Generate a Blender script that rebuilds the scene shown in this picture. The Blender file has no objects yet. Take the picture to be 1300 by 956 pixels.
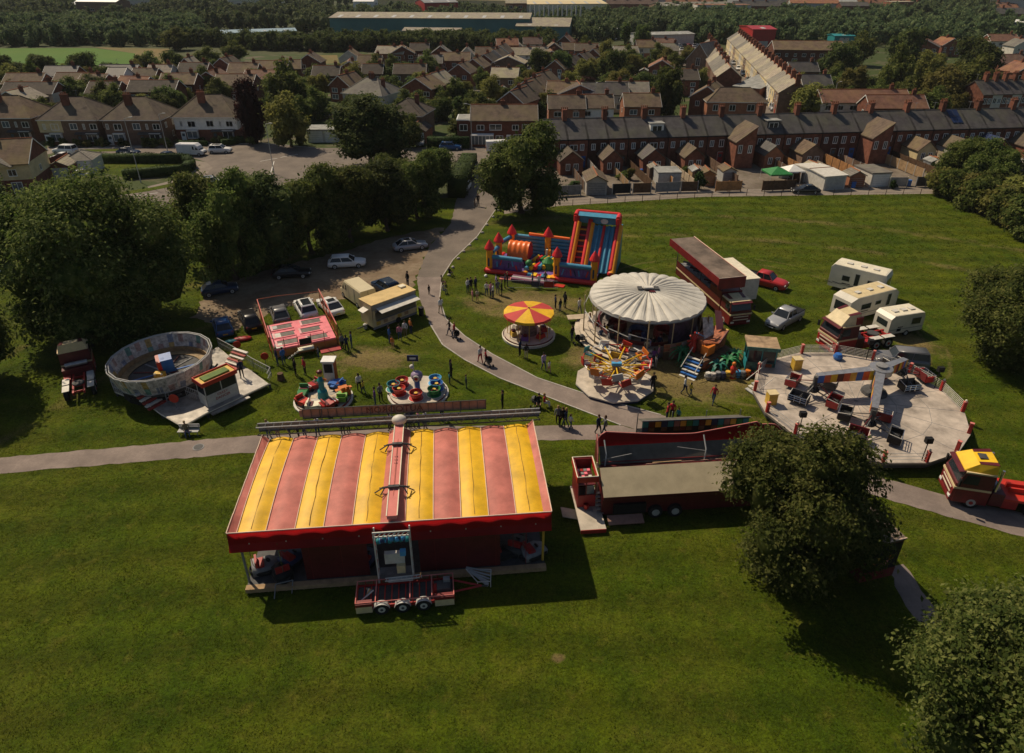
import bpy, math, random
import numpy as np
from mathutils import Vector, Matrix, Euler
PI=math.pi
sc=bpy.context.scene
COL=bpy.context.scene.collection
random.seed(7); RS=np.random.RandomState(7)
R=math.radians
# ------------------------------------------------------------------ camera
F=866.7; H=34.0; PITCH=R(28.9); CP,SP=math.cos(PITCH),math.sin(PITCH)
cam=bpy.data.cameras.new('camera'); camo=bpy.data.objects.new('camera',cam); COL.objects.link(camo)
cam.sensor_width=36; cam.lens=F/1300*36; cam.shift_y=-45/1300; cam.clip_end=6000; cam.clip_start=.5
camo.location=(0,0,H); camo.rotation_euler=(PI/2-PITCH,0,0); sc.camera=camo
def G(px,py,z=0.):
    x=(px-650)/F; y=-(py-433)/F
    Y=CP+SP*y; Z=-SP+CP*y; t=(z-H)/Z
    return Vector((x*t,Y*t,z))
def seg(a,b,z=0.):
    p=G(*a,z); q=G(*b,z); d=q-p
    return (p+q)/2, d.length, math.atan2(d.y,d.x)
# ------------------------------------------------------------------ world + sun
SUN_EL=R(50); SUN_AZ_DIR=Vector((-.72,.69,0)).normalized()   # where the sun stands
w=bpy.data.worlds.new("World"); sc.world=w; w.use_nodes=True
nt=w.node_tree; bg=nt.nodes['Background']; sky=nt.nodes.new('ShaderNodeTexSky'); sky.sky_type='NISHITA'
sky.sun_disc=False; sky.sun_elevation=SUN_EL; sky.sun_rotation=math.atan2(SUN_AZ_DIR.x,SUN_AZ_DIR.y)
sky.air_density=1.0; sky.dust_density=1.5
nt.links.new(sky.outputs[0],bg.inputs[0]); bg.inputs[1].default_value=0.066
sl=bpy.data.lights.new('sun','SUN'); sl.energy=5.0; sl.angle=R(.6); sl.color=(1,.84,.62)
so=bpy.data.objects.new('sun',sl); COL.objects.link(so)
sd=Vector((SUN_AZ_DIR.x*math.cos(SUN_EL),SUN_AZ_DIR.y*math.cos(SUN_EL),math.sin(SUN_EL)))
so.rotation_euler=sd.to_track_quat('Z','Y').to_euler(); so.location=(-60,60,80)
sc.view_settings.view_transform='Standard'; sc.view_settings.look='None'; sc.view_settings.exposure=-0.22; sc.view_settings.gamma=1
sc.render.engine='CYCLES'; sc.cycles.max_bounces=5; sc.cycles.diffuse_bounces=2; sc.cycles.glossy_bounces=2
sc.cycles.transmission_bounces=3; sc.cycles.transparent_max_bounces=6; sc.cycles.volume_bounces=0
sc.cycles.caustics_reflective=False; sc.cycles.caustics_refractive=False
# ------------------------------------------------------------------ materials
MATS={}
def rgb(h):
    h=h.lstrip('#'); c=[int(h[i:i+2],16)/255 for i in (0,2,4)]
    return tuple(((x/12.92) if x<.04045 else ((x+.055)/1.055)**2.4) for x in c)
PAL={ # name:(linear rgb, rough, metallic, noise amount, noise scale)
'red':((.36,.020,.018),.45,0,.18,2),'deepred':((.17,.012,.014),.45,0,.25,1.5),'maroon':((.10,.012,.014),.4,0,.25,2),
'scarlet':((.50,.035,.02),.45,0,.12,2),'orange':((.62,.17,.02),.5,0,.12,2),'salmon':((.62,.20,.17),.6,0,.13,.8),'pink':((.80,.18,.24),.55,0,.12,2),
'yellow':((.74,.46,.012),.5,0,.12,1),'gold':((.6,.38,.05),.5,0,.2,2),'cream':((.62,.50,.28),.55,0,.12,2),'palecream':((.72,.66,.5),.5,0,.12,2),
'white':((.78,.77,.72),.45,0,.08,2),'offwhite':((.6,.57,.5),.55,0,.15,2),'lightgrey':((.42,.42,.40),.55,0,.15,2),'grey':((.22,.22,.22),.6,0,.2,2),
'darkgrey':((.07,.07,.07),.6,0,.2,2),'black':((.015,.015,.016),.6,0,.2,2),'rubber':((.02,.02,.02),.8,0,.2,4),'chrome':((.6,.6,.6),.25,.9,.1,2),
'steel':((.35,.35,.36),.4,.6,.2,3),'blue':((.03,.13,.42),.45,0,.15,2),'navy':((.015,.03,.10),.45,0,.15,2),'skyblue':((.07,.33,.60),.5,0,.12,2),
'teal':((.02,.22,.24),.5,0,.15,2),'green':((.03,.20,.05),.5,0,.2,2),'lime':((.18,.40,.05),.5,0,.15,2),'purple':((.16,.05,.24),.5,0,.2,2),
'wood':((.36,.24,.13),.75,0,.25,2),'palewood':((.52,.42,.30),.7,0,.22,1.2),'fencewood':((.40,.20,.08),.8,0,.25,1.5),'darkwood':((.12,.07,.04),.8,0,.25,2),
'deck':((.50,.44,.36),.6,.0,.25,.9),'deckgrey':((.24,.21,.19),.5,.2,.3,.9),
'brick':((.18,.070,.044),.9,0,.3,1.2),'darkbrick':((.13,.054,.036),.9,0,.3,1.2),'orangebrick':((.27,.115,.065),.9,0,.2,1.2),'brownbrick':((.18,.115,.08),.9,0,.25,1.2),
'render':((.55,.52,.45),.85,0,.12,.8),'yellowrender':((.62,.50,.28),.85,0,.15,.8),'roof':((.125,.088,.062),.85,0,.3,1.0),'roofred':((.19,.09,.06),.85,0,.3,1.0),
'slate':((.085,.075,.075),.6,0,.3,.8),'lightroof':((.27,.23,.18),.8,0,.25,1.0),'flatroof':((.28,.28,.26),.8,0,.3,.7),'glass':((.02,.025,.03),.08,0,.1,1),
'paleglass':((.10,.13,.15),.12,0,.2,1),'curtain':((.35,.35,.33),.4,0,.3,2),'upvc':((.74,.74,.70),.4,0,.05,1),'clay':((.30,.11,.05),.8,0,.2,3),
'skin':((.50,.27,.18),.6,0,.05,5),'hairdark':((.02,.014,.01),.7,0,.2,20),'hairfair':((.22,.13,.05),.7,0,.2,20),
'denim':((.05,.08,.16),.8,0,.15,5),'solar':((.02,.035,.09),.2,.2,.1,1),'concrete':((.40,.37,.33),.9,0,.2,1),
'tealclad':((.07,.18,.18),.6,0,.15,.1),'silverpaint':((.32,.33,.35),.3,.6,.08,1),'lime_leaf':((.10,.16,.03),.6,0,.2,2),
}
def newmat(name):
    m=bpy.data.materials.new(name); m.use_nodes=True; n=m.node_tree; b=n.nodes['Principled BSDF']; return m,n,b
def mat(name):
    if name in MATS: return MATS[name]
    c,ro,me,na,ns=PAL[name]
    m,n,b=newmat(name); L=n.links.new
    tc=n.nodes.new('ShaderNodeTexCoord'); oi=n.nodes.new('ShaderNodeObjectInfo')
    av=n.nodes.new('ShaderNodeVectorMath'); av.operation='ADD'; L(tc.outputs['Object'],av.inputs[0])
    sv=n.nodes.new('ShaderNodeVectorMath'); sv.operation='SCALE'; L(oi.outputs['Location'],sv.inputs[0]); sv.inputs['Scale'].default_value=.37
    L(sv.outputs[0],av.inputs[1])
    no=n.nodes.new('ShaderNodeTexNoise'); no.inputs['Scale'].default_value=ns; no.inputs['Detail'].default_value=6; no.inputs['Roughness'].default_value=.65
    L(av.outputs[0],no.inputs['Vector'])
    mr=n.nodes.new('ShaderNodeMapRange'); mr.inputs['From Min'].default_value=.3; mr.inputs['From Max'].default_value=.7
    mr.inputs['To Min'].default_value=1-na*1.4; mr.inputs['To Max'].default_value=1+na; L(no.outputs['Fac'],mr.inputs['Value'])
    mx=n.nodes.new('ShaderNodeMix'); mx.data_type='RGBA'; mx.blend_type='MULTIPLY'; mx.inputs[0].default_value=1
    mx.inputs[6].default_value=(*c,1); L(mr.outputs[0],mx.inputs[7])
    out=mx.outputs[2]
    if name in('roof','roofred','slate','lightroof'):
        wv=n.nodes.new('ShaderNodeTexWave'); wv.bands_direction='Z'; wv.inputs['Scale'].default_value=1.6; wv.inputs['Distortion'].default_value=1.5; wv.inputs['Detail'].default_value=2
        L(tc.outputs['Object'],wv.inputs['Vector'])
        m2=n.nodes.new('ShaderNodeMapRange'); m2.inputs['To Min'].default_value=.78; m2.inputs['To Max'].default_value=1.08; L(wv.outputs['Fac'],m2.inputs['Value'])
        # moss and lichen blotches
        n3=n.nodes.new('ShaderNodeTexNoise'); n3.inputs['Scale'].default_value=.35; n3.inputs['Detail'].default_value=5; L(av.outputs[0],n3.inputs['Vector'])
        m3=n.nodes.new('ShaderNodeMapRange'); m3.inputs['From Min'].default_value=.42; m3.inputs['From Max'].default_value=.7; m3.inputs['To Max'].default_value=.55; L(n3.outputs['Fac'],m3.inputs['Value'])
        mm=n.nodes.new('ShaderNodeMix'); mm.data_type='RGBA'; mm.blend_type='MULTIPLY'; mm.inputs[0].default_value=1; L(out,mm.inputs[6]); L(m2.outputs[0],mm.inputs[7])
        mo=n.nodes.new('ShaderNodeMix'); mo.data_type='RGBA'; L(m3.outputs[0],mo.inputs[0]); L(mm.outputs[2],mo.inputs[6]); mo.inputs[7].default_value=(c[0]*1.25+.01,c[1]*1.35+.015,c[2]*1.0,1)
        out=mo.outputs[2]
        hv=n.nodes.new('ShaderNodeHueSaturation'); L(out,hv.inputs['Color']); r2=n.nodes.new('ShaderNodeMapRange'); r2.inputs['To Min'].default_value=.55; r2.inputs['To Max'].default_value=1.3; L(oi.outputs['Random'],r2.inputs['Value'])
        if name!='slate': L(r2.outputs[0],hv.inputs['Value'])
        r3=n.nodes.new('ShaderNodeMapRange'); r3.inputs['To Min'].default_value=.6; r3.inputs['To Max'].default_value=1.1; L(oi.outputs['Random'],r3.inputs['Value']); L(r3.outputs[0],hv.inputs['Saturation']); out=hv.outputs[0]
    if name in('brick','darkbrick','orangebrick','brownbrick'):
        # each house weathers a little differently
        hv=n.nodes.new('ShaderNodeHueSaturation'); L(out,hv.inputs['Color'])
        r2=n.nodes.new('ShaderNodeMapRange'); r2.inputs['To Min'].default_value=.7; r2.inputs['To Max'].default_value=1.35; L(oi.outputs['Random'],r2.inputs['Value']); L(r2.outputs[0],hv.inputs['Value'])
        out=hv.outputs[0]
    L(out,b.inputs['Base Color']); b.inputs['Roughness'].default_value=ro; b.inputs['Metallic'].default_value=me
    if ro<.6: b.inputs['Specular IOR Level'].default_value=.4
    else: b.inputs['Specular IOR Level'].default_value=.2
    bm=n.nodes.new('ShaderNodeBump'); bm.inputs['Strength'].default_value=.25; bm.inputs['Distance'].default_value=.03; L(no.outputs['Fac'],bm.inputs['Height']); L(bm.outputs[0],b.inputs['Normal'])
    MATS[name]=m; return m
def leafmat(name,c1,c2,c3,trans=.45):
    m,n,b=newmat(name); L=n.links.new
    tc=n.nodes.new('ShaderNodeTexCoord'); oi=n.nodes.new('ShaderNodeObjectInfo'); ge=n.nodes.new('ShaderNodeNewGeometry')
    no=n.nodes.new('ShaderNodeTexNoise'); no.inputs['Scale'].default_value=1.1; no.inputs['Detail'].default_value=4; L(tc.outputs['Object'],no.inputs['Vector'])
    cr=n.nodes.new('ShaderNodeValToRGB'); e=cr.color_ramp.elements; e[0].position=.34; e[0].color=(*c1,1); e[1].position=.68; e[1].color=(*c3,1)
    k=cr.color_ramp.elements.new(.5); k.color=(*c2,1); 
    ad=n.nodes.new('ShaderNodeMath'); ad.operation='MULTIPLY_ADD'; L(ge.outputs['Random Per Island'],ad.inputs[0]); ad.inputs[1].default_value=.3; L(no.outputs['Fac'],ad.inputs[2])
    sb=n.nodes.new('ShaderNodeMath'); sb.operation='SUBTRACT'; L(ad.outputs[0],sb.inputs[0]); sb.inputs[1].default_value=.15
    L(sb.outputs[0],cr.inputs[0])
    hs=n.nodes.new('ShaderNodeHueSaturation'); L(cr.outputs[0],hs.inputs['Color'])
    r1=n.nodes.new('ShaderNodeMapRange'); r1.inputs['To Min'].default_value=.475; r1.inputs['To Max'].default_value=.515; L(oi.outputs['Random'],r1.inputs['Value']); L(r1.outputs[0],hs.inputs['Hue'])
    r2=n.nodes.new('ShaderNodeMapRange'); r2.inputs['To Min'].default_value=.75; r2.inputs['To Max'].default_value=1.25; L(oi.outputs['Random'],r2.inputs['Value']); L(r2.outputs[0],hs.inputs['Value'])
    L(hs.outputs[0],b.inputs['Base Color']); b.inputs['Roughness'].default_value=.75; b.inputs['Specular IOR Level'].default_value=.12
    tr=n.nodes.new('ShaderNodeBsdfTranslucent'); L(hs.outputs[0],tr.inputs[0]); mi=n.nodes.new('ShaderNodeMixShader'); mi.inputs[0].default_value=trans
    L(b.outputs[0],mi.inputs[1]); L(tr.outputs[0],mi.inputs[2]); L(mi.outputs[0],n.nodes['Material Output'].inputs[0])
    MATS[name]=m; return m
leafmat('leaf',(.044,.072,.014),(.085,.118,.024),(.19,.215,.06))
leafmat('leafolive',(.10,.112,.022),(.165,.17,.04),(.26,.25,.07))
leafmat('leafdark',(.034,.060,.017),(.062,.094,.025),(.13,.16,.045))
leafmat('leafred',(.022,.010,.010),(.04,.016,.014),(.06,.026,.02))
leafmat('leafwood',(.038,.066,.028),(.068,.10,.040),(.15,.175,.07),.4)
leafmat('hedgeleaf',(.014,.03,.007),(.025,.05,.01),(.045,.075,.016),.2)
def canvasmat(name,c,tr=.45,na=.12,ns=.9):
    m,n,b=newmat(name); L=n.links.new; tc=n.nodes.new('ShaderNodeTexCoord')
    f_,_=ramp_noise(n,L,tc.outputs['Object'],ns,6,.3,.7,1-na*1.4,1+na); k=mixc(n,L,1.,c,f_,'MULTIPLY'); L(k,b.inputs['Base Color']); b.inputs['Roughness'].default_value=.5; b.inputs['Specular IOR Level'].default_value=.3
    t_=n.nodes.new('ShaderNodeBsdfTranslucent'); L(k,t_.inputs[0]); mi=n.nodes.new('ShaderNodeMixShader'); mi.inputs[0].default_value=tr; L(b.outputs[0],mi.inputs[1]); L(t_.outputs[0],mi.inputs[2]); L(mi.outputs[0],n.nodes['Material Output'].inputs[0]); MATS[name]=m
PAL['bark']=((.07,.05,.035),.9,0,.3,3)
def ramp_noise(n,L,vec,scale,detail,p0,p1,lo=0,hi=1,rough=.6):
    no=n.nodes.new('ShaderNodeTexNoise'); no.inputs['Scale'].default_value=scale; no.inputs['Detail'].default_value=detail; no.inputs['Roughness'].default_value=rough; L(vec,no.inputs['Vector'])
    mr=n.nodes.new('ShaderNodeMapRange'); mr.inputs['From Min'].default_value=p0; mr.inputs['From Max'].default_value=p1; mr.inputs['To Min'].default_value=lo; mr.inputs['To Max'].default_value=hi
    L(no.outputs['Fac'],mr.inputs['Value']); return mr.outputs[0],no
def mixc(n,L,fac,a,b,mode='MIX'):
    mx=n.nodes.new('ShaderNodeMix'); mx.data_type='RGBA'; mx.blend_type=mode
    for i,v in ((0,fac),(6,a),(7,b)):
        if hasattr(v,'links') or hasattr(v,'is_output'): L(v,mx.inputs[i])
        elif i==0: mx.inputs[0].default_value=v
        else: mx.inputs[i].default_value=(*v,1)
    return mx.outputs[2]
def grassmat():
    m,n,b=newmat('grass'); L=n.links.new
    tc=n.nodes.new('ShaderNodeTexCoord'); v=tc.outputs['Object']
    f1,_=ramp_noise(n,L,v,.06,5,.35,.65); f2,_=ramp_noise(n,L,v,.35,6,.35,.7); f3,nf=ramp_noise(n,L,v,2.6,8,.3,.7,0,1,.75)
    c=mixc(n,L,f1,(.047,.078,.003),(.088,.106,.004)); c=mixc(n,L,f2,c,(.034,.060,.003)); fa,_=ramp_noise(n,L,v,.16,7,.45,.68,0,.7,.75); c=mixc(n,L,fa,c,(.10,.10,.010)); fb,_=ramp_noise(n,L,v,1.3,7,.5,.75,0,.75,.75); c=mixc(n,L,fb,c,(.026,.044,.003))
    # worn, yellowed patches of turf
    def spot(x,y,r,stretch=1.,ang=0.,wob=4.):
        s=n.nodes.new('ShaderNodeVectorMath'); s.operation='SUBTRACT'; L(v,s.inputs[0]); s.inputs[1].default_value=(x,y,0)
        rt=n.nodes.new('ShaderNodeVectorRotate'); rt.rotation_type='Z_AXIS'; L(s.outputs[0],rt.inputs[0]); rt.inputs['Angle'].default_value=-ang
        sc_=n.nodes.new('ShaderNodeVectorMath'); sc_.operation='MULTIPLY'; L(rt.outputs[0],sc_.inputs[0]); sc_.inputs[1].default_value=(1/stretch,1,0)
        ln=n.nodes.new('ShaderNodeVectorMath'); ln.operation='LENGTH'; L(sc_.outputs[0],ln.inputs[0])
        w_,_=ramp_noise(n,L,v,.45,5,.25,.75,-wob/2,wob/2,.7)
        a=n.nodes.new('ShaderNodeMath'); a.operation='ADD'; L(ln.outputs['Value'],a.inputs[0]); L(w_,a.inputs[1])
        mr=n.nodes.new('ShaderNodeMapRange'); mr.interpolation_type='SMOOTHSTEP'; mr.inputs['From Min'].default_value=r*.55; mr.inputs['From Max'].default_value=r*1.25; mr.inputs['To Min'].default_value=1; mr.inputs['To Max'].default_value=0
        L(a.outputs[0],mr.inputs['Value']); return mr.outputs[0]
    masks=[spot(*q) for q in [(17.5,55.5,5.2,1.3,.2,4),(1.5,70.5,3.8,1.8,-.1,3),(9.5,58.5,3,1.5,0,2),(40,63,2.0,2.4,-1.0,2.4),(-14,58,2.2,2,0,3),(2.6,24.9,.35,1.2,0,.5)]]
    t=masks[0]
    for q in masks[1:]:
        a=n.nodes.new('ShaderNodeMath'); a.operation='MAXIMUM'; L(t,a.inputs[0]); L(q,a.inputs[1]); t=a.outputs[0]
    def arc(x,y,r,w_,y0=-1e9):
        s=n.nodes.new('ShaderNodeVectorMath'); s.operation='SUBTRACT'; L(v,s.inputs[0]); s.inputs[1].default_value=(x,y,0)
        ln=n.nodes.new('ShaderNodeVectorMath'); ln.operation='LENGTH'; L(s.outputs[0],ln.inputs[0]); w2,_=ramp_noise(n,L,v,.12,3,.3,.7,-.5,.5)
        a=n.nodes.new('ShaderNodeMath'); a.operation='ADD'; L(ln.outputs['Value'],a.inputs[0]); L(w2,a.inputs[1])
        b_=n.nodes.new('ShaderNodeMath'); b_.operation='SUBTRACT'; L(a.outputs[0],b_.inputs[0]); b_.inputs[1].default_value=r
        c_=n.nodes.new('ShaderNodeMath'); c_.operation='ABSOLUTE'; L(b_.outputs[0],c_.inputs[0])
        mr=n.nodes.new('ShaderNodeMapRange'); mr.interpolation_type='SMOOTHSTEP'; mr.inputs['From Min'].default_value=0; mr.inputs['From Max'].default_value=w_; mr.inputs['To Min'].default_value=.62; mr.inputs['To Max'].default_value=0; L(c_.outputs[0],mr.inputs['Value'])
        br,_=ramp_noise(n,L,v,.28,5,.42,.6,0,1); q=n.nodes.new('ShaderNodeMath'); q.operation='MULTIPLY'; L(mr.outputs[0],q.inputs[0]); L(br,q.inputs[1]); return q.outputs[0]
    for q in [arc(26,66,17.0,.35),arc(26,66,18.8,.35),arc(20,30,63,1.2),arc(22,20,82,1.5)]:
        a=n.nodes.new('ShaderNodeMath'); a.operation='MAXIMUM'; L(t,a.inputs[0]); L(q,a.inputs[1]); t=a.outputs[0]
    k=n.nodes.new('ShaderNodeMath'); k.operation='MULTIPLY'; L(t,k.inputs[0]); k.inputs[1].default_value=.9
    worn=mixc(n,L,f3,(.22,.155,.075),(.15,.12,.04)); c=mixc(n,L,k.outputs[0],c,worn)
    # faint mowing lines sweeping across the field
    wv=n.nodes.new('ShaderNodeTexWave'); wv.wave_type='BANDS'; wv.bands_direction='Y'; wv.inputs['Scale'].default_value=.09; wv.inputs['Distortion'].default_value=14; wv.inputs['Detail'].default_value=2; wv.inputs['Detail Scale'].default_value=.12
    L(v,wv.inputs['Vector']); wr=n.nodes.new('ShaderNodeMapRange'); wr.inputs['To Min'].default_value=.84; wr.inputs['To Max'].default_value=1.12; L(wv.outputs['Fac'],wr.inputs['Value'])
    c=mixc(n,L,1.,c,wr.outputs[0],'MULTIPLY')
    fr=n.nodes.new('ShaderNodeMapRange'); fr.inputs['To Min'].default_value=.48; fr.inputs['To Max'].default_value=1.5; L(f3,fr.inputs['Value']); c=mixc(n,L,1.,c,fr.outputs[0],'MULTIPLY')
    f5,_=ramp_noise(n,L,v,.9,7,.56,.72,0,.5); c=mixc(n,L,f5,c,(.13,.12,.018))
    f6,_=ramp_noise(n,L,v,6,7,.34,.66,.5,1.55,.85); c=mixc(n,L,1.,c,f6,'MULTIPLY')
    L(c,b.inputs['Base Color']); b.inputs['Roughness'].default_value=.9; b.inputs['Specular IOR Level'].default_value=.08
    bm=n.nodes.new('ShaderNodeBump'); bm.inputs['Strength'].default_value=.9; bm.inputs['Distance'].default_value=.2; L(nf.outputs['Fac'],bm.inputs['Height']); L(bm.outputs[0],b.inputs['Normal'])
    MATS['grass']=m
grassmat()
def groundmat(name,c1,c2,c3,s1=.3,s2=3.,p=(.4,.6),bump=.3,crack=False):
    m,n,b=newmat(name); L=n.links.new; tc=n.nodes.new('ShaderNodeTexCoord'); v=tc.outputs['Object']
    f1,_=ramp_noise(n,L,v,s1,6,p[0],p[1],0,1,.65); f2,nf=ramp_noise(n,L,v,s2,7,.35,.7,0,1,.7)
    c=mixc(n,L,f1,c1,c2); k=n.nodes.new('ShaderNodeMath'); k.operation='MULTIPLY'; L(f2,k.inputs[0]); k.inputs[1].default_value=.45; c=mixc(n,L,k.outputs[0],c,c3)
    L(c,b.inputs['Base Color']); b.inputs['Roughness'].default_value=.88; b.inputs['Specular IOR Level'].default_value=.15
    bm=n.nodes.new('ShaderNodeBump'); bm.inputs['Strength'].default_value=bump; bm.inputs['Distance'].default_value=.08; L(nf.outputs['Fac'],bm.inputs['Height']); L(bm.outputs[0],b.inputs['Normal'])
    MATS[name]=m
groundmat('asphalt',(.15,.125,.105),(.205,.17,.14),(.11,.095,.082))
groundmat('path',(.185,.15,.13),(.29,.235,.20),(.14,.11,.098),.35,5,(.38,.62))
groundmat('dirt',(.17,.115,.075),(.25,.19,.13),(.075,.065,.028),.25,1.6)
groundmat('pavement',(.20,.165,.135),(.26,.22,.18),(.15,.13,.11),.4,3)
groundmat('gardens',(.040,.060,.012),(.12,.10,.065),(.055,.065,.022),.10,.5,(.52,.60))
groundmat('backyard',(.14,.11,.09),(.22,.18,.15),(.07,.075,.03),.25,.9)
groundmat('fargreen',(.045,.058,.02),(.07,.075,.03),(.04,.05,.02),.02,.12)
groundmat('field',(.055,.13,.010),(.075,.14,.014),(.05,.11,.010),.02,.2)
groundmat('drygrass',(.19,.13,.05),(.14,.12,.04),(.10,.09,.03),.06,.5)
# ------------------------------------------------------------------ mesh builder
class MB:
    def __init__(s): s.v=[]; s.f=[]; s.m=[]; s.mats=[]; s.M=Matrix.Identity(4); s.sm=[]
    def mi(s,m):
        if m not in s.mats: s.mats.append(m)
        return s.mats.index(m)
    def add(s,vs,fs,m,smooth=False):
        o=len(s.v); s.v+=[tuple(s.M@Vector(p)) for p in vs]; k=s.mi(m)
        for f in fs: s.f.append([i+o for i in f]); s.m.append(k); s.sm.append(smooth)
        return s
    def box(s,c,d,m,rz=0,rx=0,ry=0,taper=1.):
        x,y,z=[q/2 for q in d]; vs=[]
        for k,t in((-z,1),(z,taper)):
            for a,b in((-x,-y),(x,-y),(x,y),(-x,y)): vs.append(Vector((a*t,b*t,k)))
        if rz or rx or ry:
            q=Euler((rx,ry,rz)).to_matrix(); vs=[q@p for p in vs]
        c=Vector(c); return s.add([p+c for p in vs],[(3,2,1,0),(4,5,6,7),(0,1,5,4),(1,2,6,5),(2,3,7,6),(3,0,4,7)],m)
    def grid(s,fn,nu,nv,m,smooth=True):
        return s.add([fn(i/nu,j/nv) for j in range(nv+1) for i in range(nu+1)],[(j*(nu+1)+i,j*(nu+1)+i+1,(j+1)*(nu+1)+i+1,(j+1)*(nu+1)+i) for j in range(nv) for i in range(nu)],m,smooth)
    def bx(s,x0,x1,y0,y1,z0,z1,m): return s.box(((x0+x1)/2,(y0+y1)/2,(z0+z1)/2),(x1-x0,y1-y0,z1-z0),m)
    def tube(s,a,b,r,m,n=6,r2=None,caps=True):
        a=Vector(a);b=Vector(b); d=(b-a).normalized(); u=d.orthogonal().normalized(); w_=d.cross(u); r2=r if r2 is None else r2
        vs=[a+(u*math.cos(2*PI*i/n)+w_*math.sin(2*PI*i/n))*r for i in range(n)]+[b+(u*math.cos(2*PI*i/n)+w_*math.sin(2*PI*i/n))*r2 for i in range(n)]
        fs=[(i,(i+1)%n,n+(i+1)%n,n+i) for i in range(n)]
        s.add(vs,fs,m,n>7)
        if caps: s.add(vs[:n],[tuple(range(n-1,-1,-1))],m); s.add(vs[n:],[tuple(range(n))],m)
        return s
    def path(s,pts,r,m,n=6):
        for i in range(len(pts)-1): s.tube(pts[i],pts[i+1],r,m,n)
        return s
    def lathe(s,prof,m,n=24,c=(0,0,0),a0=0,a1=2*PI,mats=None,smooth=False):
        full=abs(a1-a0-2*PI)<1e-6; k=n if full else n+1; c=Vector(c); vs=[]
        for r,z in prof:
            for i in range(k):
                a=a0+(a1-a0)*i/n; vs.append(c+Vector((r*math.cos(a),r*math.sin(a),z)))
        for j in range(len(prof)-1):
            for i in range(n):
                i2=(i+1)%k; f=(j*k+i,j*k+i2,(j+1)*k+i2,(j+1)*k+i)
                s.add([vs[q] for q in f],[(0,1,2,3)],mats[i%len(mats)] if mats else m,smooth)
        return s
    def disc(s,r,z0,z1,m,n=24,c=(0,0),top=None,ph=0.):
        vs=[(c[0]+r*math.cos(ph+2*PI*i/n),c[1]+r*math.sin(ph+2*PI*i/n),z) for z in(z0,z1) for i in range(n)]
        s.add(vs,[(i,(i+1)%n,n+(i+1)%n,n+i) for i in range(n)],m); return s.add(vs[n:],[tuple(range(n))],top or m)
    def prism(s,poly,z0,z1,m,top=None):
        n=len(poly); vs=[(p[0],p[1],z0) for p in poly]+[(p[0],p[1],z1) for p in poly]
        s.add(vs,[(i,(i+1)%n,n+(i+1)%n,n+i) for i in range(n)]+[tuple(range(n-1,-1,-1))],m); return s.add(vs[n:],[tuple(range(n))],top or m)
    def ext(s,prof,x0,x1,m,ax='x'):   # profile given in (y,z), extruded along x ; ax='y': profile (x,z) along y
        n=len(prof); g=(lambda t,p:(t,p[0],p[1])) if ax=='x' else (lambda t,p:(p[0],t,p[1]))
        vs=[g(x0,p) for p in prof]+[g(x1,p) for p in prof]
        return s.add(vs,[(i,(i+1)%n,n+(i+1)%n,n+i) for i in range(n)]+[tuple(range(n-1,-1,-1)),tuple(range(n,2*n))],m)
    def quad(s,a,b,c,d,m): return s.add([a,b,c,d],[(0,1,2,3)],m)
    def sph(s,c,r,m,n=10,sq=(1,1,1),k=6):
        prof=[]; c=Vector(c); vs=[]; fs=[]
        for j in range(k+1):
            t=-PI/2+PI*j/k
            for i in range(n): vs.append(c+Vector((r*sq[0]*math.cos(t)*math.cos(2*PI*i/n),r*sq[1]*math.cos(t)*math.sin(2*PI*i/n),r*sq[2]*math.sin(t))))
        for j in range(k):
            for i in range(n): fs.append((j*n+i,j*n+(i+1)%n,(j+1)*n+(i+1)%n,(j+1)*n+i))
        return s.add(vs,fs,m,True)
    def mesh(s,name):
        me=bpy.data.meshes.new(name); me.from_pydata(s.v,[],s.f)
        for k in s.mats: me.materials.append(MATS[k] if k in MATS else mat(k))
        me.polygons.foreach_set('material_index',s.m); me.polygons.foreach_set('use_smooth',s.sm)
        me.validate(); me.update(); return me
    def build(s,name,parent=None,loc=(0,0,0),rz=0.,label=None):
        o=bpy.data.objects.new(name,s.mesh(name)); COL.objects.link(o); o.location=loc; o.rotation_euler=(0,0,rz)
        if parent is not None: o.parent=parent
        if label: o['label']=label
        return o
LABELS=set()
def tag(o,label,cat,group=None):
    k=len(label.split())
    if k<4 or k>16: print('LABELLEN',k,label)
    if label in LABELS: print('DUPLABEL',label)
    LABELS.add(label)
    o['label']=label; o['category']=cat
    if group: o['group']=group
    return o
def thing(name,label,cat,loc=(0,0,0),rz=0.,group=None,scale=None):
    o=bpy.data.objects.new(name,None); COL.objects.link(o); o.location=loc; o.rotation_euler=(0,0,rz)
    if scale: o.scale=scale
    o.empty_display_size=.1
    return tag(o,label,cat,group)
def proto(name):
    o=bpy.data.objects.new(name,None); COL.objects.link(o); o.location=(0,0,0); return o
PROTOS=[]
def dup(root,label,cat,loc,rz=0.,group=None,scale=None,swap=None):
    if root not in PROTOS: PROTOS.append(root)
    def cp(o,par):
        c=o.copy(); COL.objects.link(c)
        if par is not None: c.parent=par
        if swap and o.type=='MESH':
            for i,sl_ in enumerate(c.material_slots):
                if o.data.materials[i] and o.data.materials[i].name in swap:
                    sl_.link='OBJECT'; sl_.material=mat(swap[o.data.materials[i].name]) 
        for ch in CH.get(o.name,[]): cp(ch,c)
        return c
    c=cp(root,None); c.location=loc; c.rotation_euler=(0,0,rz)
    if scale: c.scale=scale
    return tag(c,label,cat,group)
CH={}
def index(root):
    CH[root.name]=list(root.children)
    for c in root.children: index(c)
def struct(name,mb,z=0,kind='structure'):
    o=mb.build(name); o['kind']=kind; return o
HARD=[]
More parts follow.
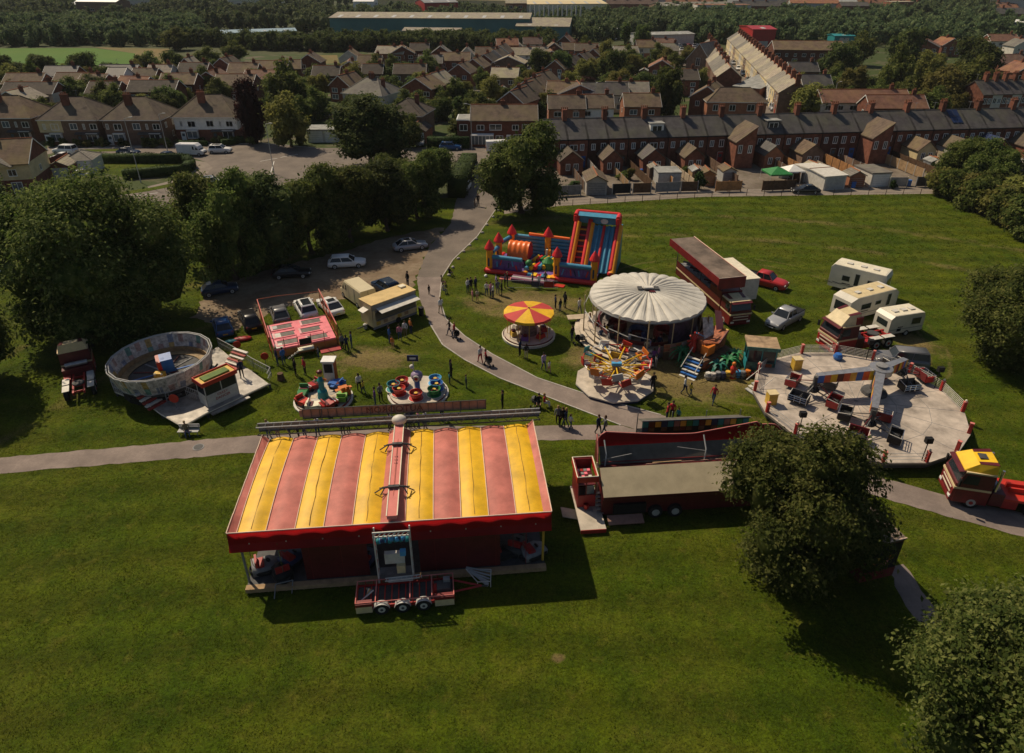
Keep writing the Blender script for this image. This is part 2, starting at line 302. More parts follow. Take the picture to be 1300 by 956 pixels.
def sheet(name,pix,m,z=.004,kind='structure',world=False,jit=0):
    pts=[(p if world else G(*p)) for p in pix]
    if jit:
        out=[]; rj=random.Random(len(pts)*7+1)
        for i,p in enumerate(pts):
            q=pts[(i+1)%len(pts)]; n_=max(1,min(60,int((q-p).length/.7)))
            for k in range(n_): out.append(p.lerp(q,k/n_)+Vector((rj.uniform(-jit,jit),rj.uniform(-jit,jit),0)))
        pts=out
    from mathutils.geometry import tessellate_polygon
    if m in('path','asphalt','dirt','pavement'): HARD.append(np.array([(p.x,p.y) for p in pts]))
    vs=[Vector((p[0],p[1],0)) for p in pts]; tr=tessellate_polygon([vs])
    mb=MB(); mb.add([(p.x,p.y,0) for p in vs],[t if (vs[t[1]]-vs[t[0]]).cross(vs[t[2]]-vs[t[0]]).z>0 else (t[0],t[2],t[1]) for t in tr],m)
    o=mb.build(name,loc=(0,0,z)); o['kind']=kind; return o
def text(parent,s,size,m,loc,rot,ext=.02,name='lettering',align='CENTER',flip=False):
    cu=bpy.data.curves.new('t','FONT'); cu.body=s; cu.size=size; cu.extrude=ext; cu.align_x=align; cu.align_y='CENTER'; cu.resolution_u=2
    t=bpy.data.objects.new('t',cu); COL.objects.link(t); dg=bpy.context.evaluated_depsgraph_get(); me=bpy.data.meshes.new_from_object(t.evaluated_get(dg)); 
    bpy.data.objects.remove(t); me.materials.clear(); me.materials.append(mat(m))
    o=bpy.data.objects.new(name,me); COL.objects.link(o); o.parent=parent; o.location=loc; o.rotation_euler=rot
    if flip: o.scale=(-1,1,1)
    return o
ORD=['first','second','third','fourth','fifth','sixth','seventh','eighth','ninth','tenth','eleventh','twelfth','thirteenth','fourteenth','fifteenth','sixteenth','seventeenth','eighteenth','nineteenth','twentieth']+['twenty-'+x for x in ['first','second','third','fourth','fifth','sixth','seventh','eighth','ninth']]+['thirtieth']+['thirty-'+x for x in ['first','second','third','fourth','fifth','sixth','seventh','eighth','ninth']]+['fortieth']+['forty-'+x for x in ['first','second','third','fourth','fifth','sixth','seventh','eighth','ninth']]+['fiftieth']+['fifty-'+x for x in ['first','second','third','fourth','fifth','sixth','seventh','eighth','ninth']]

canvasmat('redcanvas',(.42,.012,.016),.6)
canvasmat('darkredcanvas',(.26,.010,.014),.5)
canvasmat('canopycream',(.60,.57,.50),.10,.14,.7)
canvasmat('canvasred',(.60,.07,.06),.2)
hm=bpy.data.materials.new('haze'); hm.use_nodes=True; hm.node_tree.nodes.clear(); _o=hm.node_tree.nodes.new('ShaderNodeOutputMaterial'); _v=hm.node_tree.nodes.new('ShaderNodeVolumePrincipled'); _v.inputs['Color'].default_value=(.90,.93,.97,1); _v.inputs['Density'].default_value=.00007; hm.node_tree.links.new(_v.outputs[0],_o.inputs['Volume']); MATS['haze']=hm
PAL['shedblue']=((.22,.32,.38),.6,0,.15,.3)
PAL['carpaint']=((.5,.5,.5),.3,0,.05,1)
PAL['shirt']=((.5,.5,.5),.85,0,.15,6)
PAL['trousers']=((.05,.06,.1),.85,0,.15,6)
PAL['shoe']=((.03,.03,.03),.7,0,.1,5)
PAL['hair']=((.03,.02,.014),.7,0,.2,20)
PAL['canvaspink']=((.50,.165,.13),.6,0,.22,.7)
PAL['canvasyellow']=((.73,.42,.008),.55,0,.20,.7)
PAL['dirtyline']=((.30,.17,.05),.8,0,.4,4)
PAL['seam']=((.75,.55,.42),.6,0,.1,2)
PAL['salmonbrown']=((.30,.17,.13),.7,0,.2,2)
PAL['creamdull']=((.46,.385,.25),.6,0,.14,.7)
PAL['greycloth']=((.12,.11,.09),.8,0,.25,.8)
PAL['rusty']=((.17,.13,.10),.7,.1,.45,.5)
PAL['caravanwhite']=((.66,.62,.52),.45,0,.1,.8)
PAL['greycloth2']=((.28,.26,.22),.6,0,.2,2)
PAL['tan']=((.62,.45,.20),.6,0,.15,.8)
PAL['palepink']=((.75,.40,.40),.6,0,.15,1)
PAL['pinkdeck']=((.76,.22,.25),.6,0,.16,1)
PAL['orangeply']=((.45,.20,.06),.7,0,.2,1)
PAL['bed']=((.17,.15,.13),.7,0,.3,2)
PAL['framered']=((.40,.10,.04),.5,0,.2,2)
PAL['steeldeck']=((.36,.33,.29),.42,.35,.35,1.2)
PAL['redstep']=((.30,.04,.03),.5,0,.2,2)
PAL['lilacpaint']=((.32,.24,.36),.5,0,.4,4)
PAL['centrepaint']=((.20,.13,.12),.5,0,.5,4)
PAL['polecream']=((.42,.33,.19),.6,0,.2,2)
PAL['nightpaint']=((.05,.03,.06),.5,0,.7,1.5)
PAL['paintrust']=((.34,.11,.05),.6,0,.5,3)
PAL['stepblue']=((.035,.04,.08),.5,0,.3,2)
PAL['steptread']=((.56,.48,.38),.6,0,.2,1)
PAL['maroonpurple']=((.18,.04,.10),.5,0,.3,2)
PAL['palmgreen']=((.02,.16,.05),.5,0,.3,3)
PAL['palmteal']=((.02,.16,.12),.5,0,.3,3)
PAL['twistdeck']=((.48,.41,.34),.55,.1,.32,.7)
PAL['armstripe']=((.55,.10,.03),.45,0,.2,2)
PAL['painted']=((.05,.16,.13),.5,0,.6,2.5)
PAL['rusttan']=((.36,.25,.15),.7,0,.4,1)
PAL.update({'benchtan':((.30,.21,.11),.6,0,.3,2),'ringwhite':((.50,.45,.40),.6,0,.45,3),'ringteal':((.14,.26,.22),.6,0,.4,3),'ringpink':((.40,.26,.22),.6,0,.4,3),'ringgold':((.42,.28,.10),.6,0,.4,3),'ringblue':((.22,.24,.30),.6,0,.4,3)})
PAL.update({'infred':((.66,.03,.03),.38,0,.1,2),'inforange':((.88,.34,.02),.4,0,.1,2),'infblue':((.06,.26,.40),.4,0,.15,2),'inflate_orange':((.88,.17,.02),.4,0,.15,1.2),'infpurple':((.16,.09,.30),.4,0,.35,1.5)})
# ------------------------------------------------------------------ setting
sheet('ground',[(-3500,-200),(3500,-200),(3500,5000),(-3500,5000)],'fargreen',0,world=True)
def W(x,y): return Vector((x,y,0))
sheet('park_grass',[W(-160,-20),W(170,-20),W(170,80),G(1300,300),G(1188,246),G(900,250),G(705,262),G(632,262),G(583,250),G(400,262),G(250,262),G(0,296),W(-160,95)],'grass',.006,world=True)
sheet('gardens_ground',[G(-250,190),G(0,264),G(190,240),G(400,222),G(540,203),G(590,206),G(700,200),G(1300,190),G(1600,190),G(1600,70),G(1250,62),G(650,60),G(250,72),G(-250,78)],'gardens',.006,world=True)
sheet('back_yards',[(640,222),(700,212),(1000,203),(1330,190),(1330,240),(1190,238),(890,241),(705,252),(640,262)],'backyard',.010)
sheet('playing_field',[(-200,62),(120,61),(172,68),(166,84),(60,96),(-200,98)],'field',.012)
sheet('dry_grass_strip',[(120,60),(215,62),(230,88),(150,92),(160,84),(172,68)],'drygrass',.010)
sheet('dry_field',[(398,70),(428,70),(430,80),(400,82)],'drygrass',.016)
sheet('road',[(88,190),(330,182),(400,188),(424,196),(404,224),(300,251),(188,269),(0,297),(-120,316),(-120,282),(0,262),(188,239),(245,228),(268,216),(262,206),(240,199),(150,201),(95,206)],'asphalt',.014)
sheet('side_road',[(400,188),(545,187),(700,178),(700,196),(616,203),(616,232),(632,262),(583,262),(582,232),(590,207),(540,202),(424,218)],'asphalt',.018)
sheet('pavement',[(236,202),(262,206),(270,213),(262,222),(241,229),(190,241),(187,237),(232,226),(249,215)],'pavement',.022)
sheet('front_pavement',[(60,186),(330,178),(330,182),(88,190),(60,196)],'pavement',.018)
sheet('verge',[(0,272),(52,257),(188,239),(241,228),(243,232),(188,243),(52,262),(0,280)],'grass',.026)
sheet('kerb_grass',[(108,190),(150,189),(150,192),(108,193)],'grass',.026)
sheet('island_lawn',[(115,205),(236,206),(246,212),(236,222),(158,226),(112,214)],'grass',.020)
sheet('close_road',[(676,84),(672,92),(650,105),(625,116),(560,119),(560,112),(610,109),(635,103),(655,92),(662,82)],'pavement',.014)
sheet('terrace_street',[(985,152),(1003,146),(966,110),(932,78),(908,57),(896,57),(900,72),(920,95),(945,120),(968,150)],'asphalt',.014)
sheet('yard_asphalt',[(860,62),(900,56),(905,72),(900,84),(860,84)],'asphalt',.018)
sheet('back_lane',[(640,262),(705,252),(890,241),(1190,237),(1190,246),(890,250),(705,262),(640,272)],'pavement',.016)
sheet('car_park_dirt',[(529,352),(545,312),(566,288),(500,300),(440,318),(350,340),(262,368),(246,402),(290,424),(322,408),(350,392),(420,380),(500,374),(524,366)],'dirt',.012,jit=0.45)
sheet('wide_drive',[(583,240),(618,240),(632,262),(606,300),(575,330),(561,352),(558,380),(545,400),(534,384),(529,352),(546,312),(572,285)],'asphalt',.020,jit=0.1)
sheet('curved_path',[(561,352),(558,380),(566,405),(590,427),(625,450),(682,480),(760,506),(839,527),(930,554),(1040,583),(1125,608),(1210,632),(1300,652),(1420,688),(1700,775),(1700,820),(1420,725),(1300,682),(1200,655),(1120,632),(930,575),(850,557),(788,540),(710,510),(634,480),(590,457),(562,438),(545,410),(533,380),(529,352)],'path',.024,jit=0.07)
sheet('straight_path',[(-120,592),(0,581),(330,552),(560,541),(788,540),(850,557),(700,559),(560,562),(330,574),(0,601),(-120,612)],'path',.020,jit=0.08)
sheet('side_path',[(1128,722),(1148,716),(1180,762),(1205,800),(1175,806),(1150,770)],'path',.012,jit=0.12)
# path edging
def edge(pix,name='path_kerb'):
    mb=MB(); pts=[G(*p) for p in pix]
    for a,b in zip(pts,pts[1:]):
        d=(b-a); l=d.length; m_=(a+b)/2; mb.box((m_.x,m_.y,.03),(l,.12,.06),'concrete',rz=math.atan2(d.y,d.x))
    o=mb.build(name); o['kind']='structure'
edge([(632,262),(606,300),(575,330),(561,352),(558,380),(566,405),(590,427),(625,450),(682,480),(760,506),(839,527)])
edge([(545,410),(562,438),(590,457),(634,480),(710,510),(788,540)])
mb=MB(); kp=[(0,297),(188,269),(300,251),(404,224)]
for a,b in zip(kp,kp[1:]):
    a=G(*a);b=G(*b);d=b-a;m_=(a+b)/2; mb.box((m_.x,m_.y,.06),(d.length,.25,.12),'concrete',rz=math.atan2(d.y,d.x))
kp=[(88,190),(330,182),(400,188)]
for a,b in zip(kp,kp[1:]):
    a=G(*a);b=G(*b);d=b-a;m_=(a+b)/2; mb.box((m_.x,m_.y,.06),(d.length,.25,.12),'concrete',rz=math.atan2(d.y,d.x))
struct('road_kerb',mb)
mb=MB() # road markings
for a,b in [((330,205),(352,201)),((356,200),(378,196)),((338,238),(348,205)),((120,257),(150,252)),((170,249),(200,245)),((225,240),(250,236))]:
    a=G(*a);b=G(*b);d=b-a;m_=(a+b)/2; mb.box((m_.x,m_.y,.0),(d.length,.12,.008),'white',rz=math.atan2(d.y,d.x))
o=struct('road_markings',mb); o.location.z=.026
# hills at the horizon
mb=MB()
for i in range(40):
    x=-2400+i*125; 
    mb.add([(x,3300,-5),(x+135,3300,-5),(x+135,3600,30+18*math.sin(i*.7)),(x,3600,30+18*math.sin((i-1)*.7))],[(0,1,2,3)],'fargreen')
struct('hills',mb)
# ------------------------------------------------------------------ foliage
def leaf_quads(c,nrm,size,rs,jit=.9):
    n=len(c); a=rs.normal(size=(n,3)); nn=nrm+a*jit; nn/=np.linalg.norm(nn,axis=1)[:,None]
    u=np.cross(nn,rs.normal(size=(n,3))); u/=np.linalg.norm(u,axis=1)[:,None]+1e-9; v=np.cross(nn,u)
    s=(size*(.4+1.25*rs.rand(n)**1.6))[:,None]; k=nn*s*.25
    return np.stack([c-u*s,c+v*s*.55+k,c+u*s,c-v*s*.55+k],1).reshape(-1,3)
def np_mesh(name,V,m,extra=None):
    n=len(V)//4; me=bpy.data.meshes.new(name); ev=0
    if extra is not None:
        eV,eF=extra; ev=len(eV); allV=np.concatenate([V,np.array(eV,dtype=float)]); 
    else: allV=V; eF=[]
    me.vertices.add(len(allV)); me.vertices.foreach_set('co',allV.astype(np.float32).ravel())
    ef=np.array([f for f in eF],dtype=np.int32).reshape(-1,4)+4*n if len(eF) else np.zeros((0,4),np.int32)
    idx=np.concatenate([np.arange(4*n,dtype=np.int32),ef.ravel()]); st=np.arange(0,len(idx),4,dtype=np.int32); tot=np.full(len(st),4,np.int32)
    me.loops.add(len(idx)); me.loops.foreach_set('vertex_index',idx); me.polygons.add(len(st)); me.polygons.foreach_set('loop_start',st); me.polygons.foreach_set('loop_total',tot)
    me.materials.append(MATS[m]); me.update(calc_edges=True); me.validate(); return me
def blob(c,r,n=8,k=5,rs=None):
    vs=[];fs=[]
    for j in range(k+1):
        t=-PI/2+PI*j/k
        for i in range(n):
            q=.82+.3*rs.rand(); vs.append((c[0]+r[0]*q*math.cos(t)*math.cos(2*PI*i/n),c[1]+r[1]*q*math.cos(t)*math.sin(2*PI*i/n),c[2]+r[2]*q*math.sin(t)))
    for j in range(k):
        for i in range(n): fs.append((j*n+i,j*n+(i+1)%n,(j+1)*n+(i+1)%n,(j+1)*n+i))
    return vs,fs
def crown_parts(w,h,z0,nl,nleaf,ls,rs,shape='round',core=True,per=14):
    """lobes of leaf clumps: width w, from z0 up to h. returns quads, core geometry, lobe list"""
    cz=(z0+h)/2; rz=(h-z0)/2; rx=w/2; lob=[]
    for i in range(nl):
        for _ in range(50):
            p=rs.uniform(-1,1,3)
            if np.linalg.norm(p)<=1: break
        p=p/np.linalg.norm(p)*(.50+.30*rs.rand()) if i>0 else np.zeros(3)
        if shape=='round' and i>0: p[:2]*=1.05-.35*max(0,p[2])
        rr=(.22+.17*rs.rand()) if i>0 else .52
        if shape=='cone':
            t=(p[2]+1)/2; p=np.array([p[0]*(1.15-t),p[1]*(1.15-t),p[2]*1.3]); rr*=(1.15-t)
        lob.append((np.array([p[0]*rx,p[1]*rx,cz+p[2]*rz]),np.array([rr*rx,rr*rx,rr*rz*1.0])))
    # clumps on lobe surfaces
    nc=max(6,nleaf//per); C=[];N=[]
    wt=np.array([l[1][0]**2 for l in lob]); wt/=wt.sum()
    ch=rs.choice(len(lob),nc,p=wt)
    for i in ch:
        d=rs.normal(size=3); d/=np.linalg.norm(d)
        if d[2]<-.55: d[2]*=-.6; d/=np.linalg.norm(d)
        rad=.90+.22*rs.rand()**1.5
        C.append(lob[i][0]+d*lob[i][1]*rad); N.append(d)
    C=np.array(C);N=np.array(N); cs=w*.034+ls*.7
    P_=np.repeat(C,per,0)+rs.normal(size=(nc*per,3))*cs*np.array([1,1,.42]); NN=np.repeat(N,per,0)
    keep=P_[:,2]>max(.25,z0*.6); P_=P_[keep];NN=NN[keep]
    V=leaf_quads(P_,NN*.6+np.array([0,0,.9]),np.full(len(P_),ls),rs,.55)
    zc=min(V[:,2].min(),0) if False else 0
    rad=np.percentile(np.hypot(V[:,0],V[:,1]),98.5); sxy=(w/2)/rad; zt=np.percentile(V[:,2],99.8); zb=np.percentile(V[:,2],.5); sz_=(h-z0)/(zt-zb)
    fx=lambda p:np.array([p[0]*sxy,p[1]*sxy,z0+(p[2]-zb)*sz_])
    V=np.stack([V[:,0]*sxy,V[:,1]*sxy,z0+(V[:,2]-zb)*sz_],1); lob=[(fx(c),r*np.array([sxy,sxy,sz_])) for c,r in lob]
    cv=[];cf=[]
    if core:
        for c,r in lob:
            v,f=blob(c,r*.84,rs=rs); o=len(cv); cv+=v; cf+=[[i+o for i in q] for q in f]
    return V,(cv,cf),lob
def trunk_mesh(h,z0,lob,r,rs):
    mb=MB(); p=Vector((0,0,0)); pts=[p]
    top=z0+(h-z0)*.45
    for i in range(4): p=Vector((rs.uniform(-.06,.06)*h*.3,rs.uniform(-.06,.06)*h*.3,top*(i+1)/4)); pts.append(p)
    mb.tube((0,0,-.1),(0,0,.35),r*1.5,'bark',9,r*1.05)
    for i in range(4): mb.tube(pts[i],pts[i+1],r*(1-.16*i),'bark',9,r*(1-.16*(i+1)))
    for c,_ in lob[:9]:
        a=pts[2+int(rs.randint(0,3))]; b=Vector(c); m_=(a+b)/2+Vector((0,0,-.08*(b-a).length)); 
        mb.tube(a,m_,r*.42,'bark',6,r*.28); mb.tube(m_,b,r*.28,'bark',6,r*.1)
    return mb.mesh('trunk')
TREEM={}
def treekind(key,w,h,z0,nl,nleaf,ls,m,seed,shape='round',per=14):
    rs=np.random.RandomState(seed); V,core,lob=crown_parts(w,h,z0,nl,nleaf,ls,rs,shape,per=per)
    TREEM[key]=(np_mesh('crown',V,m,core),trunk_mesh(h,z0,lob,max(.12,h*.028),rs),w,h)
def tree(key,label,loc,w=None,h=None,rz=None,group=None,name='broadleaf_tree',cat='tree',lean=0):
    cm,tm,W0,H0=TREEM[key]; sx=(w or W0)/W0; sz=(h or H0)/H0
    t=thing(name,label,cat,loc,random.uniform(0,6.28) if rz is None else rz,group,scale=(sx,sx,sz))
    for nme,me in(('crown',cm),('trunk',tm)):
        o=bpy.data.objects.new(nme,me); COL.objects.link(o); o.parent=t
    return t
treekind('big',22,16.5,1.2,34,120000,.19,'leaf',11,per=60)
WORN=[(17.5,55.5,5.2,1.3,.2,4),(1.5,70.5,3.8,1.8,-.1,3),(9.5,58.5,3,1.5,0,2),(40,63,2.0,2.4,-1.0,2.4),(-14,58,2.2,2,0,3),(2.6,24.9,.35,1.2,0,.5)]
def tufts(name,n,x0,x1,y0,y1,sz,seed):
    rs=np.random.RandomState(seed); c=rs.uniform(size=(n//9,2)); C=np.repeat(c,9,0)*np.array([x1-x0,y1-y0])+np.array([x0,y0])+rs.normal(size=(n//9*9,2))*.22
    keep=np.ones(len(C),bool)
    for P_ in HARD:
        x,y=C[:,0],C[:,1]; ins=np.zeros(len(C),bool)
        if P_[:,0].max()<x0 or P_[:,0].min()>x1 or P_[:,1].max()<y0 or P_[:,1].min()>y1: continue
        for i in range(len(P_)):
            ax,ay=P_[i]; bx_,by=P_[i-1]
            if ay==by: continue
            ins^=((ay>y)!=(by>y))&(x<(bx_-ax)*(y-ay)/(by-ay)+ax)
        keep&=~ins
    for (wx,wy,wr,st,an,_) in WORN:
        dx,dy=C[:,0]-wx,C[:,1]-wy; u=(dx*math.cos(an)+dy*math.sin(an))/st; v_=-dx*math.sin(an)+dy*math.cos(an); r_=np.hypot(u,v_)
        keep&=~((r_<wr*(.8+.5*rs.rand(len(C))))&(rs.rand(len(C))<.8))
    C=C[keep]
    m=len(C); a=rs.uniform(0,6.28,m); h=sz*(.4+rs.rand(m)); w_=sz*.35; ln=rs.normal(size=(m,2))*.5*h[:,None]
    z=np.zeros(m); u=np.stack([np.cos(a),np.sin(a),z],1)*w_; b=np.stack([C[:,0],C[:,1],z+.005],1); t=b+np.stack([ln[:,0],ln[:,1],h],1)
    V=np.stack([b-u,b+u,t+u*.3,t-u*.3],1).reshape(-1,3); me=np_mesh(name,V,'tuft'); o=bpy.data.objects.new(name,me); COL.objects.link(o); o['kind']='stuff'; return o
leafmat('tuft',(.048,.070,.004),(.070,.098,.006),(.145,.152,.014),.5)
tufts('grass',240000,-48,48,14,46,.062,1)
tufts('grass',110000,-62,66,46,82,.08,2)
tufts('grass',60000,0,92,82,114,.10,3)
treekind('near',9.8,12.3,.5,26,85000,.115,'leaf',23,per=60)
treekind('near2',11.5,10.5,.6,24,80000,.12,'leaf',37,per=60)
treekind('midA',11,13.5,.9,20,26000,.20,'leaf',5,per=36)
treekind('midB',10.5,12.5,.9,18,25000,.20,'leaf',6,per=36)
treekind('midC',11,12,.9,19,22000,.21,'leafdark',8,per=36)
treekind('farA',8,8,.5,14,6500,.24,'leaf',41,per=10)
treekind('farB',8,8,.5,13,6000,.25,'leafdark',42,per=10)
treekind('farC',8,8,.5,14,6500,.24,'leafolive',43,per=10)
treekind('farR',8,9,.5,14,6000,.25,'leafred',44,per=10)
treekind('con',4,9,.3,12,3000,.30,'leafdark',45,'cone',per=10)
treekind('bushA',3,2.6,.1,7,1800,.16,'leaf',51,per=10)
treekind('bushB',3,2.4,.1,6,1600,.17,'hedgeleaf',52,per=10)
treekind('bushC',3,2.8,.1,8,1700,.16,'leafolive',53,per=10)
treekind('shrubA',6,5,.1,12,8000,.22,'leaf',54)
treekind('shrubB',6,4.5,.1,11,8000,.22,'leafolive',55)
# near trees
tree('big','huge dark leafy tree towering over the round bench ride at left',G(141,413),18.9,16.0,.6)
tree('near','big round green tree in front of the cream and red arcade trailer',W(17.0,30.5),9.0,11.9,1.0)
tree('near2','leafy tree cut off by the lower right corner of the view',W(23.6,19.2),10.6,9.3,2.0)
tree('near2','dark dense tree at the right edge beside the open field',G(1302,466),13,10.8,4.0)
tree('midA','tall dark tree standing alone beside the drive behind the bouncy castle',G(662,270),12.8,13.4,.4)
for i,(px,py,w_,h_,k,lb) in enumerate([(268,350,9.5,13.5,'midB','leafy tree touching the huge tree, leftmost of the car park row'),(300,366,9.5,14.5,'midA','tall tree behind the dark blue hatchback by the car park'),
  (348,348,10,13,'midC','dark tree behind the muddy car park, third from left of the row'),(396,332,10.8,12.8,'midA','broad tree behind the black car at the car park edge'),
  (446,318,10.5,11.8,'midB','broad tree behind the white estate car in the car park'),(492,304,10,11.6,'midC','dark tree shading the silver grey car at the drive'),
  (530,288,9,11,'midA','tree second nearest the drive in the car park row'),(556,262,8,9,'midB','smaller tree at the drive end of the car park row'),(420,300,9,9.5,'midC','dark tree half hidden behind the car park row, towards the road'),(505,268,8,8.5,'midA','tree behind the car park row beside the side road'),(330,318,9,10.5,'midB','tree behind the car park row close to the road junction')]):
    tree(k,lb,G(px,py-11),w_*.93,h_*.9,None,'trees along the car park')
tree('midB','tree mostly outside the left edge, shading the path',W(-48.8,52.0),9,11,3.,'trees outside the left edge')
tree('midA','tree mostly outside the left edge by the houses',G(-25,330),12,12,1.,'trees outside the left edge')
# mid distance named trees
for px,py,w_,h_,k,lb,nm in [(326,182,6.5,13.5,'farR','tall dark purple-leaved tree at the road junction','broadleaf_tree'),(370,186,10.5,11,'farC','round light olive tree beside the road junction','broadleaf_tree'),
 (366,150,13,13.5,'farA','large green tree towering behind the round olive tree','broadleaf_tree'),(408,152,8,8,'farA','small green tree between the large tree and white garages','broadleaf_tree'),
 (472,214,15.5,13.5,'midC','very broad dark tree in front of the hipped house with white garage','broadleaf_tree'),(520,188,6,7,'farA','small tree beside the hipped house and silver car','broadleaf_tree'),
 (846,150,9.5,12,'farB','dark broad tree behind the brick terrace near the hall','broadleaf_tree'),(776,106,9,10,'farB','very dark round tree beside the small car park of the estate','broadleaf_tree'),
 (792,72,6,13,'con','tall narrow dark conifer rising above the far trees','conifer_tree'),(815,66,9,11,'farB','dark tree just right of the tall narrow conifer','broadleaf_tree'),
 (838,82,9,8,'farA','green tree left of the steep roofed hall','broadleaf_tree'),(743,72,8,8,'farA','green tree left of the tall conifer among the houses','broadleaf_tree'),
 (1024,148,12,8,'farC','wide light green tree at the near end of the cream terrace','broadleaf_tree'),(1011,124,5,7,'farC','slim light tree against the end wall of the cream terrace','broadleaf_tree'),
 (1082,126,9,9,'farC','yellow-green tree behind the brick terrace, beside the red roof','broadleaf_tree'),(1062,98,12,11,'farB','grey-green tree behind the long brown block','broadleaf_tree'),(1090,84,12,12,'farA','tall tree in the wooded clump behind the brown block','broadleaf_tree'),
 (1132,128,10,15,'farA','tall two-toned tree in the middle of the clump behind the terrace','broadleaf_tree'),(1146,82,13,13,'farB','dark tree at the back of the wooded clump','broadleaf_tree'),(1170,112,11,11,'farC','olive tree at the left of the broad clump','broadleaf_tree'),
 (1192,138,13,11,'farC','broad olive tree just behind the terrace with the solar panel','broadleaf_tree'),(1222,132,14,13,'farA','large mid-green tree in the broad clump behind the terrace','broadleaf_tree'),
 (1232,100,14,13,'farB','dark tree at the back right of the broad clump','broadleaf_tree'),(1160,146,8,6,'farC','low light green tree behind the terrace chimneys','broadleaf_tree'),
 (1250,250,9,9,'midA','tall dense tree at the right end of the back lane','broadleaf_tree'),(1218,240,8.5,8.5,'midB','dense tree covering the last terrace back yards','broadleaf_tree'),
 (45,108,5,8,'farA','pointed tree between the estate roofs at far left','broadleaf_tree'),(100,132,8,7.5,'farA','green tree between the two hipped brick pairs at left','broadleaf_tree'),(62,130,5,5,'farA','small dark tree behind the leftmost hipped house','broadleaf_tree'),
 (58,97,9,7,'farB','dark tree below the playing field, left of a pair','broadleaf_tree'),(30,99,8,5,'farB','low dark tree below the playing field at far left','broadleaf_tree'),(108,96,10,7.5,'farB','dark tree below the playing field edge, right of a pair','broadleaf_tree'),
 (188,92,11,7,'farA','wide tree by the dry grass beside the playing field','broadleaf_tree'),(225,96,8,8,'farB','round dark tree behind the estate beside dry grass','broadleaf_tree'),(222,64,14,10,'farA','broad tree at the corner of the playing field','broadleaf_tree'),
 (262,88,11,8,'farA','leafy tree behind the gabled houses, left of centre','broadleaf_tree'),(300,80,11,8,'farA','leafy tree behind the estate near the blue sheds','broadleaf_tree'),(232,132,6,4.5,'farC','small bright tree beside the white hipped house','broadleaf_tree'),
 (455,118,7,6.5,'farA','green tree behind the pale hipped roof pair','broadleaf_tree'),(482,80,5,5,'farC','small bright tree between far gabled houses','broadleaf_tree'),(500,88,6,5.5,'farA','green tree between estate gardens, centre left','broadleaf_tree'),
 (493,110,7,6,'farB','dark green tree left of the twin gabled roofs','broadleaf_tree'),(520,108,8,6,'farC','olive bushy tree behind the twin gabled roofs','broadleaf_tree'),(560,133,4.5,5,'farB','dark little tree beside the gabled house garage','broadleaf_tree'),
 (552,152,9,5.5,'farA','spreading tree in the garden behind the hedge','broadleaf_tree'),(583,155,3.5,6,'con','narrow dark conifer in the garden behind the hedge','conifer_tree'),(583,172,6,4.5,'farA','rounded garden tree beside the brick house with porch','broadleaf_tree'),
 (598,142,4,5,'farB','tiny dark tree in front of the estate close','broadleaf_tree'),(632,112,4,3.5,'farB','little round tree beside the estate close road','broadleaf_tree'),(700,140,7,5,'farA','garden tree behind the brick houses near the lamp','broadleaf_tree'),
 (744,114,6,4,'farR','reddish low tree in the gardens left of the dark round tree','broadleaf_tree'),(995,70,4,6,'farR','dark red-leaved tree beside the long brown block','broadleaf_tree'),(1018,78,7,5,'farA','bushy tree in front of the long brown block','broadleaf_tree'),(1040,94,5,5.5,'farB','dark rounded tree right of the cream terrace roofs','broadleaf_tree')]:
    tree(k,lb,G(px,py),w_,h_,None,None,nm)
# scattered garden shrubs of the estate
rs=random.Random(3); k=0
EST=[]
def inpoly(x,y,P):
    c=False; j=len(P)-1
    for i in range(len(P)):
        if (P[i][1]>y)!=(P[j][1]>y) and x<(P[j][0]-P[i][0])*(y-P[i][1])/(P[j][1]-P[i][1])+P[i][0]: c=not c
        j=i
    return c
# hedges
def hedge(pix,wd,h,label,m='hedgeleaf',world=False,name='hedge'):
    pts=[p if world else G(*p) for p in pix]; o=pts[0]; rs=np.random.RandomState(int(abs(o.x*10))+1); C=[];N=[]; mb=MB()
    for a,b in zip(pts,pts[1:]):
        d=b-a; l=d.length; u=d.normalized(); v=Vector((-u.y,u.x,0)); n=int(l*(wd+2*h)*26)
        for _ in range(n):
            t=rs.rand()*l; s=rs.rand()*(wd+2*h)
            if s<h: q=(-wd/2,s); nn=-v
            elif s<h+wd: q=(s-h-wd/2,h); nn=Vector((0,0,1))
            else: q=(wd/2,s-h-wd); nn=v
            wob=.08*math.sin(t*1.3+a.x)
            p=a+u*t+v*(q[0]*(1+wob))+Vector((0,0,q[1]*(1+wob)))-o; C.append(p); N.append(nn)
        m_=(a+b)/2-o; mb.box((m_.x,m_.y,h*.47),(l+wd*.4,wd*.88,h*.94),m,rz=math.atan2(d.y,d.x))
    V=leaf_quads(np.array(C),np.array(N),np.full(len(C),.11),rs,.7)
    me=np_mesh('hedge',V,m,(mb.v,mb.f)); ob=bpy.data.objects.new(name,me); COL.objects.link(ob); ob.location=o; return tag(ob,label,'hedge')
hedge([(112,206),(236,206.5),(244,213),(236,221),(160,227)],1.6,1.7,'long clipped dark hedge wrapping around the triangular lawn')
hedge([(2,246),(56,238)],1.6,1.6,'dark clipped hedge in front of the bay-windowed house at far left')
hedge([(228,184),(262,185)],1.1,1.0,'low hedge in front of the white hipped house behind the van')
hedge([(284,185),(318,180),(330,172)],1.4,1.3,'hedge curving round the garden corner of the white hipped house')
hedge([(545,188),(594,188)],1.8,2.4,'boxy green hedge behind the dark blue parked car')
hedge([(596,214),(580,250)],3.2,3.0,'tall clipped hedge running down beside the three parked cars')
hedge([(775,108),(838,112)],1.2,1.5,'thin straight hedge between allotment lawns behind the terrace',)
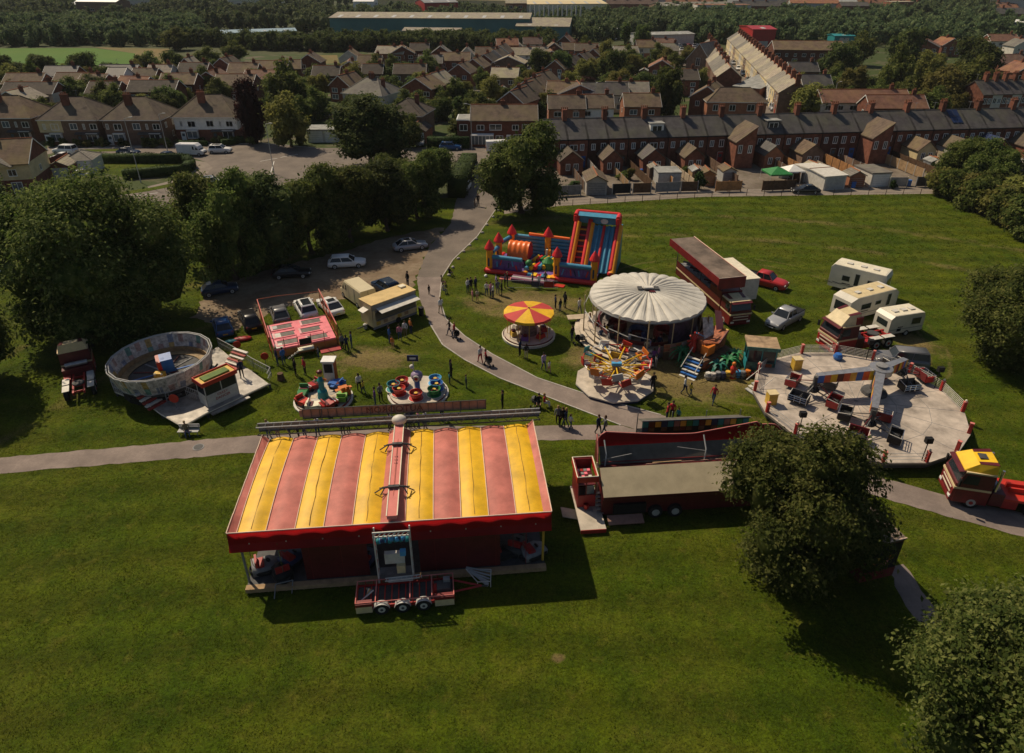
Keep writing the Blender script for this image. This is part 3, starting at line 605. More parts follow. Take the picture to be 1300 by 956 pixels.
hedge([(104,172),(130,178)],1.2,1.6,'sloping hedge between the front gardens of the brown hipped pairs')
# woodland masses far off
def woodmass(name,pts,hts,m,nq,ls):
    rs=np.random.RandomState(99); Vs=[];cv=[];cf=[]
    for (x,y),h in zip(pts,hts):
        w_=h*rs.uniform(.95,1.4); V,core,_=crown_parts(w_,h,.3,7,nq,ls,rs,per=10); Vs.append(V+np.array([x,y,0])); o=len(cv)
        cv+=[(p[0]+x,p[1]+y,p[2]) for p in core[0]]; cf+=[[i+o for i in q] for q in core[1]]
    me=np_mesh(name,np.concatenate(Vs),m,(cv,cf)); o=bpy.data.objects.new(name,me); COL.objects.link(o); o['kind']='stuff'; return o
rr=random.Random(5)
def scatter(poly,n,gap=0):
    xs=[p[0] for p in poly]; ys=[p[1] for p in poly]; out=[]
    W_=[G(*p) for p in poly]; x0,x1=min(p.x for p in W_),max(p.x for p in W_); y0,y1=min(p.y for p in W_),max(p.y for p in W_)
    PP=[(p.x,p.y) for p in W_]; k=0
    while len(out)<n and k<n*60:
        k+=1; x=rr.uniform(x0,x1); y=rr.uniform(y0,y1)
        if inpoly(x,y,PP) and all((x-a)**2+(y-b)**2>gap*gap for a,b in out[-200:]): out.append((x,y))
    return out
def wood(name,poly,n,h0,h1,nq=260,ls=.9,m='leafwood',gap=4):
    p=scatter(poly,n,gap); return woodmass(name,p,[rr.uniform(h0,h1) for _ in p],m,nq,ls)
wood('woodland',[(-140,34),(250,36),(262,58),(170,59),(0,58.5),(-140,60)],380,6,11,520,.50,'leafwood',6)
wood('woodland',[(190,60),(250,58),(330,64),(420,66),(700,64),(705,58),(600,57),(420,60),(300,60),(250,56),(215,58)],150,6,8.5,900,.36,'leafdark',3.5)
wood('woodland',[(-100,8),(420,8),(420,46),(350,44),(250,36),(-100,34)],420,7,12,300,.75,'leafwood',8)
wood('woodland',[(430,17),(600,17),(660,26),(640,32),(430,28)],110,6,10,300,.7,'leafwood',8)
wood('woodland',[(655,32),(760,28),(860,20),(905,18),(915,42),(800,48),(740,56),(700,44)],230,7,11,380,.6,'leafwood',7)
wood('woodland',[(850,30),(1000,26),(1180,20),(1260,30),(1300,52),(1240,62),(1060,60),(880,56),(850,50)],400,7,12,450,.55,'leafwood',6)
wood('woodland',[(1160,10),(1230,6),(1260,30),(1160,34)],120,9,14,300,.75,'leafwood',8)
wood('woodland',[(0,4),(640,2),(1300,2),(1300,7),(0,8)],260,7,11,140,1.1,'leafwood',14)
# shrubs along the right boundary
BND=[(1196,246,6,4.4),(1212,252,6.5,5),(1228,260,6.5,4.8),(1243,267,7,5.2),(1258,275,7,5),(1273,284,7,5),(1290,293,7,5.2),(1308,300,7.5,5.5),(1228,244,7,5.5),(1262,258,7.5,5.5),(1290,270,8,5.5)]
for i,(px,py,w_,h_) in enumerate(BND):
    tree('shrubA' if i%2 else 'shrubB','dense shrub in the boundary thicket, '+ORD[i]+' of eleven from the lane end',G(px,py),w_,h_,None,'shrubs along the right boundary','shrub','shrub')

rq=random.Random(17)
GT=[(rq.uniform(0,690),rq.uniform(88,160)) for _ in range(165)]+[(rq.uniform(690,900),rq.uniform(78,130)) for _ in range(45)]+[(rq.uniform(1000,1300),rq.uniform(95,150)) for _ in range(30)]
for px,py in GT:
    if 225<px<330 and py>140: continue
    s_=rq.uniform(3.5,8.5); tree(rq.choice(['farA','farB','farC','farA']),'small garden tree or tall shrub among the estate houses',G(px,py),s_,s_*rq.uniform(.7,1.1),None,'small garden trees of the estate','garden_tree')
for i in range(26):
    px=rq.uniform(60,330); tree(rq.choice(['bushA','bushB','bushC']),'rounded front garden bush before the hipped pairs',G(px,183+rq.uniform(1,4) if px<220 else 182+rq.uniform(-1,2)),rq.uniform(1.4,2.4),rq.uniform(1.1,2.2),None,'front garden bushes of the hipped pairs','bush','bush')

# ------------------------------------------------------------------ buildings
def win(root,x,z,w,h,M=None,frame='upvc',pane='glass',name='window',bay=0):
    """window set on a wall; M maps (x along wall, -y outward, z up)"""
    M=M or Matrix.Identity(4)
    mb=MB(); mb.M=M; t=.07; y=-.05-bay
    for a in((x-w/2,x-w/2+t*1.4),(x+w/2-t*1.4,x+w/2),(x-t*.6,x+t*.6)): mb.bx(a[0],a[1],y,.02,z,z+h,frame)
    for b in((z-.06,z+t),(z+h-t*1.2,z+h)): mb.bx(x-w/2,x+w/2,y-.012,.02,b[0],b[1],frame)
    if bay: mb.bx(x-w/2-.1,x+w/2+.1,-bay-.1,0.02,z+h,z+h+.12,frame); mb.bx(x-w/2,x+w/2,-bay,0.02,z-.8,z-.06,'brick')
    f=mb.build(name,root); mp=MB(); mp.M=M; mp.bx(x-w/2+t,x+w/2-t,y+.03,.015,z+t,z+h-t,pane); mp.build('pane',f)
def wallM(ox,oy,a): return Matrix.Translation((ox,oy,0))@Matrix.Rotation(a,4,'Z')
def chimney(roof,x,y,zb,zt,m='brick',pots=2,sx=.9,sy=.55):
    mb=MB(); mb.bx(x-sx/2,x+sx/2,y-sy/2,y+sy/2,zb,zt,m); mb.bx(x-sx/2-.07,x+sx/2+.07,y-sy/2-.07,y+sy/2+.07,zt-.22,zt-.05,m)
    for i in range(pots):
        px=x+(i-(pots-1)/2)*.36; mb.tube((px,y,zt-.02),(px,y,zt+.42),.12,'clay',7,.09)
    return mb.build('chimney',roof)
def house(label,loc,rz,w,d,eave,rise,axis='x',wall='brick',roof='roof',group=None,name='house',cat='house',wins=None,doors=None,chim=(),upper=None,barge='upvc',over=.35,gw=True,side=True,sc_=1):
    t=thing(name,label,cat,loc,rz,group); mb=MB(); x0,x1=-w/2,w/2
    if axis=='x': prof=[(0,0),(d,0),(d,eave),(d/2,eave+rise),(0,eave)]; mb.ext(prof,x0,x1,wall)
    elif axis=='y': prof=[(x0,0),(x1,0),(x1,eave),(0,eave+rise),(x0,eave)]; mb.ext(prof,0,d,wall,'y')
    elif axis=='mono': mb.ext([(0,0),(d,0),(d,eave+rise),(0,eave)],x0,x1,wall)
    else: mb.bx(x0,x1,0,d,0,eave,wall)
    if upper: mb.bx(x0-.02,x1+.02,-.02,d+.02,eave*.5,eave-.004,upper)
    mb.build('wall',t)
    rb=MB(); o=over; th=.16
    if axis=='x':
        k=rise/(d/2)
        for s in(0,1):
            a=(-o,eave-o*k) if s==0 else (d+o,eave-o*k); b=(d/2,eave+rise)
            rb.ext([(a[0],a[1]+.03),(b[0],b[1]+.03),(b[0],b[1]+.03+th),(a[0],a[1]+.03+th)],x0-.2,x1+.2,roof)
        rb.tube((x0-.2,d/2,eave+rise+.17),(x1+.2,d/2,eave+rise+.17),.12,'clay' if roof!='slate' else 'slate',6)
    elif axis=='y':
        k=rise/(w/2)
        for s in(-1,1):
            a=(s*(w/2+o),eave-o*k); b=(0,eave+rise)
            rb.ext([(a[0],a[1]+.03),(b[0],b[1]+.03),(b[0],b[1]+.03+th),(a[0],a[1]+.03+th)],-.25,d+.2,roof,'y')
        rb.tube((0,-.25,eave+rise+.17),(0,d+.2,eave+rise+.17),.12,'clay' if roof!='slate' else 'slate',6)
    elif axis=='mono': rb.ext([(-o,eave-.05),(d+o,eave+rise+.05),(d+o,eave+rise+.2),(-o,eave+.1)],x0-.15,x1+.15,roof)
    elif axis=='flat': rb.bx(x0-.1,x1+.1,-.1,d+.1,eave,eave+.2,roof)
    else:
        r_=min(w,d)/2; X0,X1,Y0,Y1=x0-o,x1+o,-o,d+o; z=eave+.02
        if w>d: a=(x0+r_*.85,d/2,eave+rise); b=(x1-r_*.85,d/2,eave+rise)
        else: a=(0,r_*.85,eave+rise); b=(0,d-r_*.85,eave+rise)
        vs=[(X0,Y0,z),(X1,Y0,z),(X1,Y1,z),(X0,Y1,z),a,b]
        if w>d: fs=[(0,1,5,4),(1,2,5),(2,3,4,5),(3,0,4)]
        else: fs=[(0,1,4),(1,2,5,4),(2,3,5),(3,0,4,5)]
        rb.add(vs,fs+[(3,2,1,0)],roof); rb.bx(X0,X1,Y0,Y1,eave-.12,eave+.015,'upvc')
        for q in [(vs[0],a),(vs[3],a),(vs[1],b),(vs[2],b),(a,b)] if w>d else [(vs[0],a),(vs[1],a),(vs[2],b),(vs[3],b),(a,b)]: rb.tube(q[0],q[1],.11,roof,5)
    if barge and axis in('x','y'):
        if axis=='x':
            for X in(x0-.23,x1+.21):
                for s in(0,1):
                    a=(-o if s==0 else d+o); k=rise/(d/2); rb.ext([(a,eave-o*k-.02),(d/2,eave+rise-.02),(d/2,eave+rise+.2),(a,eave-o*k+.2)],X,X+.035,barge)
        else:
            k=rise/(w/2)
            for s in(-1,1): rb.ext([(s*(w/2+o),eave-o*k-.02),(0,eave+rise-.02),(0,eave+rise+.2),(s*(w/2+o),eave-o*k+.2)],-.29,-.255,barge,'y')
    ro=rb.build('roof',t)
    for c in chim: chimney(ro,*c)
    for q in (wins if wins is not None else []): win(t,*q)
    for (x,m) in (doors or []):
        f=MB(); f.bx(x-.5,x+.5,-.07,.01,0,2.15,m); do=f.build('door',t); f=MB(); f.bx(x-.3,x+.3,-.085,-.075,1.2,1.8,'paleglass'); f.build('pane',do)
    if side and axis in('x',):
        M=wallM(x1,0,PI/2); win(t,d*.5,eave*.58,.9,1.0,M)
        M=wallM(x0,d,-PI/2); win(t,d*.5,eave*.58,.9,1.0,M)
    return t
def stdwins(w,eave,n=None,rng=random,pane='glass'):
    n=n or max(2,int(w/3)); out=[]
    for i in range(n):
        x=-w/2+w*(i+.5)/n; ww=rng.choice([1.0,1.5,1.8,1.4])
        out.append((x,eave*.56,ww,1.15,None,'upvc',rng.choice(['glass','paleglass',pane])))
        if i%2==0: out.append((x,.85,rng.choice([1.5,2.0]),1.25,None,'upvc',rng.choice(['glass','paleglass'])))
    return out
def stddoors(w,n=None):
    n=n or max(2,int(w/3)); return [(-w/2+w*(1.5)/n,random.choice(['white','white','blue','red','darkwood']))]
rh=random.Random(12)
# ---- hipped semi-detached pairs, front left
LOWG='semi-detached hipped houses along the upper left road'
def semi(label,px,py,w=13,d=9,ww='brownbrick',upper=None,rz=0.,lw=None,extra=None,roof='roof'):
    e=5.2; t=house(label,G(px,py),rz,w,d,e,3.9,'hip',ww,roof,LOWG,'semi_detached_house','house',upper=upper,over=.5,
      wins=[(-5.3,3.3,.6,1.1),(-3.1,3.1,1.7,1.3),(.9,3.2,1.6,1.3,None,'upvc','paleglass'),(3.1,3.3,.5,1.1),(5.1,3.2,1.5,1.2),
            (-3.1,.9,2.3,1.5,None,'upvc','paleglass','bay_window',.6),(4.6,.9,2.2,1.5,None,'upvc','glass','bay_window',.6)],
      doors=[(-5.3,'white'),(1.6,'darkwood')],chim=[(-1.2,3.2,5.4,9.9,'brick',4,1.5,.7)])
    M=wallM(w/2,0,PI/2); win(t,2.5,3.2,.8,1.1,M); win(t,6,3.2,.9,1.1,M); win(t,5,.9,.9,1.2,M)
    f=MB(); f.ext([(-.9,2.25),(0.02,2.55),(0.02,2.7),(-.9,2.36)],1.0,6.2,'slate'); f.build('porch_roof',t)
    return t
semi('brown hipped semi-detached pair cut off by the left edge',10,181,13,9,'brownbrick')
semi('hipped semi-detached pair with one cream half, second pair from left',95,184,12,10,'brownbrick')
t=semi('plain brown hipped semi-detached pair with white door, third pair from left',174,184,12,10,'brownbrick')
semi('hipped semi-detached pair with white rendered upper floor behind the white van',266,180,13.5,10,'brick','white')
# cream half panel of second pair
tt=[o for o in COL.objects if o.name.startswith('semi_detached_house.001')][0]
f=MB(); f.bx(-6.52,-1.5,-.025,.0,2.6,5.05,'yellowrender'); f.build('render_panel',tt)
# far left house with bays
t=house('bay-windowed house with cream upper floor at the far left edge',G(2,250),R(14),11,9,5.3,3,'x','brick','roof',None,'house','house',upper='yellowrender',
   wins=[(-1,3.2,2.2,1.3),(2.8,3.3,1.3,1.1),(-.8,.8,3.0,1.5,None,'upvc','glass','bay_window',.7),(2.9,.3,1.6,2.0,None,'upvc','paleglass','french_window')],chim=[(0,4.5,7.5,9.5,'brick',2)])
f=MB(); f.ext([(-2.5,5.0),(.2,6.6),(2.9,5.0)],-.9,2.4,'yellowrender','y'); f.ext([(-2.9,4.9),(.2,6.75),(.2,6.9),(-2.9,5.05)],-1.2,3.0,'lightroof','y'); f.ext([(3.3,4.9),(.2,6.75),(.2,6.9),(3.3,5.05)],-1.2,3.0,'lightroof','y'); f.build('gable',t)
# garages near far left
def garage(label,loc,rz,w=3.2,d=6,h=2.2,wall='offwhite',roof='lightroof',axis='y',door='white',group=None,rise=.9,ndoor=1):
    t=house(label,loc,rz,w,d,h,rise,axis,wall,roof,group,'garage','garage',barge=None,over=.15,side=False)
    for i in range(ndoor):
        x=-w/2+w*(i+.5)/ndoor; f=MB(); f.bx(x-w/ndoor*.42,x+w/ndoor*.42,-.06,.01,.02,h*.92,door)
        for k in range(5): f.bx(x-w/ndoor*.41,x+w/ndoor*.41,-.075,-.06,.2+k*h*.17,.23+k*h*.17,'lightgrey')
        f.build('garage_door',t)
    return t
garage('pyramid roofed garage with white door beside the orange fence',G(79,229),R(10),3.6,5,2.4,'orangebrick','lightroof')
garage('pale hipped garage right of the orange fence near the white car',G(103,222),R(10),5,5,2.6,'offwhite','lightroof','hip',rise=1.3)
garage('pair of flat garages with white doors under the round olive tree',G(412,181),R(2),7,5,2.6,'offwhite','flatroof','flat','white',None,.2,2)
garage('low garage with white door attached beside the hipped house',G(528,182),R(-8),4.5,6,2.5,'orangebrick','roof','y','white',None,1.4)
# fences
def fence(label,a,b,h=1.8,m='fencewood',post='concrete',step=2.0,world=False,name='fence',tone2=None,z0=0):
    a=a if world else G(*a); b=b if world else G(*b); d=b-a; l=d.length; n=max(1,round(l/step)); t=thing(name,label,'fence',a,math.atan2(d.y,d.x))
    for i in range(n):
        mb=MB(); x=l*i/n; mb.bx(x+.08,x+l/n-.08,-.03,.03,.15+z0,h,tone2 if (tone2 and i%2) else m)
        k=0
        while k*.25<l/n-.2: mb.bx(x+.1+k*.25,x+.12+k*.25,-.042,.042,.16,h-.01,tone2 if (tone2 and i%2) else m); k+=1
        mb.build('panel',t)
    for i in range(n+1):
        mb=MB(); mb.bx(l*i/n-.07,l*i/n+.07,-.07,.07,0,h+.08,post); mb.build('post',t)
    return t
fence('dark red garden fence behind the garages at far left',(42,222),(88,205),1.9,'maroon','maroon')
fence('orange timber fence beside the pyramid roofed garage',(45,238),(70,232),1.9,'orangebrick','orangebrick')
# ---- estate
EH=[ # px,py,w,d,rz,axis,wall,roof,row
 (33,128,12,8,0,'x','brick','roof','A'),(40,142,15,8,0,'x','brick','roof','B'),(98,127,13,8,0,'x','brick','roof','A'),(80,116,11,7,0,'x','brick','slate','A'),
 (134,141,9,8,0,'x','darkbrick','roof','B'),(196,139,14,8,0,'x','brick','roof','B'),(152,114,13,7,0,'x','brick','slate','A'),(185,120,8,8,0,'x','brick','roof','A'),
 (228,128,11,8,0,'x','brick','roof','A'),(299,130,12,9,0,'x','brick','roof','B'),(205,114,8,7,0,'x','render','lightroof','A'),
 (247,111,10,8,0,'x','brick','roof','A'),(285,103,8,8,-10,'y','brick','roof','A'),(310,112,10,8,0,'x','brick','roof','A'),(240,103,6,7,0,'y','brick','lightroof','A'),
 (394,97,9,8,0,'y','brick','roof','C'),(415,116,9,8,0,'x','brick','roof','C'),(445,91,8,8,0,'y','render','roof','C'),(470,99,9,7,0,'x','brick','roof','C'),
 (474,113,7,7,0,'x','brick','roof','C'),(512,84,10,8,8,'y','brick','roof','C'),(521,113,11,7,0,'x','brownbrick','roof','C'),(547,98,9,7,0,'x','brick','lightroof','C'),
 (560,84,8,7,0,'y','brick','lightroof','C'),(593,86,6,6,0,'y','render','lightroof','C'),(616,86,8,7,0,'x','brick','roof','C'),(533,80,8,7,0,'x','brick','roof','C'),(640,80,7,7,0,'y','brick','roof','C'),
 (583,112,8,9,-14,'y','brick','roof','D'),(601,104,8,9,-14,'y','brick','roof','D'),(615,97,8,9,-14,'y','brick','roof','D'),(627,90,8,9,-14,'y','render','roof','D'),(634,83,8,9,-14,'y','render','roof','D'),
 (433,130,7,9,-20,'y','brick','roof','E'),(530,134,10,9,-22,'y','brick','roof','E'),(548,127,8,9,-22,'y','brick','lightroof','E'),(345,108,12,8,0,'x','brick','roof','A'),
 (648,154,8,9,-28,'y','brick','roof','F'),(657,145,8,9,-28,'y','brick','roof','F'),(668,136,8,9,-28,'y','brick','roof','F'),(680,127,8,9,-28,'y','brick','roof','F'),
 (704,100,7.5,9,-25,'y','brick','roof','G'),(719,95,7.5,9,-25,'y','brick','roof','G'),(735,90,7.5,9,-25,'y','brick','roof','G'),(752,83,7.5,9,-25,'y','brick','roof','G'),
 (662,81,9,7,0,'x','brownbrick','lightroof','G'),(682,80,9,7,0,'x','brick','lightroof','G'),(703,74,8,8,0,'y','brick','roof','G'),(725,74,8,7,0,'x','brick','roof','G'),(676,66,9,7,0,'x','brick','roofred','G'),
 (654,70,7,7,0,'y','render','lightroof','G'),(716,63,7,7,-20,'y','brick','roofred','G'),
 (719,163,9.5,8,0,'x','orangebrick','roof','H'),(756,162,9,8,0,'x','brick','roof','H'),(814,160,9.5,8,0,'x','orangebrick','roof','H'),(768,143,13,8,0,'x','yellowrender','slate','H'),
 (850,80,7,7,0,'x','render','lightroof','I'),(870,122,8,10,0,'x','brick','roof','I'),(820,75,9,7,0,'x','orangebrick','roof','I'),
 (1018,110,10,7,0,'x','darkbrick','slate','J'),(1034,130,9,7,0,'x','brownbrick','slate','J'),
 (1095,154,24,8,0,'x','brick','roofred','J'),(1135,162,15,7,0,'x','brick','roofred','J'),(1170,74,12,8,-30,'y','brick','roofred','J'),(1205,72,10,8,10,'y','brick','roofred','J'),
 (1283,98,12,8,0,'x','brick','roofred','K'),(1300,112,9,9,0,'y','brick','roofred','K'),(1296,74,9,8,0,'y','render','lightroof','K'),(1272,66,14,8,0,'x','brick','roofred','K')]
ROW={'A':'in the estate below the playing field','B':'behind the hipped pairs at left','C':'in the estate left of the close','D':'lining the curved close','E':'by the pale hipped pair','F':'stepping up right of the close','G':'between the close and the dark conifer','H':'just behind the long brick terrace','I':'near the steep roofed hall','J':'right of the cream terrace street','K':'at the right edge behind the trees'}
CW={'brick':'brick','darkbrick':'dark brick','brownbrick':'brown brick','orangebrick':'orange brick','render':'pale rendered','yellowrender':'yellow-walled'}
for row in ROW:
    L_=sorted([e for e in EH if e[8]==row],key=lambda e:e[0])
    for i,(px,py,w_,d_,rz,ax,wl,rf,_) in enumerate(L_):
        lab='%s house, %s from left %s'%(CW[wl],ORD[i],ROW[row]) if len(L_)>1 else CW[wl]+' house '+ROW[row]
        e=3.4 if row=='G' else 4.7; ch=[(w_*.3 if ax=='x' else 0,d_/2,e+1.2,e+3.3,'brick',2)]
        house(lab,G(px,py),R(rz),w_*.9,d_*.95,e*.95,2.3 if ax=='x' else 2.5,ax,wl,rf,'estate houses '+ROW[row],'house','house',wins=stdwins(w_*.9,e,rng=rh),doors=stddoors(w_*.9),chim=ch,side=py>90,upper=rh.choice([None,None,'render','white',None]) if ax=='x' else None)
# random infill of the estate, behind and between
taken=[(G(e[0],e[1]),max(e[2],e[3])) for e in EH]
FILL=[(360,100,'A'),(448,93,'C'),(428,78,'C')]
for i,(px,py) in enumerate([(20,152),(118,128),(168,132),(268,122),(330,122),(368,106),(446,106),(495,84),(577,94),(645,98),(640,118),(645,72),(700,90),(744,80),(712,140),(735,142),(795,140),(795,84),(838,104),(840,72)]):
    ax='x' if i%3 else 'y'; w_=rh.choice([8,9,11])
    house('%s gabled house, %s from left of the ones scattered through the estate'%('brick',ORD[sorted([0,1,2,3,4,5,6,7,8,9,10,11,12,13,14,15,16,17,18,19],key=lambda q:q)[i]]),G(px,py),R(rh.uniform(-12,12)),w_,7.5,4.4,2.2,ax,rh.choice(['brick','brick','brownbrick']),rh.choice(['roof','roof','roofred','lightroof']),'scattered estate houses','house','house',wins=stdwins(w_,4.4,rng=rh),chim=[(1,3.7,5.5,7.4,'brick',2)])
# individual buildings
house('pale hipped semi-detached pair with light roof near the big dark tree',G(462,146),R(-24),12,10,5,3.4,'hip','render','lightroof',None,'semi_detached_house','house',wins=stdwins(12,5,rng=rh),chim=[(0,5,6.5,9.6,'brick',4,1.3,.7),(4,4,6,8.5,'brick',2)])
house('brown hipped house with attached white-door garage at the side road',G(512,176),R(-12),9,9,5,2.9,'hip','brownbrick','roof',None,'house','house',wins=stdwins(9,5,rng=rh),chim=[(2,5,6,8.6,'brick',2)])
t=house('red brick house with flat-roofed side wing and white glazed porch',G(640,184),R(0),14,8,5.1,2.4,'x','brick','roof',None,'house','house',wins=[(-5,3.1,1.6,1.1),(-1.8,3.1,2.6,1.2),(2.4,3.1,1.4,1.1),(5,3.1,2.4,1.2),(-1,.8,1.6,1.2),(3,.9,2,1.3)],doors=[(1,'white')],chim=[(-.3,4,6.4,8.5,'brick',2)])
f=MB(); f.bx(-10,-7.05,.3,6,0,5.0,'brick'); f.bx(-10.1,-7.05,.2,6.1,5.0,5.25,'upvc'); f.bx(-9.9,-7.2,.4,5.9,5.26,5.3,'flatroof'); f.build('side_wing',t)
win(t,-8.6,3.0,1.7,1.3); f=MB(); f.bx(-7,-2.2,-1.8,0,2.25,2.45,'white'); f.bx(-7,-2.2,-1.8,0,0,.5,'brick')
for k in range(7): f.bx(-7+k*.78,-6.92+k*.78,-1.8,-1.7,.5,2.25,'upvc')
pr=f.build('porch',t); f=MB(); f.bx(-6.95,-2.25,-1.72,-.05,.5,2.24,'paleglass'); f.build('pane',pr)
house('tall hall with steep pale roof beside the cream terrace street',G(884,95),R(-38),8.5,14,5,5,'y','brownbrick','lightroof',None,'hall','hall',wins=[(0,3,1.5,2.5)])
house('orange brick gabled building end-on behind the terrace, left of the street',G(893,152),R(-24),8,11,5.2,2.6,'y','orangebrick','roof',None,'house','house',wins=[(-2,3.2,1,1.2),(1.8,3.2,1,1.2)],chim=[(0,2,7,9,'brick',2),(0,9,7,9,'brick',2)])
house('wide hipped brick house with white windows at the street corner',G(932,157),R(-3),14,8,5,2.8,'hip','orangebrick','roof',None,'house','house',wins=[(-5,3,1.3,1.4),(-1,3,1.5,1.4),(3.4,3,1.8,1.5),(5.6,3,.8,1.4)],chim=[])
house('long low workshop with pale sloping roof beside the cream terrace street',G(945,128),R(-40),8,20,3.6,1.3,'mono','brick','flatroof',None,'workshop','workshop',wins=[])
house('long brown roofed brick block behind the cream terrace',G(1024,82),R(-6),26,11,5.2,2.6,'x','darkbrick','roof',None,'apartment_block','block of flats',wins=stdwins(26,5,8,rh))
house('white house with solar panels on its roof in the left estate',G(150,124),R(0),5,8,5.2,2.4,'x','white','slate',None,'house','house',wins=[(0,3,1.6,1.1)])
# cream street terrace & others as rows
def trow(key,p,q,n,depth,wall,roof,group,desc,eave=5.4,rise=2.7,every=1,chm='brick',front=True,name='terraced_house',refine=None,wn=None):
    d=q-p; l=d.length; a=math.atan2(d.y,d.x); w_=l/n; u=d.normalized()
    for i in range(n):
        c=p+u*(w_*(i+.5)); wl=wall[i%len(wall)]
        wins=wn(i,w_) if wn else [(-w_*.22,3.2,1.0,1.4,None,'upvc','glass'),(w_*.25,3.2,.9,1.3,None,'upvc','paleglass'),(-w_*.2,.8,1.3,1.4,None,'upvc','glass')]
        t=house(desc(i),c,a,w_-.01,depth,eave,rise,'x',wl,roof,group,name,'house',wins=wins,doors=[(w_*.28,rh.choice(['white','darkwood','blue','red']))],
            chim=[(w_/2-.0,depth/2,eave+rise-1.0,eave+rise+1.9,chm,4,.85,1.1)] if i%every==0 else [],barge=None,over=.22,side=False)
        if refine: refine(i,t,w_,c,a)
trow('s',G(921,66),G(984,146),20,8,['yellowrender','yellowrender','render','yellowrender','brownbrick'],'lightroof','cream terraced houses receding along the street',lambda i:'cream fronted terraced house on the receding street, %s from its far end'%ORD[i])
trow('l',G(938,124),G(908,78),8,7,['darkbrick','brownbrick'],'lightroof','terraced houses on the left side of the street',lambda i:'dark terraced house left of the street, %s from the near end'%ORD[i])
trow('r',G(1240,149),G(1325,146),7,8,['brick','render'],'slate','terraced houses behind the brick terrace at right',lambda i:'slate roofed terraced house above the terrace at right edge, %s from left'%ORD[i])
# ---- main brick terrace with rear outriggers
TP,TQ=G(694,214),G(1352,193); TN=28
MT=lambda i:i
def mwins(i,w_):
    s=1 if i%2==0 else -1; fr='upvc'
    o=[(s*w_*.27,3.15,.95,1.35,None,fr,['glass','paleglass'][i%3==0])]
    if i%4==1: o=[(s*w_*.2,3.2,1.5,1.1,None,fr,'glass')]
    o.append((-s*w_*.22,3.25,.8,1.15,None,fr,'paleglass' if i%5 else 'glass')); o.append((s*w_*.27,.7,1.0,1.5,None,fr,'glass')); return o
def mref(i,t,w_,c,a):
    if i in(9,16):   # two storey wing
        mb=MB(); mb.ext([(-1.7,0),(1.9,0),(1.9,5.0),(1.9,7.6),(-1.7,4.9)],-4.4,.0,'brick','y'); e=mb.build('rear_wing',t)
        rb=MB(); rb.ext([(-1.95,4.75),(1.95,7.65),(1.95,7.8),(-1.95,4.93)],-4.6,1.5,'roof','y'); rb.build('wing_roof',e)
        M=wallM(0,-4.4,0); win(t,-.9,2.9,.8,1.5,M); win(t,1.0,2.9,.8,1.4,M)
    elif i%2==0 and i not in(8,14) :   # outrigger
        mats_={0:'brick',2:'brick',4:'brick',10:'orangebrick',12:'brownbrick',18:'yellowrender',20:'render',22:'brick'}; wl=mats_.get(i,'brick'); L_=5.2; hw=1.85 if i%4 else 2.1
        mb=MB(); mb.ext([(-hw+1.8,0),(hw+1.8,0),(hw+1.8,2.6),(1.8,4.2),(-hw+1.8,2.6)],-L_,0,wl,'y'); e=mb.build('rear_extension',t)
        rb=MB(); 
        for s in(-1,1): rb.ext([(1.8+s*(hw+.25),2.42),(1.8,4.24),(1.8,4.4),(1.8+s*(hw+.25),2.58)],-L_-.25,.0,['roof','slate','roof'][i%3],'y')
        rb.build('extension_roof',e)
        M=wallM(1.8,-L_,0); win(t,-.7,.9,.8,1.2,M); win(t,.8,.9,.9,1.2,M)
        if i==22:
            mb=MB(); 
            for a_ in range(2):
                for b_ in range(4): 
                    k=(4.24-2.42)/(hw+.25); x=1.8-(hw)*.85+a_*.8; mb.ext([(x,2.6+k*(x-1.8+hw+.25)),(x+.74,2.6+k*(x+.74-1.8+hw+.25)),(x+.74,2.68+k*(x+.74-1.8+hw+.25)),(x,2.68+k*(x-1.8+hw+.25))],-1.2-b_*1.0-.0,-.3-b_*1.0,'solar','y')
            mb.build('solar_panel',t)
    # drain pipe
    mb=MB(); mb.tube((-w_*.48,-.08,0),(-w_*.48,-.08,5.2),.05,'black',5); mb.bx(-w_/2,w_/2,-.28,-.18,5.12,5.24,'black'); mb.build('drainpipe',t)
    if i in(5,11):
        mb=MB(); m2='white' if i==5 else 'darkgrey'; mb.bx(-1.3,1.3,1.2,3.6,5.6,7.5,m2); mb.bx(-1.45,1.45,1.0,3.8,7.5,7.65,'flatroof'); dr=mb.build('dormer',t)
        M=wallM(0,1.2,0); win(t,0,6.1,1.9,1.1,M)
    if i==21:
        mb=MB()
        for a_ in range(2):
            for b_ in range(2):
                y0=1.0+b_*1.55; k=2.8/4.25; mb.add([(-1.2+a_*1.15,y0,5.4+.25+k*y0),(-.1+a_*1.15,y0,5.4+.25+k*y0),(-.1+a_*1.15,y0+1.45,5.4+.25+k*(y0+1.45)),(-1.2+a_*1.15,y0+1.45,5.4+.25+k*(y0+1.45))],[(0,1,2,3)],'solar')
        mb.build('solar_panel',t)
DET={5:'with a white dormer',11:'with a dark dormer',21:'with solar panels high on its roof',22:'with solar panelled extension',9:'with a two-storey rear wing',16:'with a two-storey rear wing'}
trow('m',TP,TQ,TN,8.5,['brick','brick','darkbrick'],'slate','long brick terrace above the back lane',lambda i:'brick house of the long terrace, %s from left%s'%(ORD[i],' '+DET[i] if i in DET else ''),5.3,2.8,2,'brick',refine=mref,wn=mwins)
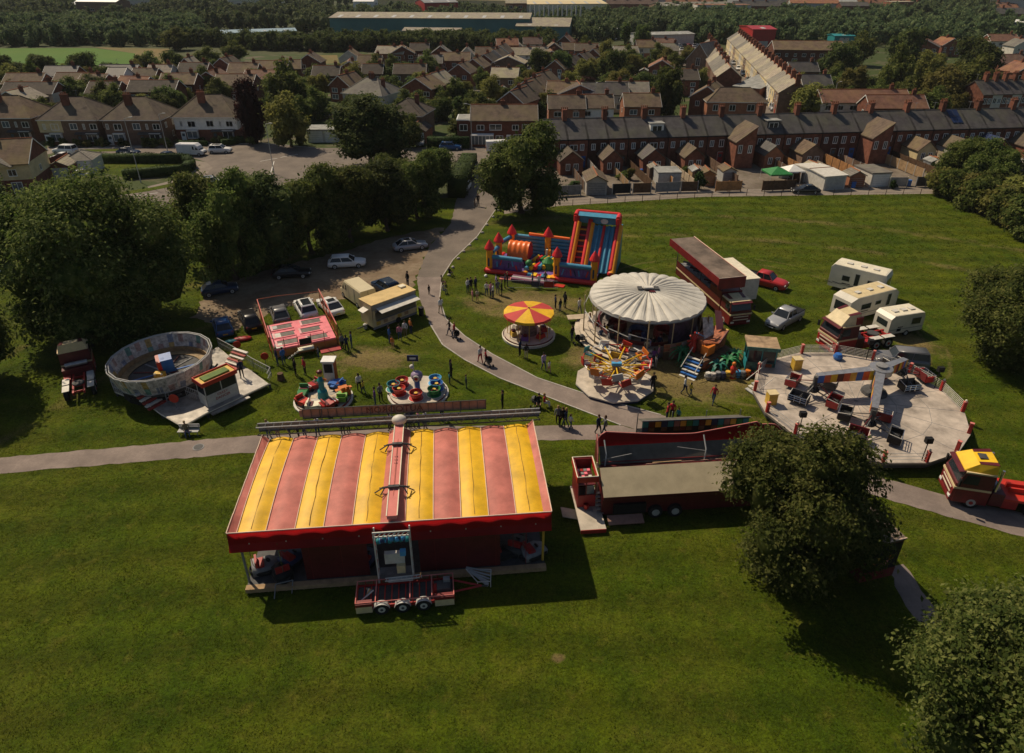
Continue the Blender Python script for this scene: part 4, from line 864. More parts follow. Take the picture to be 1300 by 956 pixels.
# back yards: fences between yards
tu=(TQ-TP).normalized(); tw=(TQ-TP).length/TN; tv=Vector((tu.y,-tu.x,0))
def tpt(i,dd): return TP+tu*(tw*i)+tv*dd
def lane_d(px):  # distance from the terrace to the lane edge
    return 17.5
FM=['fencewood','brownbrick','concrete','wood','darkwood','fencewood','palewood']
for i in range(1,24):
    if i in(9,10,16): continue
    a=tpt(i,5.6 if i%2==0 else 1.2) if i%2 else tpt(i,.4); b=tpt(i,15.6)
    fence('garden fence running down between terrace yards, %s from the tree end'%ORD[i-1],a,b,1.5+.2*(i%3),FM[i%7],'concrete' if i%2 else 'darkwood',2.4,True)
RF=[((702,250),(737,248),'grey','concrete','grey panel fence with white posts at the back lane, leftmost'),((777,247),(800,246),'black','concrete','black panel fence with pale posts at the back lane'),((803,246),(826,245.5),'darkwood','concrete','dark brown panel fence at the back lane by the narrow bush'),
 ((832,245),(862,244),'grey','grey','weathered grey fence at the back lane, centre'),((864,244),(885,243.5),'darkwood','grey','short dark fence left of the round bush at the lane'),((908,243.5),(940,243),'fencewood','fencewood','bright orange-brown fence at the back lane'),
 ((967,243),(1008,241.5),'darkwood','darkwood','long dark fence below the green gazebo'),((1162,237.5),(1186,237),'darkgrey','grey','grey board fence at the right end of the back lane'),((1128,238),(1150,238),'concrete','palecream','cream yard wall with gate posts beside the white-door garage')]
for a,b,m_,p_,lb in RF: fence(lb,a,b,1.8,m_,p_,2.2)
garage('pitched grey-door garage at the lane behind the terrace',G(757,248),R(2),3.4,5.5,2.3,'concrete','roof','y','grey')
garage('flat pale shed between yards behind the two-storey wing',G(849,236),R(2),4,4,2.2,'lightgrey','flatroof','flat','lightgrey',None,.2)
garage('long pale garage with orange side panels beside the back lane',G(1058,241),R(14),4.2,8.5,2.3,'offwhite','offwhite','x','lightgrey',None,.25)
garage('small orange garden shed right of the long pale garage',G(1086,238),R(4),2.8,2.6,2.0,'orangebrick','lightroof','y','orangebrick',None,.7)
garage('garage with white door and tan roof near the lane end',G(1116,237),R(8),3.6,5.5,2.3,'offwhite','lightroof','flat','white')
garage('small wooden shed in the yard beside the round bush',G(898,236),R(0),2.4,3,2.0,'fencewood','roof','y','fencewood',None,.6)
garage('grey shed in a terrace yard near the orange-brown fence',G(925,232),R(5),2.4,3,2.0,'lightgrey','roof','y','grey',None,.6)
garage('low garage roof peeping over the boundary thicket at right',G(1302,262),R(-10),9,9,3.4,'brick','roof','x','white',None,1.6)
def gazebo(label,loc,m,w=3.2,rz=.1,side=False):
    t=thing('gazebo',label,'gazebo',loc,rz)
    mb=MB(); mb.add([(-w/2,-w/2,2.0),(w/2,-w/2,2.0),(w/2,w/2,2.0),(-w/2,w/2,2.0),(0,0,2.9)],[(0,1,4),(1,2,4),(2,3,4),(3,0,4)],m)
    for a in range(4):
        c,s=[(1,0),(0,1),(-1,0),(0,-1)][a]; mb.box((c*w/2,s*w/2,1.88),(.03 if c else w,.03 if s else w,.26),m)
    mb.build('canopy',t)
    for sx in(-1,1):
        for sy in(-1,1): f=MB(); f.tube((sx*w/2,sy*w/2,0),(sx*w/2,sy*w/2,2.0),.03,'white'); f.build('leg',t)
    if side:
        f=MB(); f.bx(-w/2,w/2,w/2-.03,w/2,0,2,m); f.bx(w/2-.03,w/2,-w/2,w/2,0,2,m); f.build('side_wall',t)
gazebo('green pop-up gazebo in a terrace back yard',G(984,232),'green',4.0)
gazebo('white gazebo beside the green gazebo in a back yard',G(1004,229),'white',3.2,.1,True)
for i,(px,py,w_,h_) in enumerate([(886,241,2.6,3.2),(870,224,2,2),(1132,240,1.4,1.6),(792,228,3,1.5),(730,238,3,1.2)]):
    tree('bushA' if i%2 else 'bushB','green bush in the terrace yards, %s of five by size'%ORD[i],G(px,py),w_,h_,None,'bushes in the terrace yards','bush','bush')
def bin_(label,loc,m='blue'):
    t=thing('wheelie_bin',label,'bin',loc,rh.uniform(0,3),'wheelie bins')
    mb=MB(); mb.box((0,0,.5),(.55,.6,.95),m,taper=1.1); mb.build('body',t); mb=MB(); mb.box((0,0,1.02),(.62,.7,.08),m); mb.build('lid',t)
for i,(px,py,m_) in enumerate([(1083,238.5,'blue'),(1148,236,'blue'),(1153,236,'blue'),(844,222,'blue'),(813,222,'blue'),(38,187,'blue'),(41,187.5,'blue')]): bin_('blue wheelie bin, %s from right'%ORD[[2,1,0,3,4,6,5][i]],G(px,py),m_)
# wire fence along the park edge
wf=thing('wire_fence','thin wire fence on slim posts between field and back lane','fence',G(705,263),0)
o0=G(705,263); pp=[G(705+ (1190-705)*i/22,263-(263-247.5)*min(1,i/22*1.9) if i<12 else 249.5-(i-11)*.18) for i in range(23)]
for p in pp: f=MB(); f.tube(p-o0,p-o0+Vector((0,0,1.1)),.05,'darkwood',5); f.build('post',wf)
f=MB()
for z in(.5,1.0):
    for a,b in zip(pp,pp[1:]): f.tube(a-o0+Vector((0,0,z)),b-o0+Vector((0,0,z)),.018,'grey',4)
f.build('wire',wf)
# ---- industrial background
def shed(label,a,b,d,h,wall,roof,rise=2.0,name='warehouse',cat='warehouse',ax='x',strips=True):
    a=G(*a); b=G(*b); v=b-a; t=thing(name,label,cat,(a+b)/2,math.atan2(v.y,v.x)); w_=v.length
    mb=MB(); mb.ext([(0,0),(d,0),(d,h),(d/2,h+rise),(0,h)],-w_/2,w_/2,wall)
    mb.build('wall',t); rb=MB()
    rb.ext([(-.4,h-.1),(d/2,h+rise+.1),(d/2,h+rise+.4),(-.4,h+.2)],-w_/2-.3,w_/2+.3,roof); rb.ext([(d+.4,h-.1),(d/2,h+rise+.1),(d/2,h+rise+.4),(d+.4,h+.2)],-w_/2-.3,w_/2+.3,roof)
    if strips:
        n=int(w_/9)
        for i in range(n): x=-w_/2+w_*(i+.5)/n; k=rise/(d/2); rb.ext([(1,h+k+.25),(d/2-1,h+rise-k+.25),(d/2-1,h+rise-k+.32),(1,h+k+.32)],x-.9,x+.9,'lightgrey')
    rb.build('roof',t)
    f=MB(); n=max(1,int(w_/22))
    for i in range(n): x=-w_/2+w_*(i+.5)/n; f.bx(x-2.2,x+2.2,-.12,.02,.02,4.4,'lightgrey')
    f.build('loading_door',t); return t
shed('very long teal industrial warehouse with pale roof behind the dark wood',(421,50),(672,52),32,10,'tealclad','lightroof',1.6)
shed('low pale-roofed annex in front of the long teal warehouse',(512,55),(584,56),10,5.5,'tealclad','lightroof',1.0)
shed('teal gabled factory unit with light roof right of the long warehouse',(655,53),(722,54),24,7,'tealclad','lightroof',3.0)
vt=thing('roof_vents','row of upright silver vent stacks on the teal factory roof','vents',G(704,40),0)
for i in range(12):
    f=MB(); f.tube((-14+i*2.6,0,8),(-14+i*2.6,0,13.5),.45,'lightgrey',6); f.build('vent_pipe',vt)
shed('long low light-blue roofed shed behind the playing field trees',(270,56),(378,52),12,4.5,'white','shedblue',.8)
shed('white low building among trees in the far left',(76,19),(112,16),18,6,'white','white',1)
shed('huge grey-roofed depot at the far left horizon',(112,13),(205,11),110,8,'grey','flatroof',3)
shed('enormous cream-roofed distribution warehouse on the horizon, centre',(468,14),(655,17),90,9,'cream','cream',3)
shed('cream-roofed warehouse right of the enormous one on the horizon',(655,21),(770,20),50,8,'palecream','cream',2)
shed('red-fronted warehouse before the cream warehouse on the horizon',(540,21),(582,20),30,9,'red','grey',2)
shed('white low shed between trees left of the tall conifer',(757,49),(781,50),10,4,'white','white',.6)
shed('red store building at the far end of the cream terrace street',(952,66),(981,66),20,9,'red','red',.6)
shed('dark green lorry-sized shed behind the brown block',(1057,61),(1082,61),8,5,'teal','teal',.4)
shed('pale building with white roof at the right edge in the distance',(1282,50),(1325,52),14,8,'navy','white',.6)
shed('tiny red and white hut in the far wood',(845,40),(858,40),8,5,'red','roof',2)
shed('small red shed in the far left wood',(84,40),(96,40),8,5,'red','red',1)
shed('pale flat store behind the steep hall, near the car yard',(815,60),(880,58),14,5,'lightgrey','flatroof',.5)
shed('grey depot building on the far horizon, right of centre',(840,22),(930,21),30,7,'brownbrick','lightroof',2)
# far terraces
k=0
for (x0,x1,y) in [(995,1060,20),(1060,1120,19),(1120,1178,18),(1000,1080,14.5),(1085,1165,14),(930,990,16),(1010,1090,10.5),(1100,1175,10.5),(700,760,12),(770,835,13),(845,905,14),(950,1010,11.5),(1190,1235,15),(1240,1290,18),(1262,1300,28),(1250,1290,22),(1275,1310,12)]:
    a,b=G(x0,y+3),G(x1,y+3.2); d=b-a
    t=thing('terrace_row','distant brick terrace with a long slate roof, %s of the far rows'%ORD[k],'terrace',(a+b)/2,math.atan2(d.y,d.x),'distant rows of terraces'); k+=1
    w_=d.length; mb=MB(); mb.ext([(0,0),(10,0),(10,6),(5,9),(0,6)],-w_/2,w_/2,'brick'); mb.build('wall',t)
    rb=MB(); rb.ext([(-.3,5.9),(5,9.1),(10.3,5.9),(10.3,6.2),(5,9.5),(-.3,6.2)],-w_/2,w_/2,'roofred' if k%3 else 'slate'); ro=rb.build('roof',t)
    cb=MB()
    for i in range(int(w_/10)): x=-w_/2+5+i*10; cb.bx(x-.6,x+.6,4.4,5.6,8.5,11,'brick')
    cb.build('chimneys',ro)
# pylon-like mast
def lamp(label,px,py,h=8,arm=1.2,rz=0.):
    t=thing('street_lamp',label,'street lamp',G(px,py),rz,'street lamps')
    mb=MB(); mb.tube((0,0,0),(0,0,1.2),.10,'lightgrey',8); mb.tube((0,0,1.2),(0,0,h),.07,'lightgrey',8,.05); mb.tube((0,0,h),(arm,0,h+.2),.045,'lightgrey',6); mb.build('pole',t)
    mb=MB(); mb.box((arm+.25,0,h+.2),(.6,.24,.12),'lightgrey'); mb.build('lamp_head',t)
lamp('tall street lamp rising from the triangular lawn hedge',179,232,11,.8,.3)
lamp('street lamp in front of the white hipped house',213,193,7.5,.7,.2)
lamp('slim street lamp on the road junction',348,221,9,.8,-.3)
lamp('street lamp beside the estate brick houses behind the terrace',753,156,9,.6,1)
lamp('street lamp beside the light green tree behind the terrace',1054,147,8,1,.5)
lamp('street lamp at the drive beside the tall clipped hedge',599,190,9,.8,3)
lamp('street lamp by the left edge road',9,278,6,.6,2.6)

# small clutter of the estate: sheds, lean-tos, aerials
rz_=random.Random(31)
for i in range(34):
    px,py=(rz_.uniform(340,690),rz_.uniform(92,150)) if i%2 else (rz_.uniform(690,850),rz_.uniform(80,140))
    t=house('small shed or conservatory in an estate back garden',G(px,py),rz_.uniform(-.4,.4),rz_.uniform(2,3.6),rz_.uniform(2.5,4),2.0,.7,'y',rz_.choice(['fencewood','offwhite','brownbrick','white']),rz_.choice(['flatroof','lightroof','white','roof']),'garden sheds of the estate','garden_shed','shed',barge=None,side=False,over=.1,doors=[(0,'white')])
for i in range(26):
    px,py=(rz_.uniform(340,690),rz_.uniform(95,150)) if i%3 else (rz_.uniform(700,850),rz_.uniform(85,120)); a=G(px,py); an=rz_.choice([0,1.5,-.4]); b=a+Vector((math.cos(an),math.sin(an),0))*rz_.uniform(6,14)
    t=thing('garden_wall','low boundary wall or fence between estate gardens','wall',a,an,'garden walls of the estate'); t['kind']='thing'; l=(b-a).length
    f=MB(); f.bx(0,l,-.06,.06,0,1.3,rz_.choice(['brick','fencewood','palewood','brownbrick'])); f.build('wall_run',t); f=MB(); f.bx(-.05,l+.05,-.1,.1,1.3,1.38,'concrete'); f.build('coping',t)
def aerial(par,x,y,z):
    mb=MB(); mb.tube((x,y,z),(x,y,z+1.6),.03,'grey',4); mb.tube((x-.5,y,z+1.5),(x+.5,y,z+1.5),.02,'grey',4)
    for k in range(5): mb.tube((x-.45+.22*k,y-.25,z+1.5),(x-.45+.22*k,y+.25,z+1.5),.012,'grey',3)
    mb.build('aerial',par)
for o in list(COL.objects):
    if o.type=='EMPTY' and (o.name.startswith('house') or o.name.startswith('terraced_house') or o.name.startswith('semi')) and o.location.y<260 and rz_.random()<.4:
        r_=[c for c in o.children if c.name.startswith('roof')]
        if r_:
            zt=max(v.co.z for v in r_[0].data.vertices); aerial(r_[0],rz_.uniform(-1,1),4.2,zt-.2)

for i in range(16):
    k=rz_.randint(0,22); c=tpt(k+rz_.uniform(.2,.8),rz_.uniform(8,14.5))
    if k in(9,10,16): continue
    if i%2: house('small shed or lean-to in a back yard of the long terrace',c,rz_.uniform(-.2,.3),rz_.uniform(1.6,2.4),rz_.uniform(1.8,3),1.9,.5,'y',rz_.choice(['fencewood','wood','brownbrick','grey','offwhite']),rz_.choice(['flatroof','roof','lightroof']),'sheds in the terrace yards','garden_shed','shed',barge=None,side=False,over=.1,doors=[(0,'darkwood')])
    else: tree(rz_.choice(['bushA','bushC','bushB']),'small garden bush in a back yard of the long terrace',c,rz_.uniform(1.2,2.4),rz_.uniform(1,2.2),None,'small bushes in the terrace yards','bush','bush')

for i in range(26):
    px,py=rz_.uniform(0,1300),rz_.uniform(7,30)
    if 400<px<740 and py>24: continue
    wl_=rz_.choice(['white','lightgrey','brick','offwhite','render','brownbrick'])
    t=house('distant building half hidden among the far trees',G(px,py),rz_.uniform(-.4,.4),rz_.uniform(14,38),rz_.uniform(9,16),rz_.uniform(9,12),2.0,rz_.choice(['x','x','flat']),wl_,rz_.choice(['flatroof','lightroof','roofred','white','slate']),'distant buildings among the far trees','distant_building','building',barge=None,side=False,wins=[(-4,6,3,1.6),(3,6,3,1.6)],doors=[])

# ------------------------------------------------------------------ kits (shared meshes, one object per part)
for k,c in {'white':(.72,.72,.70),'black':(.012,.012,.014),'darkblue':(.012,.03,.07),'blue':(.02,.08,.22),'red':(.42,.03,.03),'grey':(.16,.16,.165),'silver':(.34,.35,.37),'darkred':(.10,.012,.02),'cream':(.60,.52,.34),'teal':(.02,.07,.09)}.items():
    PAL['paint_'+k]=(c,.28,.15 if k in('silver','grey') else 0,.06,.7)
for k,c in {'navy':(.02,.03,.07),'black':(.015,.015,.016),'white':(.62,.62,.60),'grey':(.16,.16,.17),'red':(.42,.03,.04),'pink':(.55,.2,.27),'blue':(.05,.14,.38),'green':(.06,.13,.06),'cream':(.5,.43,.3),'denim':(.05,.08,.15),'purple':(.13,.05,.2),'teal':(.03,.2,.22),'orange':(.55,.17,.04),'khaki':(.2,.17,.10),'yellow':(.6,.45,.05),'lilac':(.35,.28,.45),'skin':(.5,.27,.18)}.items(): PAL['cloth_'+k]=(c,.85,0,.15,6)
KIT={}
class Kit:
    def __init__(s): s.p=[]
    def add(s,mb,name,par=-1): s.p.append((name,mb.mesh(name) if isinstance(mb,MB) else mb,par)); return len(s.p)-1
    def put(s,root,swap=None):
        obs=[]
        for n,me,par in s.p:
            o=bpy.data.objects.new(n,me); COL.objects.link(o); o.parent=root if par<0 else obs[par]
            if swap:
                for i,m_ in enumerate(me.materials):
                    if m_.name in swap: o.material_slots[i].link='OBJECT'; o.material_slots[i].material=mat(swap[m_.name])
            obs.append(o)
        return obs
def loft(mb,st,m,caps=True,smooth=True):
    n=len(st[0][1]); vs=[(x,p[0],p[1]) for x,r in st for p in r]; fs=[]
    for j in range(len(st)-1):
        for i in range(n): fs.append((j*n+i,(j+1)*n+i,(j+1)*n+(i+1)%n,j*n+(i+1)%n))
    if caps: fs+=[tuple(range(n)),tuple(range((len(st)-1)*n+n-1,(len(st)-1)*n-1,-1))]
    return mb.add(vs,fs,m,smooth)
def wheel(k,x,y,r=.33,w_=.22,rim='lightgrey',name='wheel'):
    s=1 if y>0 else -1; mb=MB(); mb.tube((x,y-w_/2,r),(x,y+w_/2,r),r,'rubber',16); i=k.add(mb,name)
    mb=MB(); mb.tube((x,y+s*w_/2,r),(x,y+s*(w_/2+.015),r),r*.62,rim,12); mb.tube((x,y+s*w_/2,r),(x,y+s*(w_/2+.03),r),r*.2,'darkgrey',8); k.add(mb,'rim',i)
def carkit(L,hw,hood,belt,roof,xA,xB,xC,xD,bed=None,glassroof=False,spare=None):
    """xA windscreen base, xB roof front, xC roof rear, xD rear window base"""
    k=Kit(); mb=MB(); f=L/2
    def ring(h,zt,zb=.22,t=1.): return [(-h*.9,zb),(-h,zb+.18),(-h,zt*.72),(-h*.93,zt-.04),(-h*.80*t,zt),(h*.80*t,zt),(h*.93,zt-.04),(h,zt*.72),(h,zb+.18),(h*.9,zb)]
    st=[(-f,ring(hw*.86,belt*.80,.34)),(-f+.12,ring(hw*.95,belt*.93,.26)),(-f+.5,ring(hw,belt))]
    if bed: st+=[(bed,ring(hw,belt)),]
    st+=[(xA-.1,ring(hw,belt)),(xA+.05,ring(hw,belt-.02)),(f-.55,ring(hw*.98,hood)),(f-.15,ring(hw*.92,hood*.88,.26)),(f,ring(hw*.80,hood*.70,.34))]
    loft(mb,st,'carpaint')
    a,b=hw*.88,hw*.70
    # roof shell and pillars
    loft(mb,[(xC-.04,[(-b,roof-.05),(-b*.8,roof),(b*.8,roof),(b,roof-.05)]),((xB+xC)/2,[(-b,roof-.02),(-b*.8,roof+.03),(b*.8,roof+.03),(b,roof-.02)]),(xB+.04,[(-b,roof-.05),(-b*.8,roof),(b*.8,roof),(b,roof-.05)])],'carpaint')
    for s in(-1,1):
        for p,q in(((xA,s*a,belt-.03),(xB,s*b,roof-.03)),((xD,s*a,belt-.03),(xC,s*b,roof-.03)),(((xA+xD)/2,s*(a+.01),belt-.03),((xB+xC)/2,s*(b+.01),roof-.03)),((xB,s*b,roof-.03),(xC,s*b,roof-.03))): mb.tube(p,q,.045,'carpaint',5)
    for s in(-1,1):
        mb.box((xA-.15,s*(hw+.08),belt+.05),(.12,.2,.13),'carpaint')
    k.add(mb,'body')
    g=MB(); g.add([(xA,-a,belt),(xA,a,belt),(xB,b,roof-.04),(xB,-b,roof-.04)],[(0,1,2,3)],'glass'); k.add(g,'windscreen')
    g=MB(); g.add([(xD,-a,belt),(xD,a,belt),(xC,b,roof-.04),(xC,-b,roof-.04)],[(3,2,1,0)],'glass'); k.add(g,'rear_window')
    for s in(-1,1): g=MB(); g.add([(xA,s*a,belt),(xD,s*a,belt),(xC,s*b,roof-.04),(xB,s*b,roof-.04)],[(0,1,2,3)],'glass'); k.add(g,'side_window')
    if glassroof: g=MB(); g.bx(xC+.3,xB-.2,-b*.7,b*.7,roof+.01,roof+.045,'glass'); k.add(g,'glass_roof')
    for s in(-1,1):
        g=MB(); g.box((f-.1,s*hw*.66,hood*.74),(.14,.32,.15),'white'); k.add(g,'headlight')
        g=MB(); g.box((-f+.06,s*hw*.74,belt*.72),(.10,.22,.20),'red'); k.add(g,'taillight')
    g=MB(); g.box((f-.02,0,hood*.5),(.08,hw*1.1,.16),'black'); k.add(g,'grille')
    g=MB(); g.box((-f+.01,0,belt*.55),(.04,.5,.11),'yellow'); g.box((f+.01,0,.38),(.04,.5,.11),'white'); k.add(g,'number_plate')
    if bed:
        g=MB(); g.bx(-f+.15,xD-.1,-hw*.78,hw*.78,belt-.02,belt+.015,'black'); 
        for s in(-1,1): g.bx(-f+.12,xD-.05,s*hw*.86-.05,s*hw*.86+.05,belt-.02,belt+.08,'black')
        k.add(g,'load_bed')
    for x in(-L*.31,L*.315):
        for s in(-1,1): wheel(k,x,s*(hw-.10))
    return k
KIT['hatch']=carkit(4.1,.88,.86,.95,1.46,.95,.25,-1.25,-1.85)
KIT['saloon']=carkit(4.6,.9,.82,.92,1.42,.95,.2,-1.1,-1.85,glassroof=True)
KIT['estate']=carkit(4.75,.9,.84,.93,1.48,1.0,.3,-1.75,-2.1)
KIT['suv']=carkit(4.6,.94,1.0,1.10,1.70,1.0,.4,-1.7,-2.0,glassroof=True)
KIT['offroad']=carkit(4.8,.95,1.08,1.18,1.85,.95,.55,-2.1,-2.25)
KIT['pickup']=carkit(5.3,.93,1.02,1.12,1.76,1.1,.55,-.75,-.95,bed=-1.0)
def vankit():
    k=Kit(); mb=MB()
    def r_(h,zb,zt): return [(-h,zb),(-h,zt-.15),(-h*.9,zt),(h*.9,zt),(h,zt-.15),(h,zb)]
    loft(mb,[(-2.75,r_(.95,.4,2.35)),(1.2,r_(.98,.35,2.4)),(1.75,r_(.93,.35,1.95)),(2.1,r_(.92,.35,1.25)),(2.6,r_(.88,.4,1.05)),(2.75,r_(.8,.45,.85))],'carpaint',smooth=False)
    for x in(-1.2,.2): mb.bx(x,x+.02,-.99,.99,.6,2.2,'lightgrey')
    k.add(mb,'body')
    g=MB(); g.add([(1.32,-.86,2.27),(1.32,.86,2.27),(2.12,.86,1.30),(2.12,-.86,1.30)],[(0,1,2,3)],'glass'); k.add(g,'windscreen')
    for s in(-1,1): g=MB(); g.add([(.7,s*.995,1.35),(1.9,s*.955,1.3),(1.45,s*.955,1.9),(.7,s*.995,2.0)],[(0,1,2,3)],'glass'); k.add(g,'side_window')
    for s in(-1,1):
        g=MB(); g.box((2.68,s*.68,.85),(.14,.28,.2),'white'); k.add(g,'headlight'); g=MB(); g.box((-2.76,s*.85,1.0),(.05,.16,.5),'red'); k.add(g,'taillight')
    g=MB(); g.box((2.74,0,.62),(.1,1.2,.2),'black'); k.add(g,'grille')
    g=MB(); g.bx(-2.78,-2.75,-.01,.01,.6,2.2,'darkgrey'); g.box((-2.78,-.4,.7),(.03,.5,.11),'yellow'); k.add(g,'rear_door')
    for x in(-1.7,1.85):
        for s in(-1,1): wheel(k,x,s*.87,.35)
    return k
KIT['van']=vankit()
def car(kind,label,px,py,deg,paint,cat=None,group=None,rim=None,loc=None,s=1):
    nm={'hatch':'hatchback_car','saloon':'parked_car','estate':'estate_car','suv':'parked_car','offroad':'offroad_car','pickup':'pickup_truck','van':'panel_van'}[kind]
    t=thing(nm,label,cat or {'pickup':'pickup truck','van':'van'}.get(kind,'car'),loc or G(px,py),R(deg),group,scale=(s,s,s)); KIT[kind].put(t,{'carpaint':'paint_'+paint}); return t
car('hatch','dark blue car under the trees at the left end of the muddy car park',280,372,25,'darkblue')
car('saloon','black car parked under the trees at the muddy car park edge',371,351,8,'black')
car('estate','white estate car under the trees at the back of the car park',441,338,8,'white')
car('saloon','silver grey car parked where the car park meets the drive',521,316,20,'silver')
car('hatch','bright blue car facing away beside the bench ride, leftmost of its row',284,420,118,'blue')
car('estate','black car with shiny roof rails between the blue car and pink trampolines',318,411,120,'black')
car('hatch','grey car parked right behind the left of the pink trampolines',356,404,115,'grey')
car('suv','white car with a black roof behind the middle of the trampolines',389,398,118,'white')
car('saloon','white car with glass roof between trampolines and white van',420,394,125,'white')
car('van','cream-white panel van parked beside the food trailer',455,382,128,'cream')
car('suv','dark blue car parked between the van and food trailer',491,371,130,'darkblue')
car('pickup','red pickup truck parked behind the maroon ride lorry',970,362,-38,'red')
car('pickup','silver pickup truck with black bed parked on open grass',995,410,-140,'silver')
car('offroad','dark grey off-road car behind the round spinning ride platform',1141,464,168,'grey')
car('saloon','dark car parked on the back lane below the terrace yards',1022,245,178,'black')
# road cars
for kind,lb,px,py,dg,p in [('offroad','white pickup-like car parked before the second hipped pair',84,195,172,'white'),('hatch','white car roof just behind the dark red fence',80,203,175,'white'),
 ('saloon','dark blue saloon parked at the kerb before the third hipped pair',164,196,-8,'darkblue'),('saloon','white saloon behind the long hedge near the tall lamp',155,203,175,'white'),
 ('hatch','dark blue hatchback behind the long hedge, right of the lamp',210,202,178,'darkblue'),('van','white van parked in front of the white hipped house',245,197,-6,'white'),('suv','white car parked right of the white van',280,194,4,'white'),
 ('hatch','white car half hidden behind the tree and pale garage',98,226,190,'white'),('suv','blue car parked in front of the boxy green hedge',572,190,-2,'blue'),('hatch','silver car in front of the white-door garage by the hipped house',533,184,-80,'silver'),
 ('hatch','red car beside the brick house with glazed porch',612,183,-10,'red'),('van','white van half hidden by the lone tree at the side road',634,193,5,'white'),
 ('hatch','white car nearest in the line beside the tall clipped hedge',590,241,-98,'white'),('hatch','black car between the two light cars beside the tall hedge',595,228,-100,'black'),('estate','silver car furthest in the line beside the tall hedge',600,218,-98,'silver'),
 ('estate','silver car on the drive behind the round olive tree',424,148,175,'silver'),('hatch','grey car behind the round olive tree, left of the silver one',411,150,172,'grey'),
 ('suv','white car parked at the bend of the estate close',666,90,175,'white'),('hatch','blue car in the estate gardens near the close',613,126,-100,'blue'),('hatch','white car in the estate gardens right of the blue car',636,126,170,'white'),('hatch','white car by the close before the gabled houses',612,104,10,'white'),
 ('saloon','silver car in the small estate car park, front of three',800,98,10,'silver'),('saloon','white car in the small estate car park, middle of three',801,93,10,'white'),('hatch','dark car in the small estate car park, rear of three',799,89,10,'black'),
 ('hatch','white car roof seen at the left edge by the road',-2,350,80,'white'),('suv','white car on the main road hidden beside the car park trees',270,236,20,'white')]:
    car(kind,lb,px,py,dg,p)
for i in range(18):
    t_=i/17; px=933+(990-933)*t_; py=78+(140-78)*t_; side=1 if i%2 else -1
    d=(G(984,146)-G(921,66)); a=math.degrees(math.atan2(d.y,d.x)); 
    car(['hatch','saloon','suv'][i%3],'parked car on the cream terrace street, %s from the far end'%ORD[i],0,0,a,['white','silver','black','white','red','darkblue','white','grey','silver'][i%9],None,'cars parked along the cream terrace street',loc=G(px-side*(3+3.5*t_)-2,py))
for i in range(14):
    car(['hatch','suv'][i%2],'distant car in the yard beyond the terrace street, %s from left'%ORD[[0,2,4,6,8,10,12,1,3,5,7,9,11,13][i]],0,0,80 if i%2 else 20,['white','black','red','silver','darkblue','white','white'][i%7],None,'distant cars in the yard beyond the street',loc=G(862+ (i%7)*6.4+(i//7)*3,60+(i//7)*5))
